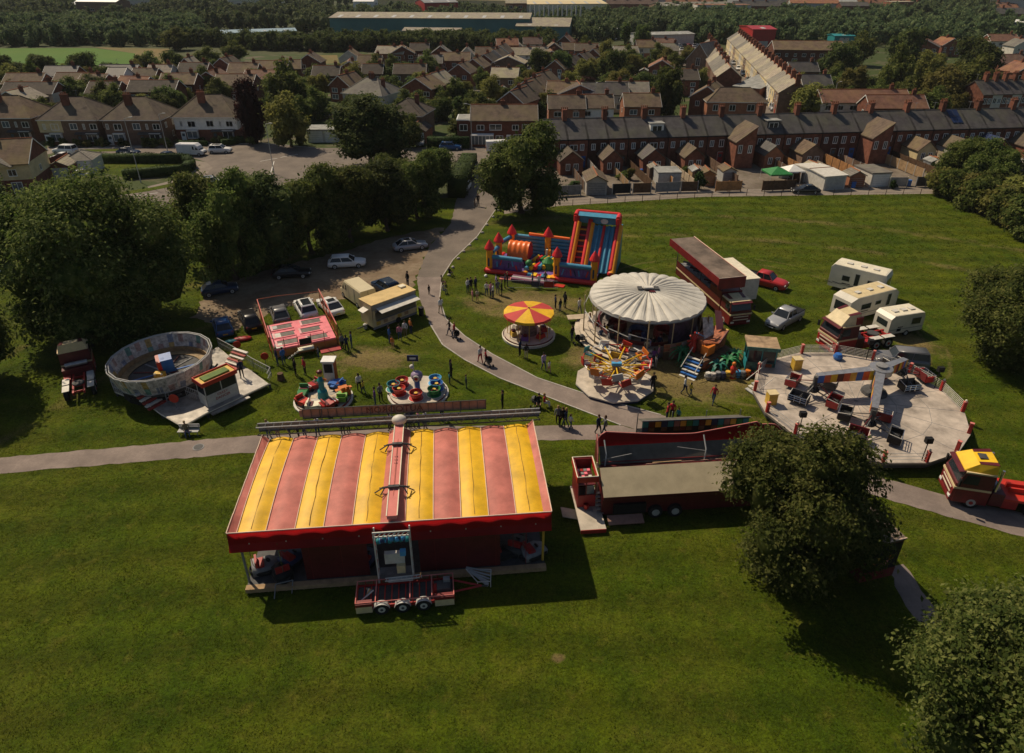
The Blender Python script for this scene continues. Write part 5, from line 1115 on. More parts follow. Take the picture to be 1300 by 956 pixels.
# ------------------------------------------------------------------ people
def skin_mesh(vs,es,rad,sub=1):
    me=bpy.data.meshes.new('p'); me.from_pydata(vs,es,[]); o=bpy.data.objects.new('p',me); COL.objects.link(o)
    m=o.modifiers.new('s','SKIN'); m.use_smooth_shade=True
    for i,r_ in enumerate(rad): me.skin_vertices[0].data[i].radius=(r_,r_) if not isinstance(r_,tuple) else r_; me.skin_vertices[0].data[i].use_root=(i==0)
    s=o.modifiers.new('d','SUBSURF'); s.levels=sub
    dg=bpy.context.evaluated_depsgraph_get(); out=bpy.data.meshes.new_from_object(o.evaluated_get(dg)); bpy.data.objects.remove(o); return out
def personkit(pose,fem=False):
    # joints: 0 pelvis 1 waist 2 chest 3 neck 4 headlow 5 headtop
    J=[(0,0,.95),(0,0,1.12),(0,-.01,1.36),(0,0,1.50),(0,-.015,1.58),(0,-.01,1.70)]; Rr=[.135,(.12,.10),(.155,.115),.055,(.075,.085),(.078,.09)]
    E_=[(0,1),(1,2),(2,3),(3,4),(4,5)]
    def limb(base,pts,rr):
        p=base
        for q,r_ in zip(pts,rr): J.append(q); Rr.append(r_); E_.append((p,len(J)-1)); p=len(J)-1
    for s in(-1,1):
        hx=.10
        if pose=='stand': kn=(s*.11,-.01,.50); an=(s*.12,.02,.09); to=(s*.14,-.13,.04)
        elif pose=='walk': kn=(s*.10,-.16 if s>0 else .02,.50); an=(s*.10,-.24 if s>0 else .24,.09); to=(s*.11,-.40 if s>0 else .10,.045)
        elif pose=='sit': kn=(s*.14,-.42,.93-.02); an=(s*.14,-.46,.50); to=(s*.14,-.62,.46)
        limb(0,[(s*hx,0,.88),kn,an,to],[.092,.062,.042,.038])
        if pose=='stand' : el=(s*.25,.03,1.14); wr=(s*.22,-.10,.93); ha=(s*.21,-.14,.86)
        elif pose=='walk': el=(s*.24,.10 if s>0 else -.06,1.15); wr=(s*.24,.06 if s>0 else -.26,.93); ha=(s*.24,.02 if s>0 else -.33,.88)
        else: el=(s*.26,-.06,1.16); wr=(s*.16,-.30,1.05); ha=(s*.13,-.38,1.02)
        limb(2,[(s*.18,0,1.42),el,wr,ha],[.06,.045,.032,.036])
    me=skin_mesh(J,E_,Rr); 
    if pose=='sit':
        for v in me.vertices: v.co.z-=.44
    off=.44 if pose=='sit' else 0
    me.materials.clear(); 
    for m in('shirt','trousers','skin','shoe'): me.materials.append(mat(m))
    hands=[Vector(j) for j in J if abs(j[0])>.12 and .8<j[2]<1.1 and j in (J[13],J[-1])]
    hands=[Vector(J[13]),Vector(J[21])] if len(J)>21 else [Vector(J[-1])]
    for p in me.polygons:
        c=p.center+Vector((0,0,off)); k=0
        if c.z>1.50: k=2
        elif any((c-h).length<.09 for h in hands): k=2
        elif pose=='sit' and c.y<-.1 and c.z<1.02 and abs(c.x)<.22: k=1
        elif c.z<.97: k=1
        if (c.z<.12 and pose!='sit') or (pose=='sit' and c.z<.54): k=3
        p.material_index=k
    k=Kit(); k.add(me,'body')
    mb=MB(); mb.sph((0,.018,1.685-off),.098,'hair',10,(.95,1.05,1.1),6)
    if fem: mb.sph((0,.07,1.60-off),.075,'hair',8,(1,.7,1.6),5)
    mb.v=[v for v in mb.v]; k.add(mb,'hair')
    fm=MB(); fm.sph((0,-.105,1.645-off),.016,'skin',6,(1,1.2,1.2),4)
    for s in(-1,1): fm.sph((s*.032,-.098,1.675-off),.011,'black',6,(1,.6,1),4); fm.sph((s*.088,0,1.655-off),.022,'skin',6,(.5,1,1.3),4)
    fm.box((0,-.1,1.612-off),(.04,.012,.01),'maroon'); k.add(fm,'face'); return k
for po in('stand','walk','sit'):
    for fe in(0,1): KIT['p_%s%d'%(po,fe)]=personkit(po,bool(fe))
for k_,c in {'hair_dark':(.02,.014,.01),'hair_fair':(.3,.2,.08),'hair_brown':(.08,.04,.02),'hair_grey':(.35,.34,.33)}.items(): PAL[k_]=(c,.7,0,.2,20)
TOPS=['navy','black','white','grey','red','pink','blue','green','denim','purple','teal','cream','orange','khaki','lilac']
rp=random.Random(21)
def people(place,lst,group=None):
    """lst: (px,py,top,bottom,size,pose[,z]) ordered left to right"""
    cnt=len(lst)
    for i,q in enumerate(sorted(lst,key=lambda e:e[0])):
        px,py,top,bot,s,pose=q[:6]; z=q[6] if len(q)>6 else 0
        kd='child' if s<.8 else 'person'
        verb={'stand':'standing','walk':'walking','sit':'sitting'}[pose]
        lb='person in %s top and %s %s%s%s'%(top,bot,verb,(' '+ORD[i]+' from left ') if cnt>1 else ' ',place)
        if s<.8: lb=lb.replace('person','child',1)
        t=thing('person',lb,'person' if s>=.8 else 'child',G(px,py,z),rp.uniform(0,6.28) if len(q)<8 else R(q[7]),group,scale=(s*1.1,s*1.1,s*1.1))
        KIT['p_%s%d'%(pose,rp.randint(0,1))].put(t,{'shirt':'cloth_'+top,'trousers':'cloth_'+bot,'hair':rp.choice(['hair_dark','hair_brown','hair_fair','hair_dark'])})
S_,Wk,St='stand','walk','sit'
people('on path behind dodgem roof',[(342,556,'white','denim',.95,S_),(354,557,'cream','skin',.85,S_),(369,557,'denim','navy',.9,S_),(380,557,'black','black',1,S_),(388,557,'pink','denim',.95,S_),(404,554,'white','denim',1.05,S_)])
people('before the teacup ride',[(495,546,'white','black',.9,S_),(508,545,'cream','grey',.85,S_),(518,545,'grey','denim',1,S_),(524,543,'navy','black',1,S_),(532,544,'pink','denim',1,S_),(540,545,'white','grey',1,S_)])
people('close behind the dodgem sign',[(436,552,'black','black',.9,S_),(443,550,'navy','black',.75,S_)])
people('just left of teacups',[(477,515,'purple','denim',1,S_),(484,510,'grey','black',1,S_)])
people('right side of teacups',[(561,533,'black','black',1,Wk),(571,488,'teal','navy',.7,S_),(573,480,'black','black',1.05,S_),(592,493,'navy','navy',.75,S_)])
people('alone on grass between paths',[(638,519,'black','black',1,S_)])
people('at the path fork',[(708,540,'grey','black',1.05,Wk),(714,541,'black','black',1,Wk),(718,542,'navy','denim',1,Wk),(724,545,'white','denim',.8,Wk)])
people('linking arms near kiosk path',[(759,551,'navy','black',1,Wk),(767,552,'grey','denim',1,Wk)])
people('behind the striped game stall',[(846,535,'red','navy',1,S_),(852,533,'red','black',1,S_),(860,536,'teal','black',.75,S_)])
people('below the trampolines, right',[(435,444,'grey','black',.95,S_,0),(441,447,'navy','black',1,Wk),(447,442,'denim','denim',1,S_)])
people('at front of trampolines',[(353,464,'navy','denim',1.05,S_),(361,463,'blue','denim',1,S_),(376,477,'black','black',1,S_),(388,476,'red','black',1,S_),(405,455,'grey','denim',.7,S_)])
people('by the food trailer front',[(495,436,'blue','denim',1.05,S_),(499,443,'orange','skin',.75,S_)])
people('by the drive above the food trailer',[(518,364,'black','navy',1.05,S_)])
people('in white on the curved path',[(560,399,'white','cream',1.1,Wk)])
people('in the middle of the curved path top',[(545,374,'black','black',.65,S_)])
people('pushing a pram up the path',[(571,425,'black','navy',1,Wk),(577,428,'red','denim',.9,Wk),(610,461,'white','red',1,Wk),(617,463,'red','black',.9,Wk)])
people('in castle crowd at left',[(594,372,'white','navy',1,S_),(598,371,'black','black',1,S_),(604,370,'navy','black',1,S_),(600,382,'pink','skin',.8,S_),(606,382,'cream','skin',.75,S_)])
people('in castle crowd at centre',[(618,376,'white','denim',.95,S_),(623,377,'pink','denim',1,S_),(626,379,'white','navy',1,S_),(632,374,'grey','grey',1,S_),(637,375,'black','black',1,S_),(641,366,'navy','black',1,S_),(644,364,'black','navy',1,S_),(630,365,'lilac','black',.9,S_)])
people('by the castle steps',[(676,363,'denim','navy',.95,S_),(684,365,'white','denim',.9,S_),(692,361,'grey','black',.9,S_)])
people('between castle and round roof',[(705,392,'navy','black',.9,S_),(711,396,'black','denim',.85,S_),(717,391,'black','black',1.05,S_),(735,398,'white','grey',1,Wk)])
people('with a pram beside striped roundabout',[(726,434,'black','navy',1,S_)])
people('before the yellow roundabout',[(660,452,'navy','black',1,S_),(668,456,'black','cream',.9,S_)])
people('queueing below round roof',[(762,436,'denim','denim',.95,S_),(766,430,'navy','black',.95,S_),(772,440,'grey','black',1,S_),(777,441,'black','navy',1,S_),(786,440,'navy','black',1,S_),(798,443,'white','black',1,Wk)])
people('beside the arm ride',[(820,452,'cream','denim',1,S_),(824,450,'lilac','black',.95,S_),(828,448,'black','black',1,S_),(836,447,'navy','black',1.05,S_),(829,462,'purple','navy',.9,S_),(832,468,'grey','grey',.8,S_),(835,458,'pink','denim',.9,S_)])
people('by dark corner of seat ride',[(828,497,'black','black',1.05,S_)])
people('on steps of pirate fun house',[(888,474,'black','black',.95,S_)])
people('on open grass',[(684,517,'black','black',1,St),(691,516,'red','white',.95,St)])
people('on bench ride entrance deck',[(308,480,'navy','black',1.05,S_,.6)])
people('by bench on the path',[(238,552,'maroon' if False else 'khaki','denim',.95,St)])
people('beside the street gate at drive',[(607,262,'black','black',1.1,S_)])
people('on path edge by castle',[(561,362,'khaki','skin',.9,St),(563,372,'cream','denim',.9,St),(571,351,'black','navy',.9,St)])
def pram(label,px,py,rz,m='black'):
    t=thing('pram',label,'pram',G(px,py),rz); mb=MB(); mb.lathe([(.0,.45),(.28,.5),(.33,.72),(.30,.8)],m,10,smooth=True); mb.lathe([(.32,.72),(.30,.95),(.12,1.08),(0,1.1)],m,10,a0=.2,a1=PI+.2,smooth=True); mb.build('seat',t)
    mb=MB(); mb.tube((-.35,0,.15),(.3,0,.6),.02,'grey',5); mb.tube((.35,0,.15),(-.3,0,.6),.02,'grey',5); mb.tube((-.3,-.2,.6),(-.55,-.2,1.0),.02,'grey',5); mb.tube((-.3,.2,.6),(-.55,.2,1.0),.02,'grey',5); mb.tube((-.55,-.2,1.),(-.55,.2,1.),.025,m,5); mb.build('frame',t)
    for x in(-.35,.35):
        for y in(-.22,.22): f=MB(); f.tube((x,y-.02,.13),(x,y+.02,.13),.13,'rubber',10); f.build('wheel',t)
pram('dark pram being pushed on the path near the yellow roundabout',580,431,-.8); pram('black pram on the path below the yellow roundabout',621,465,-.8,'darkgrey')
pram('pram beside a person left of the round roof',733,437,.3); pram('second pram nearer the round roof steps',739,436,2.2,'darkgrey'); pram('pram parked on grass near the seated people',679,516,1.,'darkgrey')

people('on the curved wooden steps',[(748,418,'white','denim',1,S_),(757,424,'red','black',.95,S_),(770,428,'yellow','navy',.8,S_)])
people('strolling on open grass near roundabout',[(690,470,'lilac','denim',1,Wk),(697,473,'white','pink',.7,Wk)])
people('waiting by the food trailer end',[(508,432,'pink','denim',.95,S_),(515,428,'white','khaki',1,S_),(522,424,'orange','navy',.95,S_)])
people('strolling below the fun house',[(868,500,'white','navy',1,Wk),(876,503,'yellow','denim',.75,Wk),(905,512,'red','denim',1,Wk)])
people('on grass between toddler rides',[(462,500,'yellow','denim',.75,Wk),(457,497,'white','black',1,Wk)])

# ------------------------------------------------------------------ the fair
def part(root,name,fn,label=None):
    mb=MB(); fn(mb); return mb.build(name,root,label=label)
# ---- dodgems
a=G(289,683,4.2); b=G(700,655,4.2); DW=(b-a).length; DR=math.atan2(b.y-a.y,b.x-a.x); dc=(a+b)/2
D=thing('dodgem_ride','large bumper car pavilion with pink and yellow striped roof and red valance','fairground ride',(dc.x,dc.y,0),DR)
hw=DW/2; DD=9.6; ZR=4.2
def f(mb):
    mb.bx(-hw+.5,hw-.35,-.25,DD,.0,.38,'darkgrey'); mb.bx(-hw+.45,hw-.3,-.6,-.22,.12,.42,'wood')
    for i in range(34): x=-hw+.75+i*(DW-1.2)/34; mb.tube((x,-.62,.28),(x,-.58,.28),.17,'wood',8)
part(D,'platform',f)
# roof: alternating sagging tarps
def stripe(mb,x0,x1,m,nseg=6,z0=ZR,bulge=.16):
    mb.grid(lambda u,v:(x0+(x1-x0)*u,DD*v,z0+bulge*math.sin(PI*u)+.28*math.sin(PI*v)+.018*math.sin(v*DD*2.2+x0*7)*math.sin(PI*u)+.012*math.sin(u*9+x0)),8,16,m)
sw=(DW-.9-1.5)/10; x=-hw
mb_x=[];podx=[]; x=-hw+.45
for half in(0,1):
    x_0=x
    def f(mb):
        global x
        for m_ in (['canvasyellow','canvaspink']*3)[:5]: stripe(mb,x,x+sw,m_); mb_x.append((x,m_)); x+=sw
    rf=part(D,'canvas_roof',f)
    if half==0: podx.append(x); x+=1.5
def f(mb):
    for x,m_ in mb_x:
        mb.path([(x,DD*j/6,ZR+.06+.28*math.sin(PI*j/6)) for j in range(7)],.03,'seam',5)
        if m_=='canvasyellow':
            rr_=random.Random(int(x*10)); p=[(x+sw*.5+rr_.uniform(-.05,.05),DD*(j+.5)/12,ZR+.175+.28*math.sin(PI*(j+.5)/12)) for j in range(12)]; mb.path(p,.018,'dirtyline',4)
part(rf,'seams',f)
for s in(-1,1):
  def f(mb):
          for j in range(6):
              y0,y1=DD*j/6,DD*(j+1)/6; q=lambda y:ZR+.28*math.sin(PI*y/DD)
              mb.add([(s*(hw-.45),y0,q(y0)),(s*(hw-.45),y1,q(y1)),(s*(hw+.02),y1,ZR+.42),(s*(hw+.02),y0,ZR+.36)],[(0,1,2,3)],'canvaspink')
              mb.tube((s*(hw+.02),y0,ZR+.38),(s*(hw+.02),y1,ZR+.42),.035,'seam',5)
  part(D,'side_fascia',f)
def f(mb):
    for j in range(10):
        y0,y1=DD*j/10,DD*(j+1)/10
        def hh(y): return .75*min(1,math.sin(PI*min(max(y/DD,.03),.97))*1.6)
        for s in(-1,1):
            mb.add([(podx[0]+.75,y0,ZR+.45+hh(y0)*.5),(podx[0]+.75,y1,ZR+.45+hh(y1)*.5),(podx[0]+.75+s*.76,y1,ZR+.1+.2*math.sin(PI*y1/DD)),(podx[0]+.75+s*.76,y0,ZR+.1+.2*math.sin(PI*y0/DD))],[(0,1,2,3)],'canvaspink',True)
    mb.bx(podx[0]+.45,podx[0]+1.05,.1,DD,ZR+.5,ZR+.78,'salmon')
    for s in(-.32,.32): mb.bx(podx[0]+.75+s-.03,podx[0]+.75+s+.03,.1,DD,ZR+.785,ZR+.82,'palecream')
cp=part(D,'centre_spine',f)
text(cp,'6  6  6',.32,'maroon',(podx[0]+.75,5.4,ZR+.80),(0,0,PI/2),.01)
for yy in(2.6,7.0):
    def f(mb):
        X=podx[0]+.75
        for s in(-1,1):
            mb.tube((X,yy,ZR+.95),(X+s*.75,yy+.06,ZR+.80),.07,'darkgrey',6); mb.tube((X+s*.7,yy+.06,ZR+.8),(X+s*.95,yy+.35,ZR+.55),.045,'darkgrey',5); mb.tube((X+s*.7,yy+.06,ZR+.8),(X+s*1.25,yy+.1,ZR+.4),.045,'darkgrey',5); mb.tube((X+s*.6,yy,ZR+.8),(X+s*.85,yy-.3,ZR+.5),.045,'darkgrey',5)
        mb.box((X,yy,ZR+.92),(.7,.2,.14),'darkgrey')
    part(D,'bracket',f)
def f(mb):
    n=24
    for i in range(n):
        x0,x1=-hw+DW*i/n,-hw+DW*(i+1)/n
        mb.add([(x0,-.03,ZR+.36-.0),(x1,-.03,ZR+.36),(x1,-.12,ZR-.45),(x0,-.12,ZR-.45)],[(3,2,1,0)],'redcanvas'); mb.add([(x0,-.12,ZR-.45),(x1,-.12,ZR-.45),(x1,-.32,ZR-.92),(x0,-.32,ZR-.92)],[(3,2,1,0)],'redcanvas')
    mb.tube((-hw,-.03,ZR+.38),(hw,-.03,ZR+.38),.04,'seam',5)
    for i in range(9): mb.sph((-hw+1.2+i*2.15,-.16,ZR-.42),.045,'palecream',5)
    for s in(-1,1): mb.add([(s*hw,-.03,ZR+.36),(s*hw,DD,ZR+.36),(s*hw,DD,ZR-.7),(s*hw,-.2,ZR-.9)],[(0,1,2,3)],'red')
part(D,'valance',f)
def f(mb):
    mb.bx(-hw+4.1,podx[0]-.95,-.1,.0,.4,ZR-.5,'maroon'); mb.bx(podx[0]+2.2,hw-3.2,-.1,.0,.4,ZR-.5,'maroon'); mb.bx(-hw+.6,hw-.6,DD-.1,DD,.4,1.4,'maroon')
    for i in range(8): x=-hw+4.5+i*1.9; mb.bx(x,x+.04,-.13,-.1,.4,ZR-.5,'deepred') if not podx[0]-1.2<x<podx[0]+2.2 else None
part(D,'back_panels',f)
for x in(-hw+.55,hw-.45):
    for y in(0.1,DD-.2): part(D,'corner_post',lambda mb:mb.tube((x,y,.3),(x,y,ZR+.2),.08,'gold' if x>0 else 'grey',8))
def f(mb):   # entrance truss in front of the spine
    X=podx[0]+.75
    for s in(-1,1):
        for yy in(-1.0,-.55): mb.tube((X+s*1.05,yy,.1),(X+s*1.05,yy,ZR+.55),.05,'offwhite',5)
        for k in range(11):
            z=.4+k*.38; mb.tube((X+s*1.05,-1.0,z),(X+s*1.05,-.55,z+.3),.035,'lightgrey' if k%2 else 'red',4)
    for z in(ZR+.55,ZR+.2): mb.tube((X-1.1,-1.,z),(X+1.1,-1.,z),.055,'offwhite',5)
    for k in range(8): mb.tube((X-1.1+k*.275,-1.,ZR+.2),(X-1.1+(k+1)*.275,-1.,ZR+.55),.03,'lightgrey',4)
part(D,'entrance_truss',f)
def f(mb):
    X=podx[0]+.75; rr_=random.Random(4)
    for i in range(16): mb.sph((X-.8+i*.11,-.95+.1*rr_.random(),ZR-.2+.18*rr_.random()),.2,['teal','skyblue','navy'][i%3],7)
    mb.box((X,-.6,2.3),(1.2,.3,.8),'offwhite'); mb.box((X+.35,-.8,1.6),(.5,.4,.6),'cream'); mb.box((X+.55,-.85,2.9),(.35,.3,.35),'skyblue'); mb.box((X,-.3,.6),(2.1,.6,.5),'grey')
part(D,'tower_load',f)
def f(mb):   # lattice beam along the rear
    y=DD+.15; 
    for yy,z in((y,ZR+.3),(y+.5,ZR+.3),(y,ZR+.95),(y+.5,ZR+.95)): mb.tube((-hw-.4,yy,z),(hw+.6,yy,z),.05,'darkgrey' if z<ZR+.5 else 'lightgrey',5)
    n=34
    for k in range(n):
        x0=-hw-.4+(DW+1)*k/n; x1=-hw-.4+(DW+1)*(k+1)/n; mb.tube((x0,y,ZR+.3+(k%2)*.65),(x1,y,ZR+.95-(k%2)*.65),.03,'darkgrey',4); mb.tube((x0,y,ZR+.95),(x0,y+.5,ZR+.95),.03,'darkgrey',4)
    mb.bx(-hw-.4,hw+.6,y+.52,y+.56,ZR+.3,ZR+.9,'grey')
part(D,'rear_truss',f)
SX=podx[0]+.2
def f(mb):   # back of the name board
    y=DD+1.0
    mb.bx(SX-6.4,SX+6.9,y,y+.05,ZR+1.0,ZR+1.75,'salmonbrown'); mb.box((SX-6.4,y+.02,ZR+1.38),(.4,.08,.55),'salmonbrown')
    for i in range(23): x=SX-6.35+i*.6; mb.tube((x,y-.05,ZR+.98),(x,y-.05,ZR+1.78),.025,'darkgrey',4)
    for z in(ZR+.98,ZR+1.78): mb.tube((SX-6.4,y-.05,z),(SX+6.9,y-.05,z),.035,'darkgrey',4)
    for x in(SX-5,SX,SX+5): mb.tube((x,DD+.65,ZR+.9),(x,y,ZR+1.7),.04,'darkgrey',4)
sb=part(D,'name_board',f); text(sb,'AUTODROM',.72,'maroon',(SX+.2,DD+.97,ZR+1.36),(PI/2,0,0),.01,flip=True).data.name='lettering'
part(D,'hub_light',lambda mb:(mb.sph((podx[0]+.75,DD+.1,ZR+1.0),.55,'offwhite',14,(1,.8,.7),8)))
bum=['black','navy','darkgrey','black','maroon','navy','darkgrey']
for i,(x,y,rz_,m_) in enumerate([(-8.3,1.0,.3,'grey'),(-6.7,1.5,.9,'navy'),(-7.2,.5,2.0,'black'),(-2.0,1.0,1.2,'navy'),(6.6,.8,.2,'black'),(7.7,1.2,1.1,'darkgrey'),(8.7,.6,.4,'grey')]):
    w_=D.matrix_world if False else Matrix.Translation(D.location)@Matrix.Rotation(DR,4,'Z'); p=w_@Vector((x,y,.38))
    t=thing('bumper_car',['silver-grey bumper car at the extreme left end of the pavilion','navy bumper car inside the left opening, further in','black bumper car inside the left opening near the edge','navy bumper car by the pavilion entrance truss','black bumper car inside the right opening, leftmost there','dark grey bumper car in the middle of the right opening','grey bumper car at the right corner post of the pavilion'][i],'bumper car',p,DR+rz_,'bumper cars parked under the pavilion')
    mb=MB(); mb.lathe([(.9,.05),(.98,.18),(.98,.34),(.9,.42)],'rubber',16); mb.v=[(v[0]*1.05,v[1]*.68,v[2]) for v in mb.v]; mb.build('bumper_ring',t)
    mb=MB(); loft(mb,[(-.8,[(-.5,.1),(-.5,.75),(.5,.75),(.5,.1)]),(-.3,[(-.56,.1),(-.56,.6),(.56,.6),(.56,.1)]),(.3,[(-.55,.1),(-.55,.62),(.55,.62),(.55,.1)]),(.85,[(-.4,.1),(-.4,.42),(.4,.42),(.4,.1)])],m_); mb.build('body',t)
    part(t,'seat',lambda mb:(mb.box((-.25,0,.68),(.4,.8,.15),'red'),mb.box((-.5,0,.9),(.14,.85,.4),'red'))); part(t,'steering_wheel',lambda mb:mb.tube((.18,0,.72),(.24,0,.78),.16,'black',10)); part(t,'pole',lambda mb:mb.tube((-.7,0,.7),(-.75,0,3.3),.025,'chrome',5))
# ---- triple axle utility trailer
m_,L_,a_=seg((453,782),(577,770))
T=thing('utility_trailer','open red triple-axle utility trailer with cream boxes parked below the pavilion','trailer',(m_.x,m_.y+.05,0),a_,scale=(1,.74,1))
def f(mb):
    l=L_/2
    for y in(.05,2.2): mb.bx(-l,l,y-.05,y+.05,.42,.66,'red')
    for i in range(15): x=-l+L_*i/14; mb.bx(x-.03,x+.03,.0,2.2,.52,.60,'scarlet')
    for y in(.0,2.25): 
        mb.tube((-l,y,.98),(l,y,.98),.04,'salmon',5)
        for i in range(13): x=-l+L_*i/12; mb.tube((x,y,.64),(x,y,.98),.028,'scarlet',5)
    for x in(-l,l,-l*.6,l*.1,l*.55): mb.tube((x,0,.98),(x,2.25,.98),.035,'salmon',5)
    mb.tube((l,.5,.8),(l+1.7,1.1,.6),.07,'red',6); mb.tube((l,1.7,.8),(l+1.7,1.1,.6),.07,'red',6); mb.tube((l+1.5,1.1,.6),(l+2.1,1.1,.55),.06,'darkgrey',6)
part(T,'frame',f)
part(T,'deck',lambda mb:mb.bx(-L_/2+.05,L_/2-.05,.1,2.15,.50,.54,'darkgrey'))
l=L_/2
for x0,x1 in((-l,-l+.95),(l-1.15,l)): part(T,'storage_box',lambda mb:(mb.bx(x0,x1,-.12,.35,.22,.72,'cream'),mb.bx(x0,x1,-.12,.35,.725,.95,'deepred')))
part(T,'ladder_rack',lambda mb:[mb.tube((-l+1.7,y,1.2),(l-2.0,y,1.26),.04,'offwhite',5) for y in(1.75,2.05)]+[mb.tube((-l+1.8+k*.3,1.75,1.2),(-l+1.8+k*.3,2.05,1.2),.025,'offwhite',4) for k in range(8)]+[mb.bx(-l+1.9,-l+3.4,1.7,2.1,1.08,1.17,'lightgrey')])
part(T,'generator',lambda mb:(mb.box((l-.6,1.0,.85),(.8,.9,.5),'darkgrey'),mb.tube((l-1.05,.6,.85),(l-1.05,1.3,.85),.16,'red',8),mb.box((l-.4,1.4,1.1),(.4,.4,.4),'grey')))
part(T,'cargo',lambda mb:[mb.tube((-l+.2+.1*k,.4+.12*k,.75),(-l+1.0-.07*k,1.3+.05*k,.9),.05,['offwhite','grey','wood','gold'][k%4],5) for k in range(7)])
for i in range(3):
    x=-1.4+i*1.24; mb=MB(); mb.tube((x,-.18,.42),(x,.12,.42),.42,'rubber',18); w_=mb.build('wheel',T); part(w_,'rim',lambda mb:(mb.tube((x,-.21,.42),(x,-.185,.42),.22,'offwhite',12),mb.tube((x,-.24,.42),(x,-.21,.42),.09,'darkgrey',8)))
    o=part(T,'mudguard',lambda mb:mb.lathe([(.50,-.22),(.50,.26)],'lightgrey',8,a0=.2,a1=PI-.2)); o.rotation_euler=(PI/2,0,0); o.location=(x,0,.42)
# folding walkway and frame on the grass
t=thing('folding_steps','set of grey folding metal treads lying on grass beside the trailer drawbar','folding steps',G(594,728),-.12)
def f(mb):
    for i in range(7):
        a0=-.1-.16*i; mb.box((.7+.05*i,-.1-.22*i+.03*i*i*.6,.55-.03*i),(1.6-.06*i,.09,.05),'lightgrey',rz=-.12-.10*i)
part(t,'treads',f); part(t,'frame',lambda mb:(mb.path([(-.1,-.1,.5),(.8,-1.0,.45),(1.6,-.9,.5),(1.5,0,.55),(-.1,-.1,.5)],.03,'offwhite'),[mb.tube((x,y,0),(x,y,.5),.03,'offwhite') for x,y in((0,-.1),(.8,-1.),(1.6,-.9))]))
t=thing('metal_frame','small grey tubular frame standing on grass left of the trailer','frame',G(349,757),.12); part(t,'tube_frame',lambda mb:mb.path([(0,-.2,0),(.1,.3,.7),(1.1,.5,.7),(1.0,.1,0)],.035,'grey'))
# ---- arcade trailer
a=G(762,662); b=G(906,653); AR=math.atan2(b.y-a.y,b.x-a.x); A=thing('arcade_trailer','long red and cream show trailer with curved red top board, beside the big tree','trailer',a,AR); AL=13.2
def f(mb):
    mb.bx(.1,AL,.3,2.5,.32,1.75,'maroon'); mb.bx(.1,AL,.28,.30,1.6,1.75,'maroon'); mb.bx(.9,3.2,.1,.3,.5,1.3,'black'); mb.bx(.35,AL,2.48,2.6,.5,3.2,'deepred')
part(A,'body',f)
def f(mb):
    mb.add([(.1,.0,2.15),(AL,.0,2.15),(AL,1.7,3.35),(.1,1.7,3.35)],[(0,1,2,3)],'creamdull'); mb.add([(.1,.0,2.15),(AL,.0,2.15),(AL,.12,1.72),(.1,.12,1.72)],[(3,2,1,0)],'maroon'); mb.ext([(.1,1.75),(1.75,1.75),(1.75,3.25),(1.7,3.25),(.1,1.93)],.1,.14,'deepred')
part(A,'side_panel',f)
def f(mb):
    mb.bx(.2,AL,1.8,2.5,2.9,3.0,'maroon'); mb.add([(.3,2.4,3.05),(AL+.3,2.4,3.05),(AL+.3,3.2,4.05),(.3,3.2,4.05)],[(0,1,2,3)],'greycloth')
part(A,'roof',f)
def f(mb):
    n=40; top=[]; 
    for i in range(n+1):
        u=i/n; 
        if u<.05: z=5.2+.85*math.sin(u/.05*PI/2)
        else: z=6.05-.55*math.sin(PI*min(1,(u-.05)/.5)*.5) if u<.52 else 5.5+.75*min(1,(u-.52)/.33) if u<.87 else (6.0-.1*0) - max(0,(u-.93)/.07)**2*.7
        top.append((.1+u*(AL+.5),z-.95))
    for (x0,z0),(x1,z1) in zip(top,top[1:]):
        mb.add([(x0,3.2,4.0),(x1,3.2,4.0),(x1,3.45,z1),(x0,3.45,z0)],[(0,1,2,3)],'redcanvas'); mb.add([(x0,3.5,4.2),(x1,3.5,4.2),(x1,3.5,z1),(x0,3.5,z0)],[(3,2,1,0)],'red')
        mb.tube((x0,3.46,z0),(x1,3.46,z1),.045,'salmon',5)
    pts=[(.15,3.4,5.0),(.12,3.0,4.7),(.1,2.5,4.0),(.1,2.3,2.9)]; 
    for p,q in zip(pts,pts[1:]): mb.tube(p,q,.06,'salmon',5)
    mb.add([(.1,3.4,5.0),(.1,2.5,4.0),(.1,2.3,2.9),(.1,3.5,2.9)],[(0,1,2,3)],'maroon')
part(A,'top_board',f)
def f(mb):
    for x in(.6,7.8): mb.path([(x,2.3,3.0),(x+.1,2.5,3.8),(x+.05,3.2,4.6)],.05,'lightgrey'); 
    mb.tube((.5,2.4,3.5),(2.5,2.5,3.8),.03,'grey',4); mb.tube((5.8,2.6,4.1),(8.,2.6,3.6),.03,'grey',4); mb.tube((3.5,2.1,3.1),(9.8,2.2,3.15),.05,'salmonbrown',5); mb.tube((4,2.2,3.1),(6,2.0,3.3),.07,'wood',5)
part(A,'struts',f)
part(A,'ramp',lambda mb:mb.box((1.7,-.28,.32),(2.5,.75,.08),'salmonbrown',rx=.25))
for x in(3.9,5.3): 
    mb=MB(); mb.tube((x,.02,.5),(x,.29,.5),.5,'rubber',16); w_=mb.build('wheel',A); part(w_,'rim',lambda mb:mb.tube((x,-.02,.5),(x,.018,.5),.27,'lightgrey',12))
part(A,'ladder_side',lambda mb:[mb.tube((-.12,1.2+.1*k,1+.28*k),(.05,1.9,1+.28*k),.03,'lightgrey',4) for k in range(9)]+[mb.tube((-.05,1.1,.6),(-.05,2.0,3.6),.05,'cream',5)])
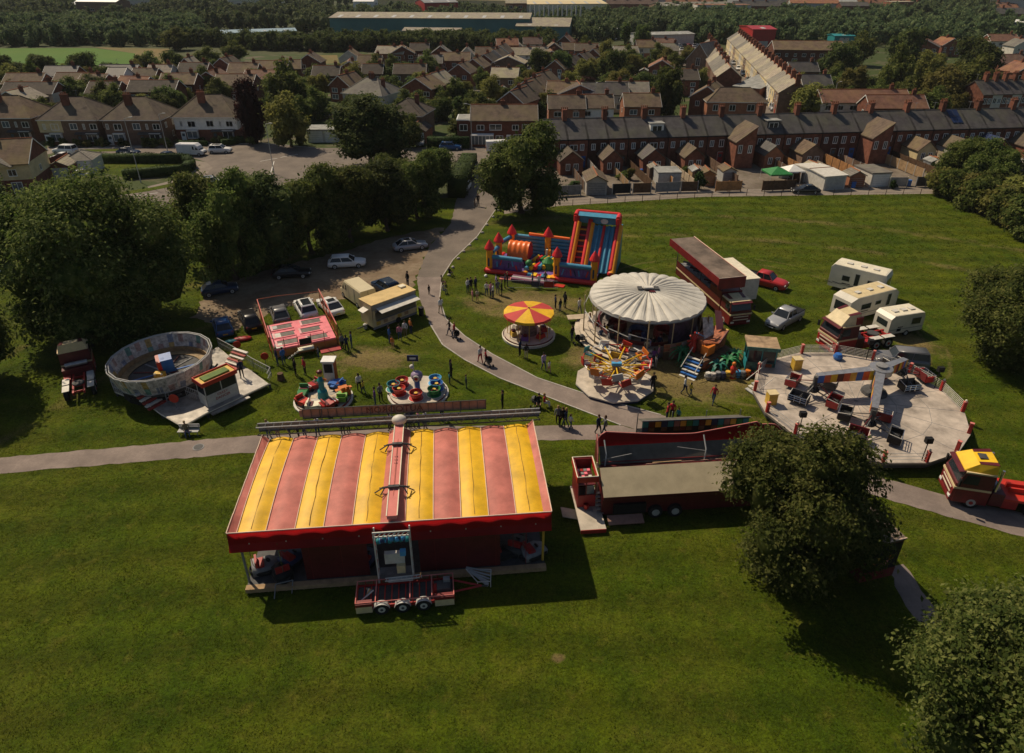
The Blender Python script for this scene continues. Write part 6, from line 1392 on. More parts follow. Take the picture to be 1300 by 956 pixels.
# game stall with coloured board
a=G(808,560); t=thing('game_stall','long low stall with a multicoloured chequered board behind the show trailer','stall',G(812,572),AR-.02)
def f(mb):
    cols=['teal','maroon','gold','navy','teal','salmonbrown','gold','green']
    for i in range(17):
        x=i*.5; mb.bx(x+.02,x+.46,-.03,.02,2.25,2.75,cols[i%8]); mb.bx(x+.02,x+.46,-.03,.02,1.85,2.2,'darkwood' if i%2 else cols[(i+3)%8] if i%3==0 else 'black')
part(t,'chequered_board',f); part(t,'frame',lambda mb:(mb.bx(0,8.5,.02,.1,.2,2.85,'black'),mb.tube((-.05,0,2.85),(8.6,0,2.85),.05,'grey',5),mb.bx(0,8.5,.1,1.6,.2,1.0,'black'),[mb.tube((x,1.5,0),(x,1.5,2.6),.04,'grey',5) for x in(0,2.8,5.6,8.4)]))
part(t,'canopy',lambda mb:mb.add([(0,.08,2.7),(8.5,.08,2.7),(8.5,1.7,1.9),(0,1.7,1.9)],[(0,1,2,3)],'greycloth'))
# kiosk
t=thing('ticket_kiosk','tall narrow open-topped red ticket kiosk left of the show trailer','kiosk',G(740,636),AR)
part(t,'walls',lambda mb:(mb.bx(-.65,.65,-1.1,-1.02,.45,1.5,'red'),mb.bx(-.65,.65,.95,1.05,.45,3.1,'deepred'),mb.bx(-.65,-.58,-1.02,.95,.45,3.1,'deepred'),mb.bx(.58,.65,-1.02,.95,.45,1.6,'red'),[mb.bx(x,x+.08,-1.1,-1.02,1.5,2.7,'deepred') for x in(-.65,.57,-.1)]))
part(t,'top_rim',lambda mb:(mb.bx(-.72,.72,-1.16,-1.06,2.7,3.15,'scarlet'),mb.bx(-.72,.72,1.05,1.12,2.7,3.15,'scarlet'),mb.bx(-.76,-.66,-1.16,1.12,2.7,3.15,'scarlet'),mb.bx(.66,.76,-1.16,1.12,2.7,3.15,'scarlet'),[mb.tube(p,q,.04,'palecream',5) for p,q in (((-.72,-1.12,3.17),(.72,-1.12,3.17)),((.72,-1.12,3.17),(.72,1.1,3.17)),((.72,1.1,3.17),(-.72,1.1,3.17)),((-.72,1.1,3.17),(-.72,-1.12,3.17)))]))
part(t,'counter_goods',lambda mb:[mb.box((-.4+.25*(k%4),-.6+.35*(k//4),2.45),(.22,.25,.12),['pink','maroon','offwhite','red','grey'][k%5]) for k in range(16)]+[mb.bx(-.58,.58,-1.0,.9,2.3,2.38,'maroon')])
part(t,'window',lambda mb:mb.bx(-.05,.5,-1.07,-1.05,1.6,2.3,'paleglass'))
part(t,'base_deck',lambda mb:(mb.bx(-.75,1.0,-3.3,1.2,.28,.42,'deck'),mb.bx(-.75,1.0,-3.34,-3.3,.1,.42,'red'),[mb.bx(x,x+.1,y,y+.1,0,.28,'darkgrey') for x in(-.7,.85) for y in(-3.2,1.0)]))
part(t,'ramp',lambda mb:mb.box((-1.25,-1.4,.22),(1.1,.95,.07),'palewood',ry=.3))
part(t,'steps',lambda mb:[mb.box((.85,-1.0-.16*k,.5+.22*(5-k)),(.5,.2,.05),'steel') for k in range(6)])
t=thing('fire_extinguishers','pile of red equipment standing on the kiosk deck','equipment',G(743,640,.42),AR)
part(t,'red_boxes',lambda mb:[mb.box((.05*k-.2,-.12*k,.2),(.22,.3,.35),['red','scarlet','maroon'][k%3],rz=k*.6) for k in range(5)]); part(t,'hoses',lambda mb:[mb.tube((-.2+.1*k,-.7,.05),(.4,-.5-.1*k,.08),.03,'steel',4) for k in range(5)])
# ---- tractor units and lorries
def cabunit(t,axles=(1.1,4.6,5.9),chassis=True,spoiler='cream',body='maroon',stripe='cream',h=3.4,front='red',hs=2.5,roofc=None):
    """front of the cab at x=0 facing -x ; runs towards +x"""
    hw=hs/2
    def f(mb):
        loft(mb,[(0,[(-hw*.9,.45),(-hw*.94,1.4),(hw*.94,1.4),(hw*.9,.45)]),(.15,[(-hw,.42),(-hw,1.5),(hw,1.5),(hw,.42)]),(2.2,[(-hw,.42),(-hw,1.5),(hw,1.5),(hw,.42)])],front,smooth=False)
        loft(mb,[(.05,[(-hw*.95,1.5),(-hw*.93,1.9),(hw*.93,1.9),(hw*.95,1.5)]),(.15,[(-hw,1.5),(-hw,1.95),(hw,1.95),(hw,1.5)]),(2.2,[(-hw,1.5),(-hw,1.95),(hw,1.95),(hw,1.5)])],body,smooth=False)
        loft(mb,[(.15,[(-hw*.98,1.95),(-hw*.98,2.0),(hw*.98,2.0),(hw*.98,1.95)]),(.45,[(-hw*.98,1.95),(-hw*.92,2.85),(hw*.92,2.85),(hw*.98,1.95)]),(2.2,[(-hw,1.95),(-hw*.96,2.9),(hw*.96,2.9),(hw,1.95)])],body,smooth=False)
    part(t,'cab',f)
    part(t,'stripe',lambda mb:(mb.bx(-.012,2.21,-hw-.012,hw+.012,1.5,1.66,stripe),mb.bx(.4,2.212,-hw*.975-.01,hw*.975+.01,2.82,2.93,stripe)))
    part(t,'windscreen',lambda mb:mb.add([(.135,-hw*.9,1.98),(.135,hw*.9,1.98),(.42,hw*.84,2.78),(.42,-hw*.84,2.78)],[(3,2,1,0)],'glass'))
    for s in(-1,1): part(t,'side_window',lambda mb:mb.add([(.35,s*(hw+.008),1.98),(1.3,s*(hw+.008),1.98),(1.3,s*hw*.965,2.65),(.55,s*hw*.955,2.65)],[(0,1,2,3)],'glass'))
    def f(mb):
        loft(mb,[(.3,[(-hw*.85,2.93),(-hw*.8,2.98),(hw*.8,2.98),(hw*.85,2.93)]),(1.1,[(-hw*.9,2.93),(-hw*.7,h*1.0),(hw*.7,h*1.0),(hw*.9,2.93)]),(2.2,[(-hw*.92,2.93),(-hw*.8,h+.15),(hw*.8,h+.15),(hw*.92,2.93)])],roofc or spoiler,smooth=False)
    part(t,'roof_spoiler',f)
    part(t,'roof_stripes',lambda mb:[loft(mb,[(1.12,[(s*hw*.78,2.95),(s*hw*.70,h+.015),(s*hw*.45,h+.015)]),(2.19,[(s*hw*.9,2.95),(s*hw*.8,h+.165),(s*hw*.5,h+.165)])],body,caps=False,smooth=False) for s in(-1,1)])
    part(t,'sun_visor',lambda mb:mb.box((.2,0,2.86),(.4,hs*.92,.06),body,ry=-.3))
    part(t,'grille',lambda mb:[mb.bx(-.03,.0,-hw*.7,hw*.7,.75+.17*k,.84+.17*k,'palecream' if k%2 else 'maroon') for k in range(4)]+[mb.bx(-.06,.04,-hw*.9,hw*.9,.4,.62,front)])
    for s in(-1,1):
        part(t,'headlight',lambda mb:mb.box((-.02,s*hw*.75,.7),(.08,.36,.2),'white'))
        part(t,'mirror',lambda mb:mb.box((.12,s*(hw+.22),2.2),(.1,.2,.5),'black'))
    if chassis:
        part(t,'chassis',lambda mb:(mb.bx(2.2,6.7,-.5,-.35,.75,1.0,'red'),mb.bx(2.2,6.7,.35,.5,.75,1.0,'red'),[mb.bx(x,x+.12,-.5,.5,.78,.95,'red') for x in(2.6,3.6,4.3,5.2,6.3)],mb.bx(2.3,3.1,-hw*.98,hw*.98,.5,1.5,body),mb.bx(3.1,4.0,-hw*.95,-hw*.5,.4,1.0,'red'),mb.bx(3.1,4.0,hw*.5,hw*.95,.4,1.0,'lightgrey')))
        part(t,'fifth_wheel',lambda mb:mb.lathe([(0,1.12),(.5,1.12),(.5,1.02)],'darkgrey',14,c=(5.1,0,0)))
        part(t,'air_tank',lambda mb:(mb.tube((2.6,-.9,1.75),(2.6,.9,1.75),.22,'steel',10)))
        part(t,'mudguard',lambda mb:[mb.box((x,s*hw*.78,1.12),(1.1,.55,.05),'offwhite') for x in axles[1:] for s in(-1,1)])
    for x in axles:
        for s in(-1,1):
            mb=MB(); mb.tube((x,s*(hw-.34),.5),(x,s*(hw-.02),.5),.5,'rubber',18); w_=mb.build('wheel',t); part(w_,'rim',lambda mb:(mb.tube((x,s*(hw-.02),.5),(x,s*(hw+.005),.5),.29,'lightgrey',12),mb.tube((x,s*hw,.5),(x,s*(hw+.05),.5),.13,'red',8)))
t=thing('tractor_unit','maroon lorry tractor unit with cream and maroon striped roof beside the caravans','lorry',G(1045,446),R(17)); cabunit(t,h=3.75); t.scale=(1.12,1.08,1.12)
part(t,'roof_box',lambda mb:mb.bx(1.75,2.35,-1.2,1.2,2.9,3.6,'deepred'))
t=thing('tractor_unit','maroon and red lorry with bright yellow roof on the path at right edge','lorry',G(1205,634)+Vector((-.2,.6,0)),R(-14)); cabunit(t,axles=(1.3,4.9,6.3),h=3.45,roofc='yellow',front='deepred'); t.scale=(1.06,1.0,1.06)
part(t,'roof_hatch',lambda mb:mb.box((1.5,0,3.56),(.5,.6,.07),'darkgrey'))
part(t,'exhaust_stack',lambda mb:[mb.tube((2.5,s*1.05,1.0),(2.5,s*1.05,3.3),.09,'chrome',8) for s in(-1,1)])
part(t,'crane_bed',lambda mb:(mb.bx(3.1,8.2,-1.2,1.2,1.02,1.2,'scarlet'),mb.bx(3.6,6.5,-.35,-.2,1.2,1.55,'scarlet'),mb.bx(3.6,6.5,.2,.35,1.2,1.55,'scarlet')))
t=thing('tractor_unit','dark maroon lorry tractor unit seen from behind at far left on grass','lorry',G(104,466),math.atan2(G(104,532).y-G(104,466).y,G(104,532).x-G(104,466).x)); cabunit(t,h=3.5,hs=2.5)
# lorry with canopy trailer behind the round roof
p0=G(856,342); p1=G(952,415); 
TL=thing('ride_lorry','long maroon lorry with raised flat roof canopy behind the round cream roof','lorry',G(938,416),math.atan2(p0.y-G(938,416).y,p0.x-G(938,416).x)); TR_=TL.rotation_euler.z
cabunit(TL,axles=(1.3,),chassis=False,h=2.95,front='deepred')
LL=13.4
part(TL,'trailer_body',lambda mb:(mb.bx(2.4,LL,-1.25,1.25,.75,1.1,'maroon'),mb.bx(2.4,LL,-1.25,-1.2,1.1,2.5,'maroon'),mb.bx(2.4,LL,1.2,1.25,1.1,2.5,'maroon'),mb.bx(2.4,LL,-1.27,-1.25,1.5,1.66,'cream'),mb.bx(2.4,LL,1.25,1.27,1.5,1.66,'cream'),mb.bx(2.4,5,-1.2,1.2,1.1,3.2,'deepred'),mb.bx(5,LL,-1.2,1.2,1.1,2.1,'grey')))
sgn=1 
part(TL,'canopy_roof',lambda mb:(mb.bx(2.0,LL+.9,-1.0,2.0,4.9,5.0,'rusty'),mb.bx(2.0,LL+.9,-1.08,-1.0,4.0,5.04,'deepred'),mb.bx(1.92,2.0,-1.08,2.08,3.8,5.04,'deepred'),mb.bx(2.0,LL+.9,2.0,2.08,4.2,5.04,'deepred'),mb.tube((2,-1.06,5.06),(LL+.9,-1.06,5.06),.04,'seam',5),mb.tube((1.95,-1.06,5.06),(1.95,2.06,5.06),.04,'seam',5)))
part(TL,'canopy_posts',lambda mb:[mb.tube((x,y,1),(x,y,4.9),.05,'darkgrey',5) for x in(2.6,7.5,LL+.3) for y in(-.95,1.1)])
part(TL,'machinery',lambda mb:[mb.tube((5.5+.9*k,-.7,2.3),(6.2+.9*k,.9,2.7),.12,['darkgrey','maroon','grey','steel'][k%4],6) for k in range(8)]+[mb.lathe([(.9,2.2),(.9,2.8),(.7,2.9)],'deepred',14,c=(4.2,-.2,0))])
part(TL,'awning',lambda mb:mb.box((4.4,-1.5,3.0),(1.8,.6,.06),'salmonbrown',rx=.3))
for x in(6.5,11.5,12.8):
    mb=MB(); mb.tube((x,-1.3,.5),(x,-.98,.5),.5,'rubber',16); w_=mb.build('wheel',TL); part(w_,'rim',lambda mb:mb.tube((x,-1.33,.5),(x,-1.3,.5),.27,'lightgrey',12))
t=thing('box_trailer','cream-roofed box body showing behind the maroon canopy lorry','trailer',G(930,372),TR_)
part(t,'body',lambda mb:mb.bx(-3.2,3.0,-1.1,1.1,.6,3.1,'offwhite')); part(t,'roof',lambda mb:mb.bx(-3.25,3.05,-1.15,1.15,3.1,3.2,'palecream')); part(t,'wheels',lambda mb:[mb.tube((x,y-.15,.45),(x,y+.15,.45),.45,'rubber',12) for x in(-1.8,1.8) for y in(-.95,.95)])
A_,B_,C_=G(1149,684,3.6),G(1113,698,3.6),G(1124,660,3.6); ea=math.atan2((C_-A_).y,(C_-A_).x)+PI; ec=(A_+Vector((math.cos(ea+PI/2)*1.2,math.sin(ea+PI/2)*1.2,0)) if ((B_-A_).x*math.cos(ea+PI/2)+(B_-A_).y*math.sin(ea+PI/2))>0 else A_-Vector((math.cos(ea+PI/2)*1.2,math.sin(ea+PI/2)*1.2,0)))-Vector((math.cos(ea)*1.6,math.sin(ea)*1.6,0)); ec.z=0
t=thing('box_trailer','dark show trailer with rusty roof half hidden behind the big near tree','trailer',ec,ea)
part(t,'body',lambda mb:(mb.bx(-3.6,1.6,-1.2,1.2,.55,3.6,'maroon'),mb.bx(1.6,1.63,-1.15,1.15,.7,3.4,'black'),mb.bx(1.6,1.64,-1.2,1.2,.55,1.3,'deepred'))); part(t,'roof',lambda mb:(mb.bx(-3.65,1.68,-1.25,1.25,3.6,3.7,'rusty'),mb.tube((1.66,-1.25,3.72),(1.66,1.25,3.72),.04,'seam',5))); part(t,'painted_panel',lambda mb:[mb.box((1.65,-.6+.3*k,2.0+.3*math.sin(k*2)),(.02,.28,.35),['orange','gold','maroon','salmon'][k%4]) for k in range(5)])
# ---- caravans
def caravan(label,a,b,w=2.4,h=2.6,nose=.35,axx=(0,),roof='palecream',wn=(),name='caravan',z=0):
    m_,L_,an=seg(a,b); t=thing(name,label,'caravan',m_,an); l=L_/2
    def f(mb):
        loft(mb,[(-l,[(0,.5),(0,h-.35),(w,h-.35),(w,.5)]),(-l+nose,[(0,.45),(0,h),(w,h),(w,.45)]),(l-nose*.6,[(0,.45),(0,h),(w,h),(w,.45)]),(l,[(0,.5),(0,h-.45),(w,h-.45),(w,.5)])],'caravanwhite',smooth=False)
        mb.bx(-l+nose,l-nose,.06,w-.06,h+.003,h+.03,roof)
    part(t,'body',f)
    for x,zz,ww,hh in wn: part(t,'window',lambda mb:(mb.bx(x-ww/2-.05,x+ww/2+.05,-.025,.0,zz-.05,zz+hh+.05,'lightgrey'),mb.bx(x-ww/2,x+ww/2,-.035,-.02,zz,zz+hh,'glass')))
    part(t,'end_window',lambda mb:mb.bx(l-.02,l+.02,.4,w-.4,1.15,h-.7,'glass')); part(t,'end_window',lambda mb:mb.bx(-l-.02,-l+.02,.4,w-.4,1.15,h-.7,'glass'))
    part(t,'roof_hatch',lambda mb:[mb.box((x,w*.45,h+.09),(.6,.5,.12),'offwhite') for x in(-l*.45,l*.05,l*.5)]); part(t,'trim',lambda mb:(mb.bx(-l+.1,l-.1,-.02,.0,.9,.95,'grey'),mb.bx(-l*.5,-l*.2,-.02,.0,1.1,1.2,'darkgrey')))
    for x in axx:
        mb=MB(); mb.tube((x,-.02,.33),(x,.2,.33),.33,'rubber',14); w_=mb.build('wheel',t); part(w_,'rim',lambda mb:mb.tube((x,-.04,.33),(x,-.02,.33),.2,'lightgrey',10))
        part(t,'axle',lambda mb:mb.tube((x,.2,.33),(x,w,.33),.06,'darkgrey',6))
    part(t,'drawbar',lambda mb:mb.tube((l,w/2,.5),(l+.9,w/2,.45),.06,'grey',6)); return t
t=caravan('longest white caravan with swoosh markings standing at the back of the group',(1049,366),(1118,384),2.6,3.2,.3,(-1.0,-.1),wn=[(-1.2,1.5,.8,.6),(.0,1.2,.45,1.4),(1.6,1.4,.9,.8)])
part(t,'swoosh_decal',lambda mb:[mb.box((-3+.8*k,-.015,.95+.12*math.sin(k*.9)),(.8,.02,.07),'darkgrey',ry=.15*math.cos(k)) for k in range(9)])
t=caravan('tall cream caravan with sloping windowed front behind the striped lorry cab',(1074,412),(1134,396),2.4,2.9,.9,(1.2,1.9),roof='cream',wn=[(-1.2,1.4,1.4,.6),(.6,1.6,.8,.4),(2.2,1.2,.5,1.3)])
t=caravan('smallest white touring caravan in front, nearest the grey off-road car',(1125,430),(1168,423),2.2,2.5,.4,(0.2,),wn=[(1.1,1.3,1.1,.7),(-.9,.7,.5,.3)])
# ---- catering trailer
m_,L_,an=seg((478,420),(527,401)); t=thing('food_trailer','cream catering trailer with tan roof and open serving awning','food trailer',m_,an); l=L_/2+.3
part(t,'body',lambda mb:(mb.bx(-l,l,0,2.3,.45,1.15,'cream'),mb.bx(-l,l,2.2,2.3,1.15,3.0,'cream'),mb.bx(-l,-l+.08,0,2.3,1.15,3.0,'cream'),mb.bx(l-.08,l,0,2.3,1.15,3.0,'cream'),mb.bx(-l,l,0,.1,2.35,3.0,'greycloth2'),mb.bx(-l,-l+.35,0,.1,1.15,2.4,'cream')))
part(t,'roof',lambda mb:(mb.bx(-l-.05,l+.05,-.05,2.35,3.0,3.08,'tan'),mb.bx(l-1.0,l-.3,1.3,1.9,3.08,3.25,'palecream')))
part(t,'serving_awning',lambda mb:mb.box((.15,-.55,2.45),(L_-.1,1.1,.05),'offwhite',rx=.18)); part(t,'end_awning',lambda mb:mb.box((-l-.35,1.1,2.3),(.75,1.0,.05),'offwhite',ry=-.25))
part(t,'counter',lambda mb:(mb.bx(-l+.4,l-.1,-.22,.0,1.12,1.18,'steel'),mb.bx(-l+.1,l-.1,.2,2.1,.5,.95,'darkgrey')))
part(t,'kitchen',lambda mb:[mb.box((-l+.8+.55*k,1.6+.2*(k%2),1.5),(.45,.5,.6),['steel','lightgrey','red','grey','palewood','offwhite'][k%6]) for k in range(int(L_/.55)-1)])
part(t,'skirt',lambda mb:(mb.bx(-l,l,-.02,.0,.2,.44,'grey'),[mb.bx(-l+.4+.9*k,-l+.9+.9*k,-.03,-.0,.6,1.0,['gold','wood','palewood'][k%3]) for k in range(int(L_/.9))]))
part(t,'wheel',lambda mb:mb.tube((.3,-.06,.32),(.3,.2,.32),.32,'rubber',14)); part(t,'wheel',lambda mb:mb.tube((.3,2.1,.32),(.3,2.36,.32),.32,'rubber',14)); part(t,'drawbar',lambda mb:mb.tube((-l,1.1,.45),(-l-1.3,1.1,.4),.07,'darkgrey',6))
t=thing('water_bottle','white water container beside the catering trailer corner','container',G(464,417),0); part(t,'barrel',lambda mb:mb.lathe([(0,0),(.2,.02),(.22,.5),(.1,.6),(0,.62)],'offwhite',10)); 
t=thing('litter_bin','black litter bin standing between catering trailer and path','bin',G(535,400),0); part(t,'body',lambda mb:mb.lathe([(.0,0),(.28,0),(.32,.95),(.0,1.0)],'black',12))
# ---- bungee trampolines
a,b,c,d=G(324,408),G(347,457),G(430,440),G(404,399)
an=math.atan2(c.y-b.y,c.x-b.x); TW=(c-b).length; TD=(a-b).length
t=thing('trampoline_ride','pink bed of trampolines inside an orange pole frame with netting','trampolines',b,an); P_=lambda x,y,z:(x,y,z)
Dk=TD*.62
part(t,'pink_deck',lambda mb:(mb.bx(.3,TW-.1,.3,Dk,.75,.95,'pinkdeck'),mb.bx(.3,TW-.1,.26,.30,.0,.76,'orangeply'),mb.bx(TW-.1,TW-.06,.3,Dk,.0,.76,'orangeply'),mb.bx(.26,.3,.3,Dk,0,.76,'deepred')))
for i,(ux,uy) in enumerate([(.19,.18),(.19,.5),(.19,.82),(.68,.15),(.62,.5),(.68,.82)]):
    x,y=.3+ux*(TW-.4)+.25,.3+uy*(Dk-.3); s_=part(t,'trampoline_bed',lambda mb:mb.bx(x-.95,x+.95,y-.5,y+.5,.955,.975,'bed'))
    part(s_,'pads',lambda mb:(mb.bx(x-1.1,x+1.1,y-.66,y-.5,.95,1.02,'pinkdeck'),mb.bx(x-1.1,x+1.1,y+.5,y+.66,.95,1.02,'pinkdeck'),mb.bx(x-1.15,x-.95,y-.6,y+.6,.95,1.03,'palepink')))
part(t,'grey_sheet',lambda mb:(mb.bx(.4,1.15,.35,1.3,.98,1.0,'offwhite'),mb.bx(.45,1.3,Dk*.45,Dk*.62,.98,1.0,'offwhite'),mb.bx(.5,1.2,Dk*.8,Dk*.95,.98,1.0,'lightgrey')))
def f(mb):
    for x,y0,y1,n in((0,0,TD,6),(TW+.1,0,TD,6)):
        mb.tube((x,y0,2.5),(x,y1,2.5),.05,'salmon',5); mb.tube((x,y0,.9),(x,y1,.9),.04,'framered',5)
        for k in range(n): y=y0+(y1-y0)*k/(n-1); mb.tube((x,y,0),(x,y,2.5),.04,'framered',5)
    for y in(TD,): mb.tube((0,y,2.5),(TW*.35,y,2.5),.04,'framered',5); mb.tube((TW*.35,y,2.5),(TW,y,2.2),.03,'framered',5)
    for k in range(6): mb.tube((TW*k/5,0,0),(TW*k/5,0,2.1),.035,'framered',5)
    mb.tube((TW*.1,Dk*.55,2.3),(TW*.95,Dk*.5,2.3),.035,'deepred',5)
part(t,'frame',f)
def f(mb):
    for k in range(26): y=TD*k/25; mb.tube((0,y,.9),(0,y+.1,2.5),.012,'orange',3); mb.tube((TW+.1,y,.9),(TW+.1,y+.1,2.5),.012,'orange',3)
part(t,'netting',f)
part(t,'entrance_steps',lambda mb:(mb.box((TW*.50,-.25,.7),(1.5,.7,.1),'palecream'),mb.bx(TW*.42,TW*.60,-.02,.0,1.0,1.7,'black'),[mb.tube((TW*.5-.75-.3*k,-.4,.65-.17*k),(TW*.5-.9-.3*k,-.4,.5-.17*k),.09,'offwhite',8) for k in range(4)]))
part(t,'red_tarpaulin',lambda mb:mb.box((TW*.86,-.45,.12),(2.0,.7,.06),'red',rx=.15))
t=thing('booth','narrow white booth with a black screen behind the toy car roundabout','booth',G(421,484),.0)
part(t,'cabinet',lambda mb:(mb.bx(-.5,.5,-.45,.45,0,2.3,'offwhite'),mb.bx(.5,.53,-.45,.45,0,2.3,'red'))); part(t,'roof',lambda mb:mb.bx(-.6,.62,-.55,.55,2.3,2.42,'white')); part(t,'screen',lambda mb:mb.bx(-.38,.38,-.48,-.45,1.2,2.1,'black'))
# coloured bags and boards on the grass
for lb,px,py,m_,s_ in [('red folded inflatable lying on grass near the blue car',308,432,'red',1.1),('dark green bag on grass beside the red folded inflatable',294,435,'teal',.8)]:
    t=thing('folded_bag',lb,'bag',G(px,py),.3); part(t,'bag',lambda mb:mb.sph((0,0,.18),.7*s_,m_,12,(1.3,.6,.3),6)); part(t,'strap',lambda mb:mb.tube((-.2,-.42*s_,.2),(-.2,.42*s_,.22),.04,'black',5))
for i,(px,py) in enumerate([(303,448),(338,463)]):
    t=thing('round_sign',['round orange sign on a post beside the bench ride rail','round orange sign on a post left of the trampolines'][i],'sign',G(px,py),.3); part(t,'post',lambda mb:mb.tube((0,0,0),(0,0,1.0),.03,'grey',5)); part(t,'disc',lambda mb:mb.tube((0,-.03,.95),(0,.03,.95),.38,'scarlet',14))
t=thing('tree_stump','short brown tree stump on the grass below the orange sign','stump',G(357,482),0); part(t,'stump',lambda mb:mb.lathe([(.38,0),(.3,.4),(.28,.7),(0,.72)],'darkwood',10))

# ---- bench ride at the left (tilted ring of decorated seat backs)
def Gz(px,py,z): return G(px,py,z)
C0=G(209,467,1.9); C0.z=0
t=thing('bench_ride','round tilted bench ride with ring of painted seat backs and grey deck','fairground ride',C0,0); RR=3.98
def f(mb):
    n=18; tilt=Matrix.Rotation(R(1),4,'X')@Matrix.Rotation(R(-1.5),4,'Y'); mb.M=tilt
    cols=['ringwhite','ringteal','ringpink','ringgold','ringwhite','ringblue','ringpink']
    for i in range(n*3):
        A0=2*PI*(i//3)/n; A1=2*PI*(i//3+1)/n; k0=(i%3)/3; k1=(i%3+1)/3
        for (r0,z0,r1,z1,off) in((RR,1.6,RR+.25,2.35,0),(RR+.25,2.35,RR+.4,3.2,2)):
            m_=cols[(i*5+off+i//3)%7] if i%2 else 'ringwhite'
            q=lambda r,k,z:(r*(math.cos(A0)*(1-k)+math.cos(A1)*k),r*(math.sin(A0)*(1-k)+math.sin(A1)*k),z)
            mb.add([q(r0,k0,z0),q(r0,k1,z0),q(r1,k1,z1),q(r1,k0,z1)],[(0,1,2,3)],m_)
            mb.add([q(r0-.12,k0,z0),q(r0-.12,k1,z0),q(r1-.12,k1,z1),q(r1-.12,k0,z1)],[(3,2,1,0)],cols[(i*3+off)%7] if i%2 else 'ringwhite')
part(t,'seat_backs',f)
def f(mb):
    n=18; mb.M=Matrix.Rotation(R(1),4,'X')@Matrix.Rotation(R(-1.5),4,'Y')
    for z,r in((3.22,RR+.41),(3.22,RR+.22),(1.6,RR+.02)):
        for i in range(n): a0,a1=2*PI*i/n,2*PI*(i+1)/n; mb.tube((r*math.cos(a0),r*math.sin(a0),z),(r*math.cos(a1),r*math.sin(a1),z),.045,'lightgrey',5)
    for i in range(n*2): a0=PI*i/n; mb.tube((RR*math.cos(a0),RR*math.sin(a0),1.6),((RR+.42)*math.cos(a0),(RR+.42)*math.sin(a0),3.2),.03,'offwhite',4)
part(t,'ring_rail',f)
def f(mb):
    mb.M=Matrix.Rotation(R(1),4,'X')@Matrix.Rotation(R(-1.5),4,'Y')
    mb.lathe([(3.1,1.5),(3.8,1.5),(3.8,1.95),(RR-.1,1.95)],'benchtan',36); mb.lathe([(0,1.42),(3.1,1.42)],'darkgrey',36)
    for i in range(12): a0=2*PI*i/12; mb.box((1.6*math.cos(a0),1.6*math.sin(a0),1.46),(2.6,.16,.05),['maroon','blue','grey'][i%3],rz=a0)
part(t,'bench_and_floor',f)
def f(mb):
    mb.M=Matrix.Rotation(R(1),4,'X')@Matrix.Rotation(R(-1.5),4,'Y')
    mb.box((.3,.2,2.3),(1.0,1.0,1.6),'blue',rz=.5,rx=.25); mb.box((-.25,-.1,2.3),(.35,1.1,1.5),'red',rz=.5,rx=.25); mb.box((0,-.9,1.75),(.9,.5,.5),'gold')
    for s in(-1,1): mb.sph((s*.3,-1.15,1.95),.11,'palecream',8)
part(t,'centre_piece',f)
part(t,'underframe',lambda mb:(mb.lathe([(RR-.3,.9),(RR,1.55),(RR+.05,1.6)],'darkgrey',36),mb.lathe([(3.8,.3),(3.8,1.4)],'black',24),[mb.tube((3.0*math.cos(k),3.0*math.sin(k),.2),(4.4*math.cos(k+.4),4.4*math.sin(k+.4),1.3),.09,'darkgrey',5) for k in range(6)]))
LC=lambda px,py,z=.62:(G(px,py,z)-C0)
dk=[LC(*p) for p in [(140,482),(146,497),(188,513),(204,525),(232,541),(262,524),(341,487),(318,470),(298,458),(276,440)]]
arc=[Vector((5.15*math.cos(a),5.15*math.sin(a),0)) for a in [R(x) for x in range(70,190,20)]]
def f(mb):
    poly=[(p.x,p.y) for p in dk]+[(p.x,p.y) for p in arc]; mb.prism(poly,.42,.62,'steeldeck','steeldeck')
    for i in range(len(dk)-1):
        a,b=dk[i],dk[i+1]; mb.tube((a.x,a.y,.55),(b.x,b.y,.55),.05,'palecream',5)
part(t,'deck',f)
part(t,'deck_legs',lambda mb:[mb.bx(p.x-.08,p.x+.08,p.y+.1,p.y+.26,0,.45,'darkgrey') for p in dk])
for j,(pa,pb) in enumerate([((188,522),(213,508)),((283,463),(304,470))]):
    p=LC(*pa); q=LC(*pb); m_=(p+q)/2; dr=math.atan2(q.y-p.y,q.x-p.x)
    part(t,'steps',lambda mb:[(mb.box((m_.x-.28*k*math.sin(dr)*-1*(-1),m_.y+.28*k*math.cos(dr),.7+.2*k),(1.8,.3,.12),'redstep' if k%2==0 else 'offwhite',rz=dr)) for k in range(6)])
def f(mb):
    for pl in ([(213,512),(232,500),(252,508),(262,512)],[(278,440),(300,452),(322,466),(345,478),(341,486)],[(140,482),(146,497),(188,513)]):
        pts=[LC(*p) for p in pl]
        for a,b in zip(pts,pts[1:]):
            for z in(1.1,1.6): mb.tube((a.x,a.y,z),(b.x,b.y,z),.03,'lightgrey',5)
            n=max(2,int((b-a).length/.25)); 
            for k in range(n): p=a.lerp(b,k/n); mb.tube((p.x,p.y,.62),(p.x,p.y,1.6),.02 if k else .04,'lightgrey' if k else 'grey',4)
part(t,'railing',f)
for px,py in((190,505),(224,518)):
    p=LC(px,py); part(t,'round_sign',lambda mb:(mb.tube((p.x,p.y-.03,1.6),(p.x,p.y+.03,1.6),.42,'scarlet',16),mb.tube((p.x,p.y+.05,.6),(p.x,p.y+.05,1.6),.03,'grey',5)))
a=G(262,520,.62); b=G(303,501,.62); bt=thing('pay_booth','white pay booth with red roof edge and red lettering on the bench ride deck','pay booth',(a+Vector((.1,.25,0))),math.atan2(b.y-a.y,b.x-a.x)); bw=(b-a).length-.1
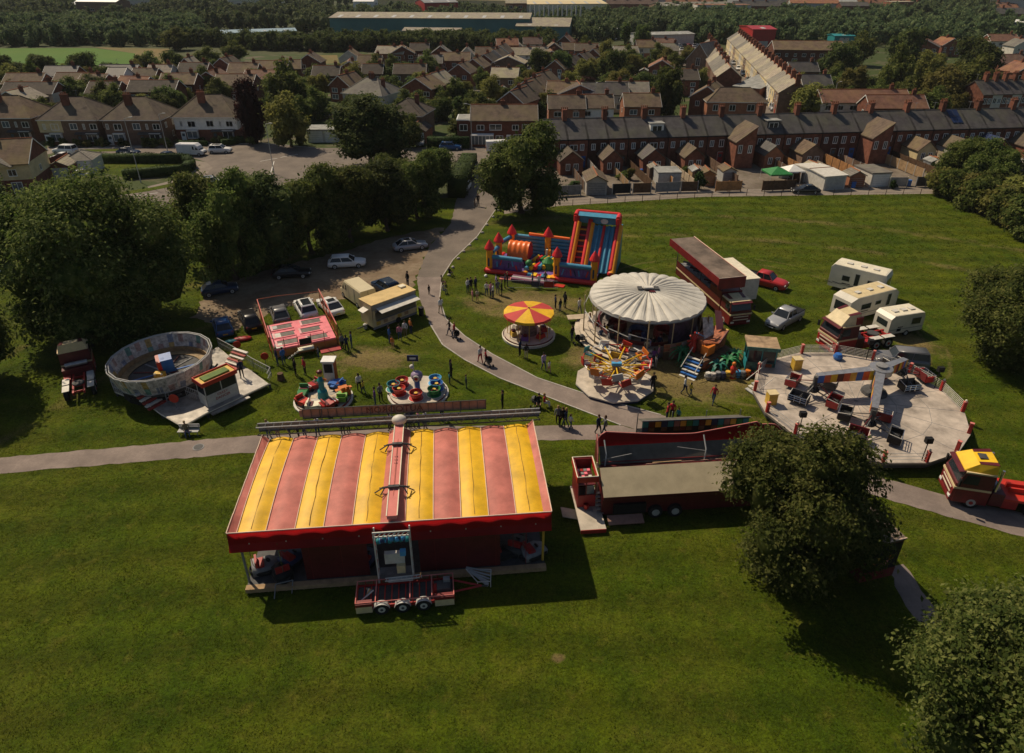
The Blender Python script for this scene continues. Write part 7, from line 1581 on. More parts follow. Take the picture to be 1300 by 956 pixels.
part(bt,'walls',lambda mb:(mb.bx(0,bw,0,.06,0,1.15,'offwhite'),mb.bx(0,.06,.0,1.4,0,1.15,'offwhite'),mb.bx(bw-.06,bw,0,1.4,0,2.3,'offwhite'),mb.bx(0,bw,1.35,1.4,0,2.3,'offwhite'),[mb.bx(x,x+.07,0,.07,1.15,2.25,'offwhite') for x in(0,bw*.5,bw-.07)],mb.bx(0,.07,1.3,1.4,1.15,2.3,'offwhite')))
part(bt,'window',lambda mb:(mb.bx(.07,bw-.07,.02,.04,1.15,2.15,'glass'),mb.bx(.02,.04,.07,1.3,1.15,2.15,'glass')))
part(bt,'roof',lambda mb:(mb.bx(-.1,bw+.1,-.12,-.06,2.1,2.5,'scarlet'),mb.bx(-.1,bw+.1,1.5,1.56,2.1,2.5,'scarlet'),mb.bx(-.16,-.1,-.12,1.56,2.1,2.5,'scarlet'),mb.bx(bw+.1,bw+.16,-.12,1.56,2.1,2.5,'scarlet'),mb.bx(-.1,bw+.1,-.06,1.5,2.3,2.36,'gold'),mb.bx(.3,bw-.3,.3,1.1,2.36,2.5,'lime_leaf')))
text(bt,'CRAZY',.30,'red',(bw/2,-.01,.88),(PI/2,0,0),.008); text(bt,'DANCER',.34,'red',(bw/2,-.01,.52),(PI/2,0,0),.008)
part(bt,'step',lambda mb:mb.bx(-.2,bw+.4,-1.0,-.25,-.25,-.17,'steeldeck'))
# bench by the path, manhole
t=thing('park_bench','grey slatted park bench on the path edge below the bench ride','bench',G(241,552),.02)
part(t,'seat',lambda mb:[mb.bx(-.85,.85,-.25+.13*k,-.15+.13*k,.43,.47,'lightgrey') for k in range(4)]); part(t,'backrest',lambda mb:[mb.bx(-.85,.85,.27,.31,.55+.13*k,.64+.13*k,'lightgrey') for k in range(3)])
for x in(-.75,.75): part(t,'leg',lambda mb:(mb.tube((x,-.2,0),(x,-.2,.43),.03,'grey',5),mb.tube((x,.25,0),(x,.3,.9),.03,'grey',5)))
t=thing('manhole_cover','round dark manhole cover set in the straight path','manhole',G(252,568)+Vector((0,0,.03)),0); part(t,'cover',lambda mb:mb.disc(.36,0,.03,'darkgrey',18)); part(t,'rim',lambda mb:mb.lathe([(.36,0),(.44,0),(.44,.02),(.36,.02)],'grey',18))
# ---- toy vehicle roundabout
def roundbase(t,r,h=.35,top='deck'):
    part(t,'platform',lambda mb:(mb.disc(r,.02,h*.45,'offwhite',28,top='offwhite'),mb.disc(r*.93,h*.45,h,'deepred',28,top=top)))
c=G(411,508); t=thing('toy_vehicle_roundabout','round toddler ride with toy cars and planes around a clown figure','fairground ride',c,0); roundbase(t,2.6)
RD=[(170,'green','car'),(222,'scarlet','car'),(300,'red','striped'),(350,'lime','boat'),(20,'orange','plane'),(62,'blue','plane'),(130,'red','striped'),(262,'palecream','boat')]
for i,(dg,m_,k_) in enumerate(RD):
    a=R(dg); x,y=1.85*math.cos(a),1.85*math.sin(a)
    def f(mb):
        mb.M=Matrix.Translation((x,y,.35))@Matrix.Rotation(a+PI/2+.2,4,'Z')
        loft(mb,[(-.75,[(-.38,.15),(-.42,.62),(.42,.62),(.38,.15)]),(-.2,[(-.42,.12),(-.42,.5),(.42,.5),(.42,.12)]),(.4,[(-.4,.12),(-.4,.58),(.4,.58),(.4,.12)]),(.8,[(-.26,.18),(-.28,.38),(.28,.38),(.26,.18)])],m_,smooth=False)
        for s in(-1,1): mb.tube((s*.45,-.46,.18),(s*.45,.46,.18),.16,'black',8)
        if k_=='plane': mb.box((.1,0,.42),(.35,1.5,.07),m_); mb.box((-.75,0,.75),(.2,.08,.4),m_)
        if k_=='striped': [mb.box((.35+.12*q,0,.60),(.06,.8,.02),'white' if q%2 else 'red') for q in range(4)]
    v=part(t,'toy_'+('plane' if k_=='plane' else 'car' if k_!='boat' else 'boat'),f)
    def f(mb):
        mb.M=Matrix.Translation((x,y,.35))@Matrix.Rotation(a+PI/2+.2,4,'Z'); mb.box((-.25,0,.5),(.3,.7,.12),'maroon'); mb.box((-.5,0,.72),(.1,.75,.35),m_)
    part(v,'seat',f)
part(t,'centre_figure',lambda mb:(mb.lathe([(.5,.35),(.42,1.0),(.25,1.2),(.25,1.9),(.34,2.1),(.1,2.5)],'teal',12),mb.sph((0,0,2.75),.27,'gold',10),mb.sph((0,0,2.95),.28,'maroon',8,(1,1,.6)),mb.tube((0,0,2.3),(-.5,0,2.0),.1,'green',6),mb.tube((0,0,2.3),(.5,0,2.1),.1,'orange',6)))
part(t,'floor_panels',lambda mb:[mb.box((1.2*math.cos(k*.785),1.2*math.sin(k*.785),.36),(1.2,.5,.02),'steeldeck' if k%2 else 'palewood',rz=k*.785) for k in range(8)])
# ---- teacup ride
c=G(531,500); t=thing('teacup_ride','round teacup ride with red, orange, green and blue cups','fairground ride',c,0); roundbase(t,2.75)
for i,(dg,r,m_) in enumerate([(150,1.75,'red'),(200,1.7,'scarlet'),(176,2.2,'teal'),(270,1.35,'scarlet'),(335,1.7,'green'),(10,1.7,'blue'),(40,1.9,'skyblue')]):
    x,y=r*math.cos(R(dg)),r*math.sin(R(dg))*.95
    v=part(t,'cup',lambda mb:(mb.lathe([(.62,.40),(.66,.44),(.40,.46),(.32,.5),(.48,.62),(.56,.95),(.60,1.05),(.55,1.05),(.5,.9),(.3,.62),(0,.6)],m_,14,c=(x,y,0),smooth=True)))
    part(v,'saucer',lambda mb:mb.lathe([(.0,.37),(.72,.38),(.74,.42),(.6,.42)],'offwhite',14,c=(x,y,0))); part(v,'seat',lambda mb:mb.lathe([(.46,.78),(.2,.76)],'maroon',12,c=(x,y,0))); part(v,'wheel',lambda mb:(mb.tube((x,y,.6),(x,y,.95),.04,'chrome',5),mb.tube((x,y,.95),(x,y,.98),.17,'gold',8)))
part(t,'centre_pillar',lambda mb:(mb.lathe([(.35,.35),(.22,.6),(.22,1.4),(.4,1.5)],'blue',12),mb.sph((0,0,1.95),.55,'lilacpaint',12,(1,1,.85)),mb.tube((.0,-.5,1.95),(0,-.6,1.95),.3,'offwhite',10),mb.tube((0,-.6,1.95),(0,-.63,1.95),.15,'red',8)))
part(t,'top_sign',lambda mb:(mb.tube((-.35,.6,.4),(-.35,.6,3.2),.05,'offwhite',6),mb.box((-.35,.57,3.4),(1.0,.08,.6),'navy'),mb.box((-.35,.52,3.4),(.55,.02,.18),'white'),mb.sph((-.5,.6,2.5),.22,'offwhite',8)))
# ---- small striped roundabout
c=G(671,427); t=thing('striped_roundabout','small covered roundabout with yellow and pink striped conical roof','fairground ride',c,0); roundbase(t,2.75,.4)
def f(mb):
    n=16
    for i in range(n):
        a0,a1=2*PI*i/n+.2,2*PI*(i+1)/n+.2; m_='canvasyellow' if (i//2)%2 else 'canvasred'
        q=lambda r,a,z:(r*math.cos(a),r*math.sin(a),z)
        mb.add([q(2.6,a0,2.85),q(2.6,a1,2.85),(0,0,3.3)],[(0,1,2)],m_); mb.add([q(2.6,a0,2.85),q(2.64,a0,2.6),q(2.64,a1,2.6),q(2.6,a1,2.85)],[(0,1,2,3)],m_)
    mb.sph((0,0,3.32),.09,'maroon',8)
part(t,'roof',f)
for k in range(12): part(t,'roof_post',lambda mb:mb.tube((2.2*math.cos(k*PI/6),2.2*math.sin(k*PI/6),.4),(2.2*math.cos(k*PI/6),2.2*math.sin(k*PI/6),2.7),.035,'gold',6))
part(t,'centre_drum',lambda mb:mb.lathe([(.9,.4),(.8,1.2),(.7,2.7)],'centrepaint',12))
for k in range(6):
    a=k*PI/3+.3; x,y=1.65*math.cos(a),1.65*math.sin(a)
    part(t,'toy_car',lambda mb:(mb.box((x,y,.68),(.95,.6,.42),['red','skyblue','offwhite','gold','purple','scarlet'][k],rz=a+PI/2,taper=.8),mb.box((x,y,.95),(.4,.4,.2),'maroon',rz=a)))
part(t,'rim_rail',lambda mb:mb.lathe([(2.7,.2),(2.78,.28),(2.7,.34)],'palecream',32))
# ---- seat spinner with yellow arms
c=G(780,487); t=thing('arm_spinner_ride','spinning ride with yellow arms and red, orange and white seats on ten-sided deck','fairground ride',c,0)
part(t,'platform',lambda mb:(mb.disc(3.6,.0,.22,'navy',10,ph=.15),mb.disc(3.68,.22,.34,'offwhite',10,top='deck',ph=.15)))
part(t,'centre_column',lambda mb:(mb.lathe([(.7,.34),(.5,1.0),(.35,1.1),(.3,2.2),(.5,2.4),(0,2.5)],'centrepaint',12),mb.box((0,-.3,2.3),(.9,.35,.3),'skyblue')))
sc2=['red','orange','lightgrey','scarlet','gold','white','red','teal','yellow','red','offwhite','orange','scarlet','lightgrey']
for k in range(18):
    a=2*PI*k/18+.1; zz=2.3 if k%2 else 1.3; r=2.75 if k%2 else 2.15; x,y=r*math.cos(a),r*math.sin(a)
    ar=part(t,'arm',lambda mb:(mb.tube((.3*math.cos(a),.3*math.sin(a),1.6 if zz<2 else 2.0),(x,y,zz+.15),.06,'yellow',6),mb.tube((.3*math.cos(a),.3*math.sin(a),1.2),(x*.75,y*.75,zz-.1),.04,'gold',5)))
    def f(mb):
        mb.M=Matrix.Translation((x,y,zz))@Matrix.Rotation(a,4,'Z')@Matrix.Rotation(.25,4,'X')
        mb.box((0,0,0),(.75,.95,.12),sc2[k%14]); mb.box((.35,0,.32),(.10,.95,.6),sc2[k%14]); mb.box((0,.38,.15),(.5,.05,.3),'offwhite'); mb.box((0,-.38,.15),(.5,.05,.3),'offwhite'); mb.box((-.3,0,-.1),(.1,.7,.28),sc2[(k+3)%14])
    part(t,'seat',f)
part(t,'rim_lights',lambda mb:[mb.tube((3.1*math.cos(2*PI*k/14),3.1*math.sin(2*PI*k/14),2.45),(3.1*math.cos(2*PI*(k+1)/14),3.1*math.sin(2*PI*(k+1)/14),2.45),.05,['red','white','gold'][k%3],5) for k in range(14)])
# ---- big round roofed waltzer
c=G(822,375,4.3); c.z=0; RW=5.85
t=thing('waltzer_ride','large round ride under a fluted cream canopy with curved wooden steps','fairground ride',c,0)
def f(mb):
    n=32
    for i in range(n):
        for q in range(4):
            u0,u1=(i+q/4)/n,(i+(q+1)/4)/n; a0,a1=2*PI*u0,2*PI*u1
            fl=lambda q_:.30*math.sin(PI*q_/4)**.7
            for j,(r0,z0,r1,z1) in enumerate([(.6,4.95,3.3,4.72),(3.3,4.72,RW,4.25)]):
                k0,k1={.6:(.25,.75),3.3:(.75,.42)}[r0]
                p=lambda r,a,z:(r*math.cos(a),r*math.sin(a),z)
                mb.add([p(r0,a0,z0+fl(q)*k0),p(r0,a1,z0+fl(q+1)*k0),p(r1,a1,z1+fl(q+1)*k1),p(r1,a0,z1+fl(q)*k1)],[(3,2,1,0)],'canopycream',False)
            mb.add([(RW*math.cos(a0),RW*math.sin(a0),4.25+fl(q)*.42),(RW*math.cos(a1),RW*math.sin(a1),4.25+fl(q+1)*.42),(RW*1.005*math.cos(a1),RW*1.005*math.sin(a1),4.02),(RW*1.005*math.cos(a0),RW*1.005*math.sin(a0),4.02)],[(3,2,1,0)],'canopycream')
part(t,'canopy',f)
part(t,'canopy_cap',lambda mb:(mb.box((0,0,5.2),(1.0,.5,.18),'offwhite'),[mb.box((.85*s,.0,5.12),(.45,.7,.12),'darkgrey') for s in(-1,1)],mb.box((.3,-.7,5.05),(.6,.25,.12),'maroon')))
part(t,'rim_rail',lambda mb:[mb.tube((RW*1.01*math.cos(2*PI*k/32),RW*1.01*math.sin(2*PI*k/32),4.05),(RW*1.01*math.cos(2*PI*(k+1)/32),RW*1.01*math.sin(2*PI*(k+1)/32),4.05),.05,'grey',5) for k in range(32)])
for k in range(14):
    a=2*PI*k/14+.08; r=RW-.25 if not(3.0<a<4.7) else RW+.6
    part(t,'roof_post',lambda mb:mb.tube((r*math.cos(a),r*math.sin(a),.2),(r*math.cos(a),r*math.sin(a),4.1 if r<RW else 4.6),.06,'polecream',6))
part(t,'floor',lambda mb:(mb.lathe([(5.5,.1),(5.5,1.0),(0,1.05)],'deckgrey',36),mb.lathe([(4.9,1.06),(4.9,1.4),(4.7,1.4)],'maroon',36)))
part(t,'centre_drum',lambda mb:(mb.lathe([(1.3,1.0),(1.3,3.2),(.4,4.8)],'centrepaint',16)))
part(t,'inner_backdrop',lambda mb:mb.lathe([(5.25,1.05),(5.25,3.95)],'nightpaint',36,a0=R(-75),a1=R(140)))
def f(mb):
    for i in range(24):
        a0,a1=R(-82+i*6.2),R(-82+(i+1)*6.2); r=5.95; p=lambda a,z:(r*math.cos(a),r*math.sin(a),z)
        mb.add([p(a0,.05),p(a1,.05),p(a1,.95),p(a0,.95)],[(0,1,2,3)],'salmonbrown' if i%3 else 'darkwood'); mb.add([p(a0,1.0),p(a1,1.0),p(a1,1.75),p(a0,1.75)],[(0,1,2,3)],['paintrust','salmonbrown','paintrust','ringwhite'][i%4])
        for z in(.98,1.38,1.78): mb.tube(p(a0,z),p(a1,z),.035,'wood',4)
part(t,'painted_boards',f)
def f(mb):
    for k in range(4):
        r=5.6+.46*(3-k)+.3; z=.25+.25*k
        mb.lathe([(r,z-.2),(r,z)],'stepblue',14,a0=R(148),a1=R(268)); mb.lathe([(r,z),(5.3,z)],'steptread',14,a0=R(148),a1=R(268)); mb.lathe([(r+.02,z-.05),(r+.02,z+.02)],'palecream',14,a0=R(148),a1=R(268))
part(t,'curved_steps',f)
part(t,'step_rail',lambda mb:[mb.tube(((RW+.55)*math.cos(R(150+19*k)),(RW+.55)*math.sin(R(150+19*k)),2.9),((RW+.55)*math.cos(R(169+19*k)),(RW+.55)*math.sin(R(169+19*k)),2.6),.045,'lightgrey',5) for k in range(6)])
for k in range(8):
    a=2*PI*k/8+.4; x,y=3.3*math.cos(a),3.3*math.sin(a)
    v=part(t,'tub_car',lambda mb:mb.lathe([(.95,1.1),(1.0,1.6),(.92,2.1),(.8,2.1),(.7,1.6)],['maroon','navy','deepred','darkgrey'][k%4],12,c=(x,y,0),a0=a+.6,a1=a+5.6,smooth=True)); part(v,'seat',lambda mb:mb.lathe([(.8,1.5),(.3,1.48)],'maroon',12,c=(x,y,0),a0=a+.6,a1=a+5.6))
# ---- inflatable castle and slide
a=G(622,345); b=G(762,362); CR=math.atan2(b.y-a.y,b.x-a.x)+.02
t=thing('inflatable_castle','blue and orange inflatable play castle with red cone turrets','inflatable',a,CR)
CW_=13.6; CD=5.6
def turret(x,y,h=3.0,r=.42,arrow=True):
    v=part(t,'turret',lambda mb:(mb.lathe([(r*1.05,.1),(r,.6),(r,h)],'inforange',14,c=(x,y,0),smooth=True),mb.bx(x-.1,x+.1,y-r-.03,y-r+.1,.9,2.0,'navy')))
    part(v,'cone_roof',lambda mb:mb.lathe([(r*.8,h-.05),(r*1.5,h+.08),(r*1.5,h+.22),(r*.9,h+.75),(0,h+1.35)],'infred',14,c=(x,y,0),smooth=True))
for x,y,h in((0,0,3.0),(.4,2.6,3.1),(1.3,CD,3.2),(6.2,CD-.2,3.4),(8.6,-.1,3.0),(13.2,-.2,3.0)): turret(x,y,h)
def tb(mb,p,q,r,m_,n=10): mb.tube(p,q,r,m_,n)
part(t,'base',lambda mb:(mb.bx(-.3,5.2,-.35,CD,.02,.42,'infpurple'),mb.bx(5.2,13.4,-.1,CD,.02,.4,'infpurple'),tb(mb,(-.4,-.4,.3),(4.9,-.5,.3),.33,'infred'),tb(mb,(8.4,-.6,.3),(13.6,-.6,.3),.33,'infred'),tb(mb,(-.4,-.4,.3),(.2,CD,.3),.3,'infred'),tb(mb,(4.2,-.4,.3),(4.8,.2,.3),.35,'inforange')))
part(t,'side_walls',lambda mb:([tb(mb,(.4,-.05,2.1),(4.2,-.1,2.05),.28,'infblue'),tb(mb,(9.0,-.2,2.1),(12.9,-.3,2.1),.3,'infblue'),mb.bx(.4,4.2,-.12,-.04,.4,1.95,'infpurple'),mb.bx(9,12.8,-.3,-.2,.4,1.95,'infpurple')],tb(mb,(.2,.4,2.5),(.4,2.2,2.5),.28,'infblue'),tb(mb,(.6,3.0,2.9),(1.2,CD-.4,2.9),.28,'infblue'),
  [tb(mb,(1.6,CD+.1,.5+.5*k),(9.6,CD-.1,.5+.5*k),.27,'infblue') for k in range(6)],tb(mb,(3.6,CD+.1,3.4),(9.0,CD-.1,3.3),.2,'inflate_orange')))
part(t,'mesh_panel',lambda mb:[mb.box((1.0+.5*k,-.16,1.2+.3*math.sin(k*2.1)),(.16,.04,.7),['skyblue','infred','purple','navy'][k%4],ry=.3*math.sin(k)) for k in range(7)]+[mb.box((9.4+.5*k,-.34,1.2),(.16,.04,.8),['skyblue','purple','infred','navy'][k%4],ry=.3*math.cos(k)) for k in range(7)])
def f(mb):
    mb.grid(lambda u,v:(1.7+2.7*u,3.2-1.45*math.cos(R(10+160*v)),.7+2.5*math.sin(R(10+160*v))**.8+.05*math.sin(u*26)),24,14,'inflate_orange')
    for x in(1.7,4.4): mb.add([(x,3.2-1.45*math.cos(R(10+20*i)),.7+2.5*math.sin(R(10+20*i))) for i in range(9)],[tuple(range(9))],'infred')
part(t,'tunnel',f)
part(t,'play_shapes',lambda mb:([tb(mb,(4.6+.5*k,.2+.28*k,.8),(4.9+.5*k,1.5+.28*k,.9),.28,['infblue','yellow','infred','infblue','yellow','green','inforange','infred'][k]) for k in range(7)],[tb(mb,(5.0+.45*k,2.6+.1*k,1.1),(5.4+.45*k,3.8,1.2),.25,['yellow','infred','green','inforange','infblue'][k%5]) for k in range(6)],mb.lathe([(.9,.4),(.8,1.3),(.2,1.9),(0,1.95)],'green',12,c=(7.0,2.2,0),smooth=True),mb.sph((4.8,1.0,1.3),.45,'green',10),mb.sph((8.2,1.6,1.2),.5,'yellow',10),[tb(mb,(6.3+.4*k,4.4,.8),(6.3+.4*k,4.4,2.0),.14,['offwhite','inforange'][k%2],8) for k in range(5)],tb(mb,(10.2,1.5,.6),(10.2,1.5,1.6),.25,'skyblue')))
part(t,'entrance_steps',lambda mb:([mb.bx(5.0+.6*k,5.6+.6*k,-1.0,-.1,.05,.5+.1*(k%2),['infblue','yellow','infred','infblue','yellow','inforange'][k]) for k in range(6)],[mb.tube((3.4+.0*k,-1.2-.45*k,.3),(8.6-.1*k,-1.5-.45*k,.3),.26,['maroonpurple','lightgrey','maroonpurple'][k],8) for k in range(3)]))
part(t,'floor_mats',lambda mb:(mb.box((2.9,-1.5,.06),(2.2,.9,.1),'salmon',rz=.1),mb.box((9.0,-1.9,.06),(2.0,.8,.1),'scarlet',rz=-.1)))
wm=Matrix.Translation(a)@Matrix.Rotation(CR,4,'Z'); sp=wm@Vector((9.6,2.1,0))
s_=thing('inflatable_slide','tall red, orange and blue inflatable slide beside the castle','inflatable',sp,CR); SWd=5.3; SH=5.6
def sl(y): return .5+(SH-1.0)*min(1,y/4.6)
def f(mb):
    for x in(0,1.75,SWd):
        for y0,y1 in((0,4.7),): mb.tube((x,y0,sl(y0)+.55),(x,y1,sl(y1)+.55),.30,'infred',8); mb.tube((x+.22,y0-.2,sl(y0)+.15),(x+.22,y1-.2,sl(y1)+.15),.40,'inforange',10)
        mb.sph((x,-.1,.6),.4,'infred',8)
part(s_,'side_tubes',f)
part(s_,'slide_bed',lambda mb:(mb.add([(1.9,0,.5),(SWd-.2,0,.5),(SWd-.2,4.6,SH-.6),(1.9,4.6,SH-.6)],[(0,1,2,3)],'infblue'),[mb.tube((x,0,.55),(x,4.6,SH-.55),.2,'infred' if k==2 else 'infblue',8) for k,x in enumerate((2.3,2.9,3.55,4.2,4.8))]))
part(s_,'climb_steps',lambda mb:(mb.add([(.2,0,.3),(1.6,0,.3),(1.6,4.6,SH-.8),(.2,4.6,SH-.8)],[(0,1,2,3)],'maroon'),[mb.tube((.3,.4+.55*k,.6+.55*k),(1.5,.4+.55*k,.6+.55*k),.13,'inforange' if k%2 else 'infred',8) for k in range(8)]))
part(s_,'top_arch',lambda mb:([tb(mb,(x,4.9,SH-1.6),(x,4.9,SH+.9),.34,'infred') for x in(0,SWd)],tb(mb,(0,4.9,SH+.95),(SWd,4.9,SH+.95),.3,'infred'),mb.bx(.2,SWd-.2,4.75,4.95,SH-.4,SH+.8,'infblue'),mb.add([(.1,3.6,SH+.85),(SWd-.1,3.6,SH+.85),(SWd-.1,4.9,SH+1.1),(.1,4.9,SH+1.1)],[(0,1,2,3)],'infblue'),[tb(mb,(x,3.6,SH+.1),(x,3.6,SH+.85),.25,'infred') for x in(0,SWd)],tb(mb,(0,3.6,SH+.85),(0,4.9,SH+.95),.28,'infred'),tb(mb,(SWd,3.6,SH+.85),(SWd,4.9,SH+.95),.28,'infred'),mb.sph((3.5,4.65,SH-.0),.5,'white',10,(1,.15,.7))))
part(s_,'blue_side',lambda mb:mb.ext([(0,.05),(5.6,.05),(5.4,SH-.4),(4.6,SH-.3),(0,.6)],SWd+.05,SWd+.5,'infblue'))
# crowd barrier before the castle
p=wm@Vector((3.6,-4.3,0)); t=thing('crowd_barrier','low grey mesh barriers with a red and a blue panel before the castle','barrier',p,CR+.25)
for k in range(3): part(t,'panel',lambda mb:([mb.tube((2.0*k+.05,0,z),(2.0*k+1.95,0,z),.025,'lightgrey',5) for z in(.15,1.05)],[mb.tube((2.0*k+.05+.158*q,0,.15),(2.0*k+.05+.158*q,0,1.05),.012,'lightgrey',4) for q in range(13)]))
part(t,'red_panel',lambda mb:mb.bx(4.3,5.4,-.04,-.02,.2,1.0,'red')); part(t,'blue_panel',lambda mb:mb.bx(2.8,3.7,-.04,-.02,.3,1.0,'stepblue'))
t=thing('plywood_board','pale square board standing on grass left of the curved steps','board',G(731,408),.15); part(t,'board',lambda mb:mb.box((0,0,.55),(1.9,.9,.05),'palewood',rx=.1)); part(t,'legs',lambda mb:[mb.tube((x,y,0),(x,y,.55),.03,'wood',5) for x in(-.8,.8) for y in(-.35,.35)])
t=thing('football','small white ball on the grass by the castle','ball',G(617,349)+Vector((0,-.6,.12)),0); part(t,'ball',lambda mb:mb.sph((0,0,0),.22,'white',10))
# ---- pirate fun house
c=G(892,462); t=thing('fun_house','cluttered pirate themed fun house with palm fronds, blue steps and barrels','fun house',c,.5)
part(t,'blue_steps',lambda mb:[mb.box((-1.5-.26*k,-.5-.12*k,1.2-.2*k),(.26,1.6,.10),['offwhite','blue'][k%2],rz=.35) for k in range(8)]+[mb.tube((-1.2,.4,2.0),(-3.2,-.4,.8),.04,'offwhite',5),mb.tube((-.9,-1.1,2.0),(-2.9,-1.9,.8),.04,'offwhite',5)])
part(t,'deck',lambda mb:(mb.bx(-1.1,3.2,-1.0,2.2,.9,1.05,'darkwood'),mb.bx(-1.0,3.1,-1.05,-1.0,.1,.95,'paintrust')))
part(t,'ship_hull',lambda mb:(loft(mb,[(-.2,[(.2,1.0),(-.1,2.4),(1.9,2.4),(1.6,1.0)]),(1.4,[(.0,1.0),(-.4,2.1),(2.2,2.1),(1.8,1.0)]),(3.0,[(.4,1.0),(.2,2.8),(1.7,2.8),(1.4,1.0)])],'paintrust',smooth=False),mb.tube((3.0,.2,2.8),(3.0,1.7,2.8),.1,'gold',6),mb.tube((1.4,-.4,2.1),(3.0,.2,2.8),.1,'maroon',6)))
part(t,'red_figure',lambda mb:(mb.lathe([(.3,1.0),(.35,1.6),(.15,2.2),(.25,2.5),(.1,2.8)],'scarlet',10,c=(-.6,1.0,0)),[mb.tube((-.6,1.0,2.4),(-.6+.8*math.cos(k*.785),1.0,2.4+.8*math.sin(k*.785)),.09,'scarlet',5) for k in range(8)]))
part(t,'sail',lambda mb:(mb.add([(.5,.8,2.2),(1.5,.6,2.6),(1.9,1.4,4.0),(.7,1.6,4.2)],[(0,1,2,3)],'ringwhite'),mb.add([(2.2,1.0,2.7),(3.0,.8,2.7),(3.1,1.6,4.3),(2.4,1.8,4.5)],[(0,1,2,3)],'salmon'),mb.tube((1.2,1.2,1),(1.3,1.4,4.3),.07,'darkwood',6),mb.tube((-.6,.8,3.2),(1.3,1.0,2.0),.05,'skyblue',5)))
part(t,'orange_box',lambda mb:mb.box((.2,-.2,1.7),(1.1,.8,.9),'orange',rz=.2))
def fronds(mb,x,y,z,n,L,m_):
    for k in range(n):
        a=2*PI*k/n+.3; pr=Vector((x,y,z)); 
        for j in range(4):
            q=Vector((x+L*(j+1)/4*math.cos(a),y+L*(j+1)/4*math.sin(a),z+.5*math.sin(PI*(j+1)/4*.9)-.12*j)); w_=.16*(1-j*.2); s=Vector((-math.sin(a),math.cos(a),0))*w_; mb.add([pr+s,pr-s,q-s*.8,q+s*.8],[(0,1,2,3)],m_); pr=q
for x,y,z,n,L_,m_ in((-1.6,1.4,1.1,9,1.5,'palmgreen'),(1.6,-1.6,.8,9,1.4,'palmgreen'),(2.9,-1.2,.9,8,1.2,'palmgreen'),(.4,-1.6,.6,8,1.2,'palmteal'),(-1.8,.4,.6,8,1.1,'palmgreen')):
    part(t,'palm_fronds',lambda mb:(fronds(mb,x,y,z,n,L_,m_),fronds(mb,x,y,z-.35,n,L_*.8,m_),mb.tube((x,y,0),(x,y,z),.12,'darkwood',6)))
for i in range(9):
    b_=thing('barrel','painted barrel in the row before the fun house, %s from left'%ORD[i],'barrel',G(898+6.3*i,481+ (1 if i%2 else 0)-.4*i),i*.4,'painted barrels before the fun house')
    m_=['offwhite','ringwhite','grey','stepblue','gold','wood','skyblue','steel','orange'][i]; part(b_,'body',lambda mb:mb.lathe([(.24,0),(.33,.35),(.24,.7),(0,.71)],m_,10,smooth=True)); part(b_,'hoops',lambda mb:[mb.lathe([(.31,.2+.3*k),(.32,.25+.3*k)],'darkgrey',10) for k in range(2)])
t=thing('figure_statue','red and yellow figure statue right of the barrels','statue',G(929,480),0); part(t,'body',lambda mb:(mb.lathe([(.32,0),(.25,.7),(.3,1.1),(.12,1.4)],'scarlet',10),mb.sph((0,0,1.55),.2,'orange',8),mb.tube((0,0,1.2),(.5,-.1,.8),.08,'scarlet',6))); part(t,'base',lambda mb:mb.lathe([(.0,.05),(.45,.05),(.45,0)],'gold',10))
# ---- twist ride on big round deck
c=Vector((29.7,49.1,0)); RT=8.45; NT=16
t=thing('twist_ride','large twist ride with three striped arms and cars on a round deck','fairground ride',c,0)
def f(mb):
    mb.disc(RT,.45,.95,'darkgrey',NT,ph=.2); mb.disc(RT+.12,.80,1.0,'deckgrey',NT,top='twistdeck',ph=.2)
    for k in range(NT): a=2*PI*k/NT+.2; mb.box((RT*.5*math.cos(a),RT*.5*math.sin(a),1.003),(RT,.04,.01),'grey',rz=a)
    for r in(3.2,5.8):
        for k in range(NT): a0,a1=2*PI*k/NT+.2,2*PI*(k+1)/NT+.2; mb.tube((r*math.cos(a0),r*math.sin(a0),.995),(r*math.cos(a1),r*math.sin(a1),.995),.02,'grey',4)
    for k in range(NT): a=2*PI*k/NT+.2; mb.bx(RT*.93*math.cos(a)-.12,RT*.93*math.cos(a)+.12,RT*.93*math.sin(a)-.12,RT*.93*math.sin(a)+.12,0,.5,'black')
part(t,'deck',f)
for k in range(NT):
    a=2*PI*k/NT+.2; x,y=(RT-.05)*math.cos(a),(RT-.05)*math.sin(a)
    part(t,'red_post',lambda mb:(mb.box((x,y,1.45),(.26,.2,1.0),'red',rz=a),mb.box((x,y,1.97),(.3,.24,.06),'salmon',rz=a),mb.sph((x,y,2.1),.1,'palecream',6) if k%3==0 else None))
def f(mb):
    for k in range(NT):
        a0,a1=2*PI*k/NT+.2,2*PI*(k+1)/NT+.2
        if not(-20<math.degrees(a0)%360<150 or math.degrees(a0)%360>345): continue
        p=lambda a,z:((RT-.05)*math.cos(a),(RT-.05)*math.sin(a),z)
        for z in(1.15,1.3,1.45,1.6,1.75,1.9): mb.tube(p(a0,z),p(a1,z),.022,'offwhite',4)
        for q in range(1,4): u=a0+(a1-a0)*q/4; mb.tube(tuple(Vector(p(a0,1.05)).lerp(Vector(p(a1,1.05)),q/4)),tuple(Vector(p(a0,1.9)).lerp(Vector(p(a1,1.9)),q/4)),.02,'lightgrey',4)
part(t,'guard_rail',f)
def f(mb):
    for k in(8,9,10,11):
        a0,a1=2*PI*k/NT+.2,2*PI*(k+1)/NT+.2; p=lambda a,z:((RT-.05)*math.cos(a),(RT-.05)*math.sin(a),z)
        for z in(1.2,1.5,1.8): mb.tube(p(a0,z),p(a1,z),.02,'lightgrey',4)
part(t,'front_rail',f)
TC=G(1118,470,3.3)-c; tx,ty=TC.x,TC.y
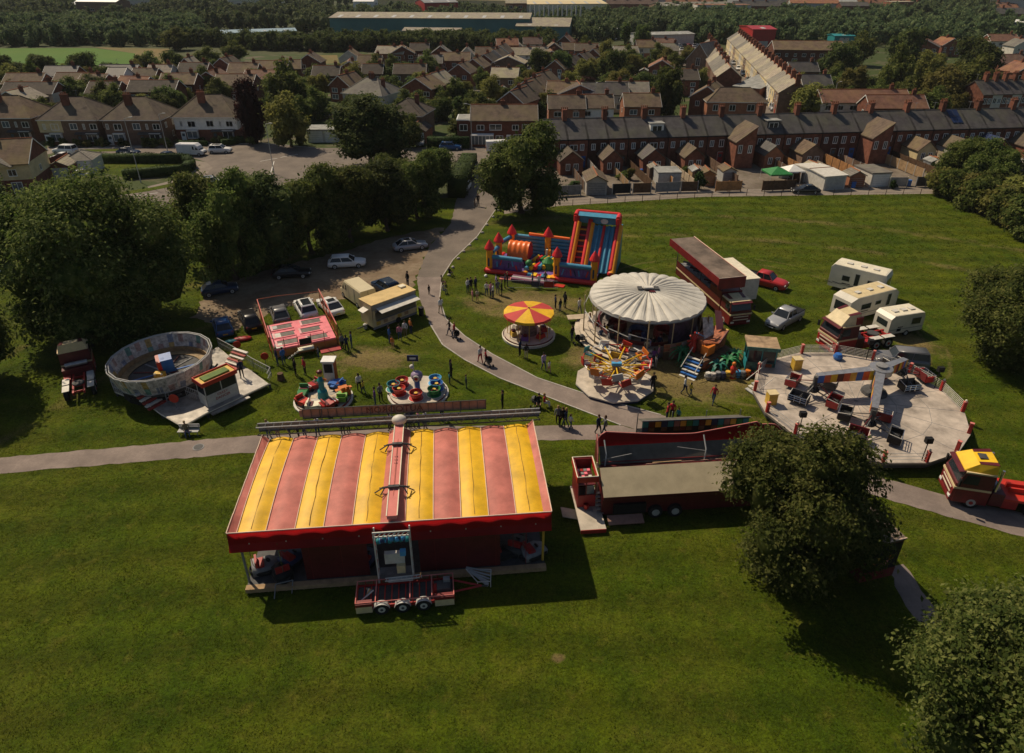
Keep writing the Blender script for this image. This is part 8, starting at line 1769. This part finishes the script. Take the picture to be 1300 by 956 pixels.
part(t,'centre_column',lambda mb:(mb.lathe([(1.1,1.0),(1.0,1.25),(.45,1.4),(.4,3.0)],'darkgrey',14,c=(tx,ty,0)),mb.lathe([(.0,3.75),(.95,3.6),(.95,3.1),(.5,3.0)],'steel',16,c=(tx,ty,0)),mb.lathe([(.45,3.65),(.5,3.85),(.0,3.9)],'grey',12,c=(tx,ty,0))))
HUBS=[G(1037,478,3.0)-c,G(1140,462,3.0)-c,G(1110,520,3.0)-c]
for i,hb in enumerate(HUBS):
    a=math.atan2(hb.y-ty,hb.x-tx); L_=math.hypot(hb.y-ty,hb.x-tx)
    if i==1: L_=max(L_,4.0); hb=Vector((tx+L_*math.cos(a),ty+L_*math.sin(a),3))
    def f(mb):
        mb.M=Matrix.Translation((tx,ty,0))@Matrix.Rotation(a,4,'Z')
        loft(mb,[(.6,[(-.38,3.0),(-.38,3.55),(.38,3.55),(.38,3.0)]),(L_,[(-.25,2.75),(-.25,3.2),(.25,3.2),(.25,2.75)])],'steel',smooth=False)
        n=9
        for q in range(n):
            x0,x1=.62+(L_-.62)*q/n,.62+(L_-.62)*(q+1)/n; w0=.38-.13*(x0-.6)/(L_-.6)+.015; w1=.38-.13*(x1-.6)/(L_-.6)+.015
            for s in(-1,1): 
                zt=lambda x:3.55-.35*(x-.6)/(L_-.6); zb=lambda x:2.6-.1*(x-.6)/(L_-.6); cc=['yellow','armstripe','blue','gold','armstripe','maroon']
                mb.add([(x0,s*w0,zb(x0)),(x1,s*w1,zb(x1)),(x1,s*w1,zt(x1)),(x0,s*w0,zt(x0))],[(0,1,2,3)],cc[(q+i)%6])
    ar=part(t,'main_arm',f)
    def f(mb): mb.tube((hb.x,hb.y,1.6),(hb.x,hb.y,3.0),.22,'darkgrey',10); mb.lathe([(.35,1.5),(.5,1.7),(.35,1.9)],'black',12,c=(hb.x,hb.y,0))
    part(ar,'hub',f)
    for q in range(4):
        b_=a+.5+q*PI/2+i*.35; x,y=hb.x+2.0*math.cos(b_),hb.y+2.0*math.sin(b_)
        part(t,'spoke',lambda mb:(mb.tube((hb.x,hb.y,1.7),(x,y,1.55),.06,'darkgrey',5),mb.tube((hb.x,hb.y,2.6),(x,y,1.65),.045,'maroon' if q%2 else 'darkgrey',5),mb.tube((hb.x,hb.y,2.2),(x+.3,y,1.55),.03,'grey',4)))
        def f(mb):
            mb.M=Matrix.Translation((x,y,1.1))@Matrix.Rotation(b_+PI/2+.3,4,'Z')
            mb.bx(-.75,.75,-.45,.45,.15,.27,'black'); mb.bx(-.75,.75,.40,.48,.25,.95,'deepred' if q%2 else 'darkgrey'); 
            for s in(-1,1): mb.bx(s*.75-.05,s*.75+.05,-.5,.45,.2,.75,'red' if q%2 else 'black')
        v=part(t,'car',f)
        def f(mb):
            mb.M=Matrix.Translation((x,y,1.1))@Matrix.Rotation(b_+PI/2+.3,4,'Z')
            for z in(.4,.6,.8): mb.tube((-.75,-.52,z),(.75,-.52,z),.03,'chrome',5)
            for xx in(-.75,-.25,.25,.75): mb.tube((xx,-.52,.2),(xx,-.52,.82),.025,'offwhite',4)
            for xx in(-.75,.75): mb.tube((xx,-.52,.8),(xx,.4,.95),.03,'offwhite',5)
        part(v,'grab_rail',f)
        part(v,'seat',lambda mb:mb.box((x,y,1.48),(1.0,.6,.16),'black',rz=b_+PI/2+.3))
part(t,'speaker',lambda mb:[(mb.tube((RT*.97*math.cos(a)+.0,RT*.97*math.sin(a),1.0),(RT*.97*math.cos(a),RT*.97*math.sin(a),2.8),.04,'black',5),mb.box((RT*.97*math.cos(a),RT*.97*math.sin(a),2.9),(.5,.35,.45),'black')) for a in(R(60),R(15),R(-80),R(215))])
for px,py in((1010,468),(978,512)):
    p=G(px,py,1.0)-c; part(t,'yellow_cabinet',lambda mb:(mb.box((p.x,p.y,1.55),(.75,.7,1.1),'gold',rz=.1),mb.box((p.x,p.y,2.13),(.85,.8,.06),'cream',rz=.1)))
p=G(1063,456,1.0)-c; part(t,'blue_drum',lambda mb:mb.lathe([(.35,1.0),(.45,1.3),(.3,1.6),(0,1.65)],'blue',12,c=(p.x,p.y,0)))
p=G(955,500,0)-c; part(t,'entrance_steps',lambda mb:([mb.box((p.x+.3*k,p.y+.15*k,.15+.2*k),(.35,1.6,.08),'offwhite' if k%2 else 'lightgrey',rz=.45) for k in range(5)],[mb.tube((p.x-.1+s*-.35,p.y+s*.8,1.0),(p.x+1.3+s*-.35,p.y+.6+s*.8,1.9),.035,'offwhite',5) for s in(-1,1)]))
# pay booth by the twist
a=G(946,478); t=thing('pay_booth','green and red pay booth with worn tan roof at the twist deck','pay booth',a+Vector((0,.4,0)),-.18)
part(t,'walls',lambda mb:(mb.bx(0,2.6,0,.08,.5,1.4,'painted'),mb.bx(0,2.6,1.9,2.0,.5,2.9,'painted'),mb.bx(0,.08,0,2.0,.5,1.4,'teal'),mb.bx(2.52,2.6,0,2.0,.5,1.4,'teal'),[mb.bx(x,x+.1,0,.1,1.4,2.9,'teal') for x in(0,1.25,2.5)],[mb.bx(x,x+.1,1.0,1.1,1.4,2.9,'teal') for x in(0,2.5)]))
part(t,'window',lambda mb:(mb.bx(.1,2.5,.03,.05,1.4,2.75,'glass'),mb.bx(2.55,2.57,.1,1.9,1.4,2.75,'glass'))); part(t,'roof',lambda mb:(mb.bx(-.15,2.75,-.15,2.15,2.9,3.1,'rusttan'),mb.bx(-.2,2.8,-.2,-.15,2.75,3.1,'painted')))
part(t,'lower_panel',lambda mb:(mb.box((1.9,-.05,1.0),(.8,.04,.7),'paintrust'),mb.bx(-.2,2.8,-.6,-.1,.2,.5,'deepred')))
t=thing('drive_post','dark wooden gate post standing at the drive entrance','post',G(603,262),0); part(t,'post',lambda mb:mb.tube((0,0,0),(0,0,1.3),.09,'darkwood',7)); part(t,'cap',lambda mb:mb.sph((0,0,1.32),.11,'darkgrey',6))
# coloured rocks edging the drive
for i,(px,py) in enumerate([(628,268),(622,276),(614,286),(608,296),(600,304),(592,312),(584,320),(577,329),(570,340),(565,350)]):
    t=thing('edging_stone','pale stone edging the drive beside the castle lawn, %s from the top'%ORD[i],'stone',G(px,py)+Vector((.5,0,0)),i,'edging stones beside the drive'); part(t,'stone',lambda mb:mb.sph((0,0,.1),.22,'concrete',7,(1.2,1,.8),5))

# low haze of the warm afternoon air
hz=MB(); hz.bx(-3700,3700,-320,5200,-6.5,62,'haze'); o=hz.build('haze'); o['kind']='stuff'
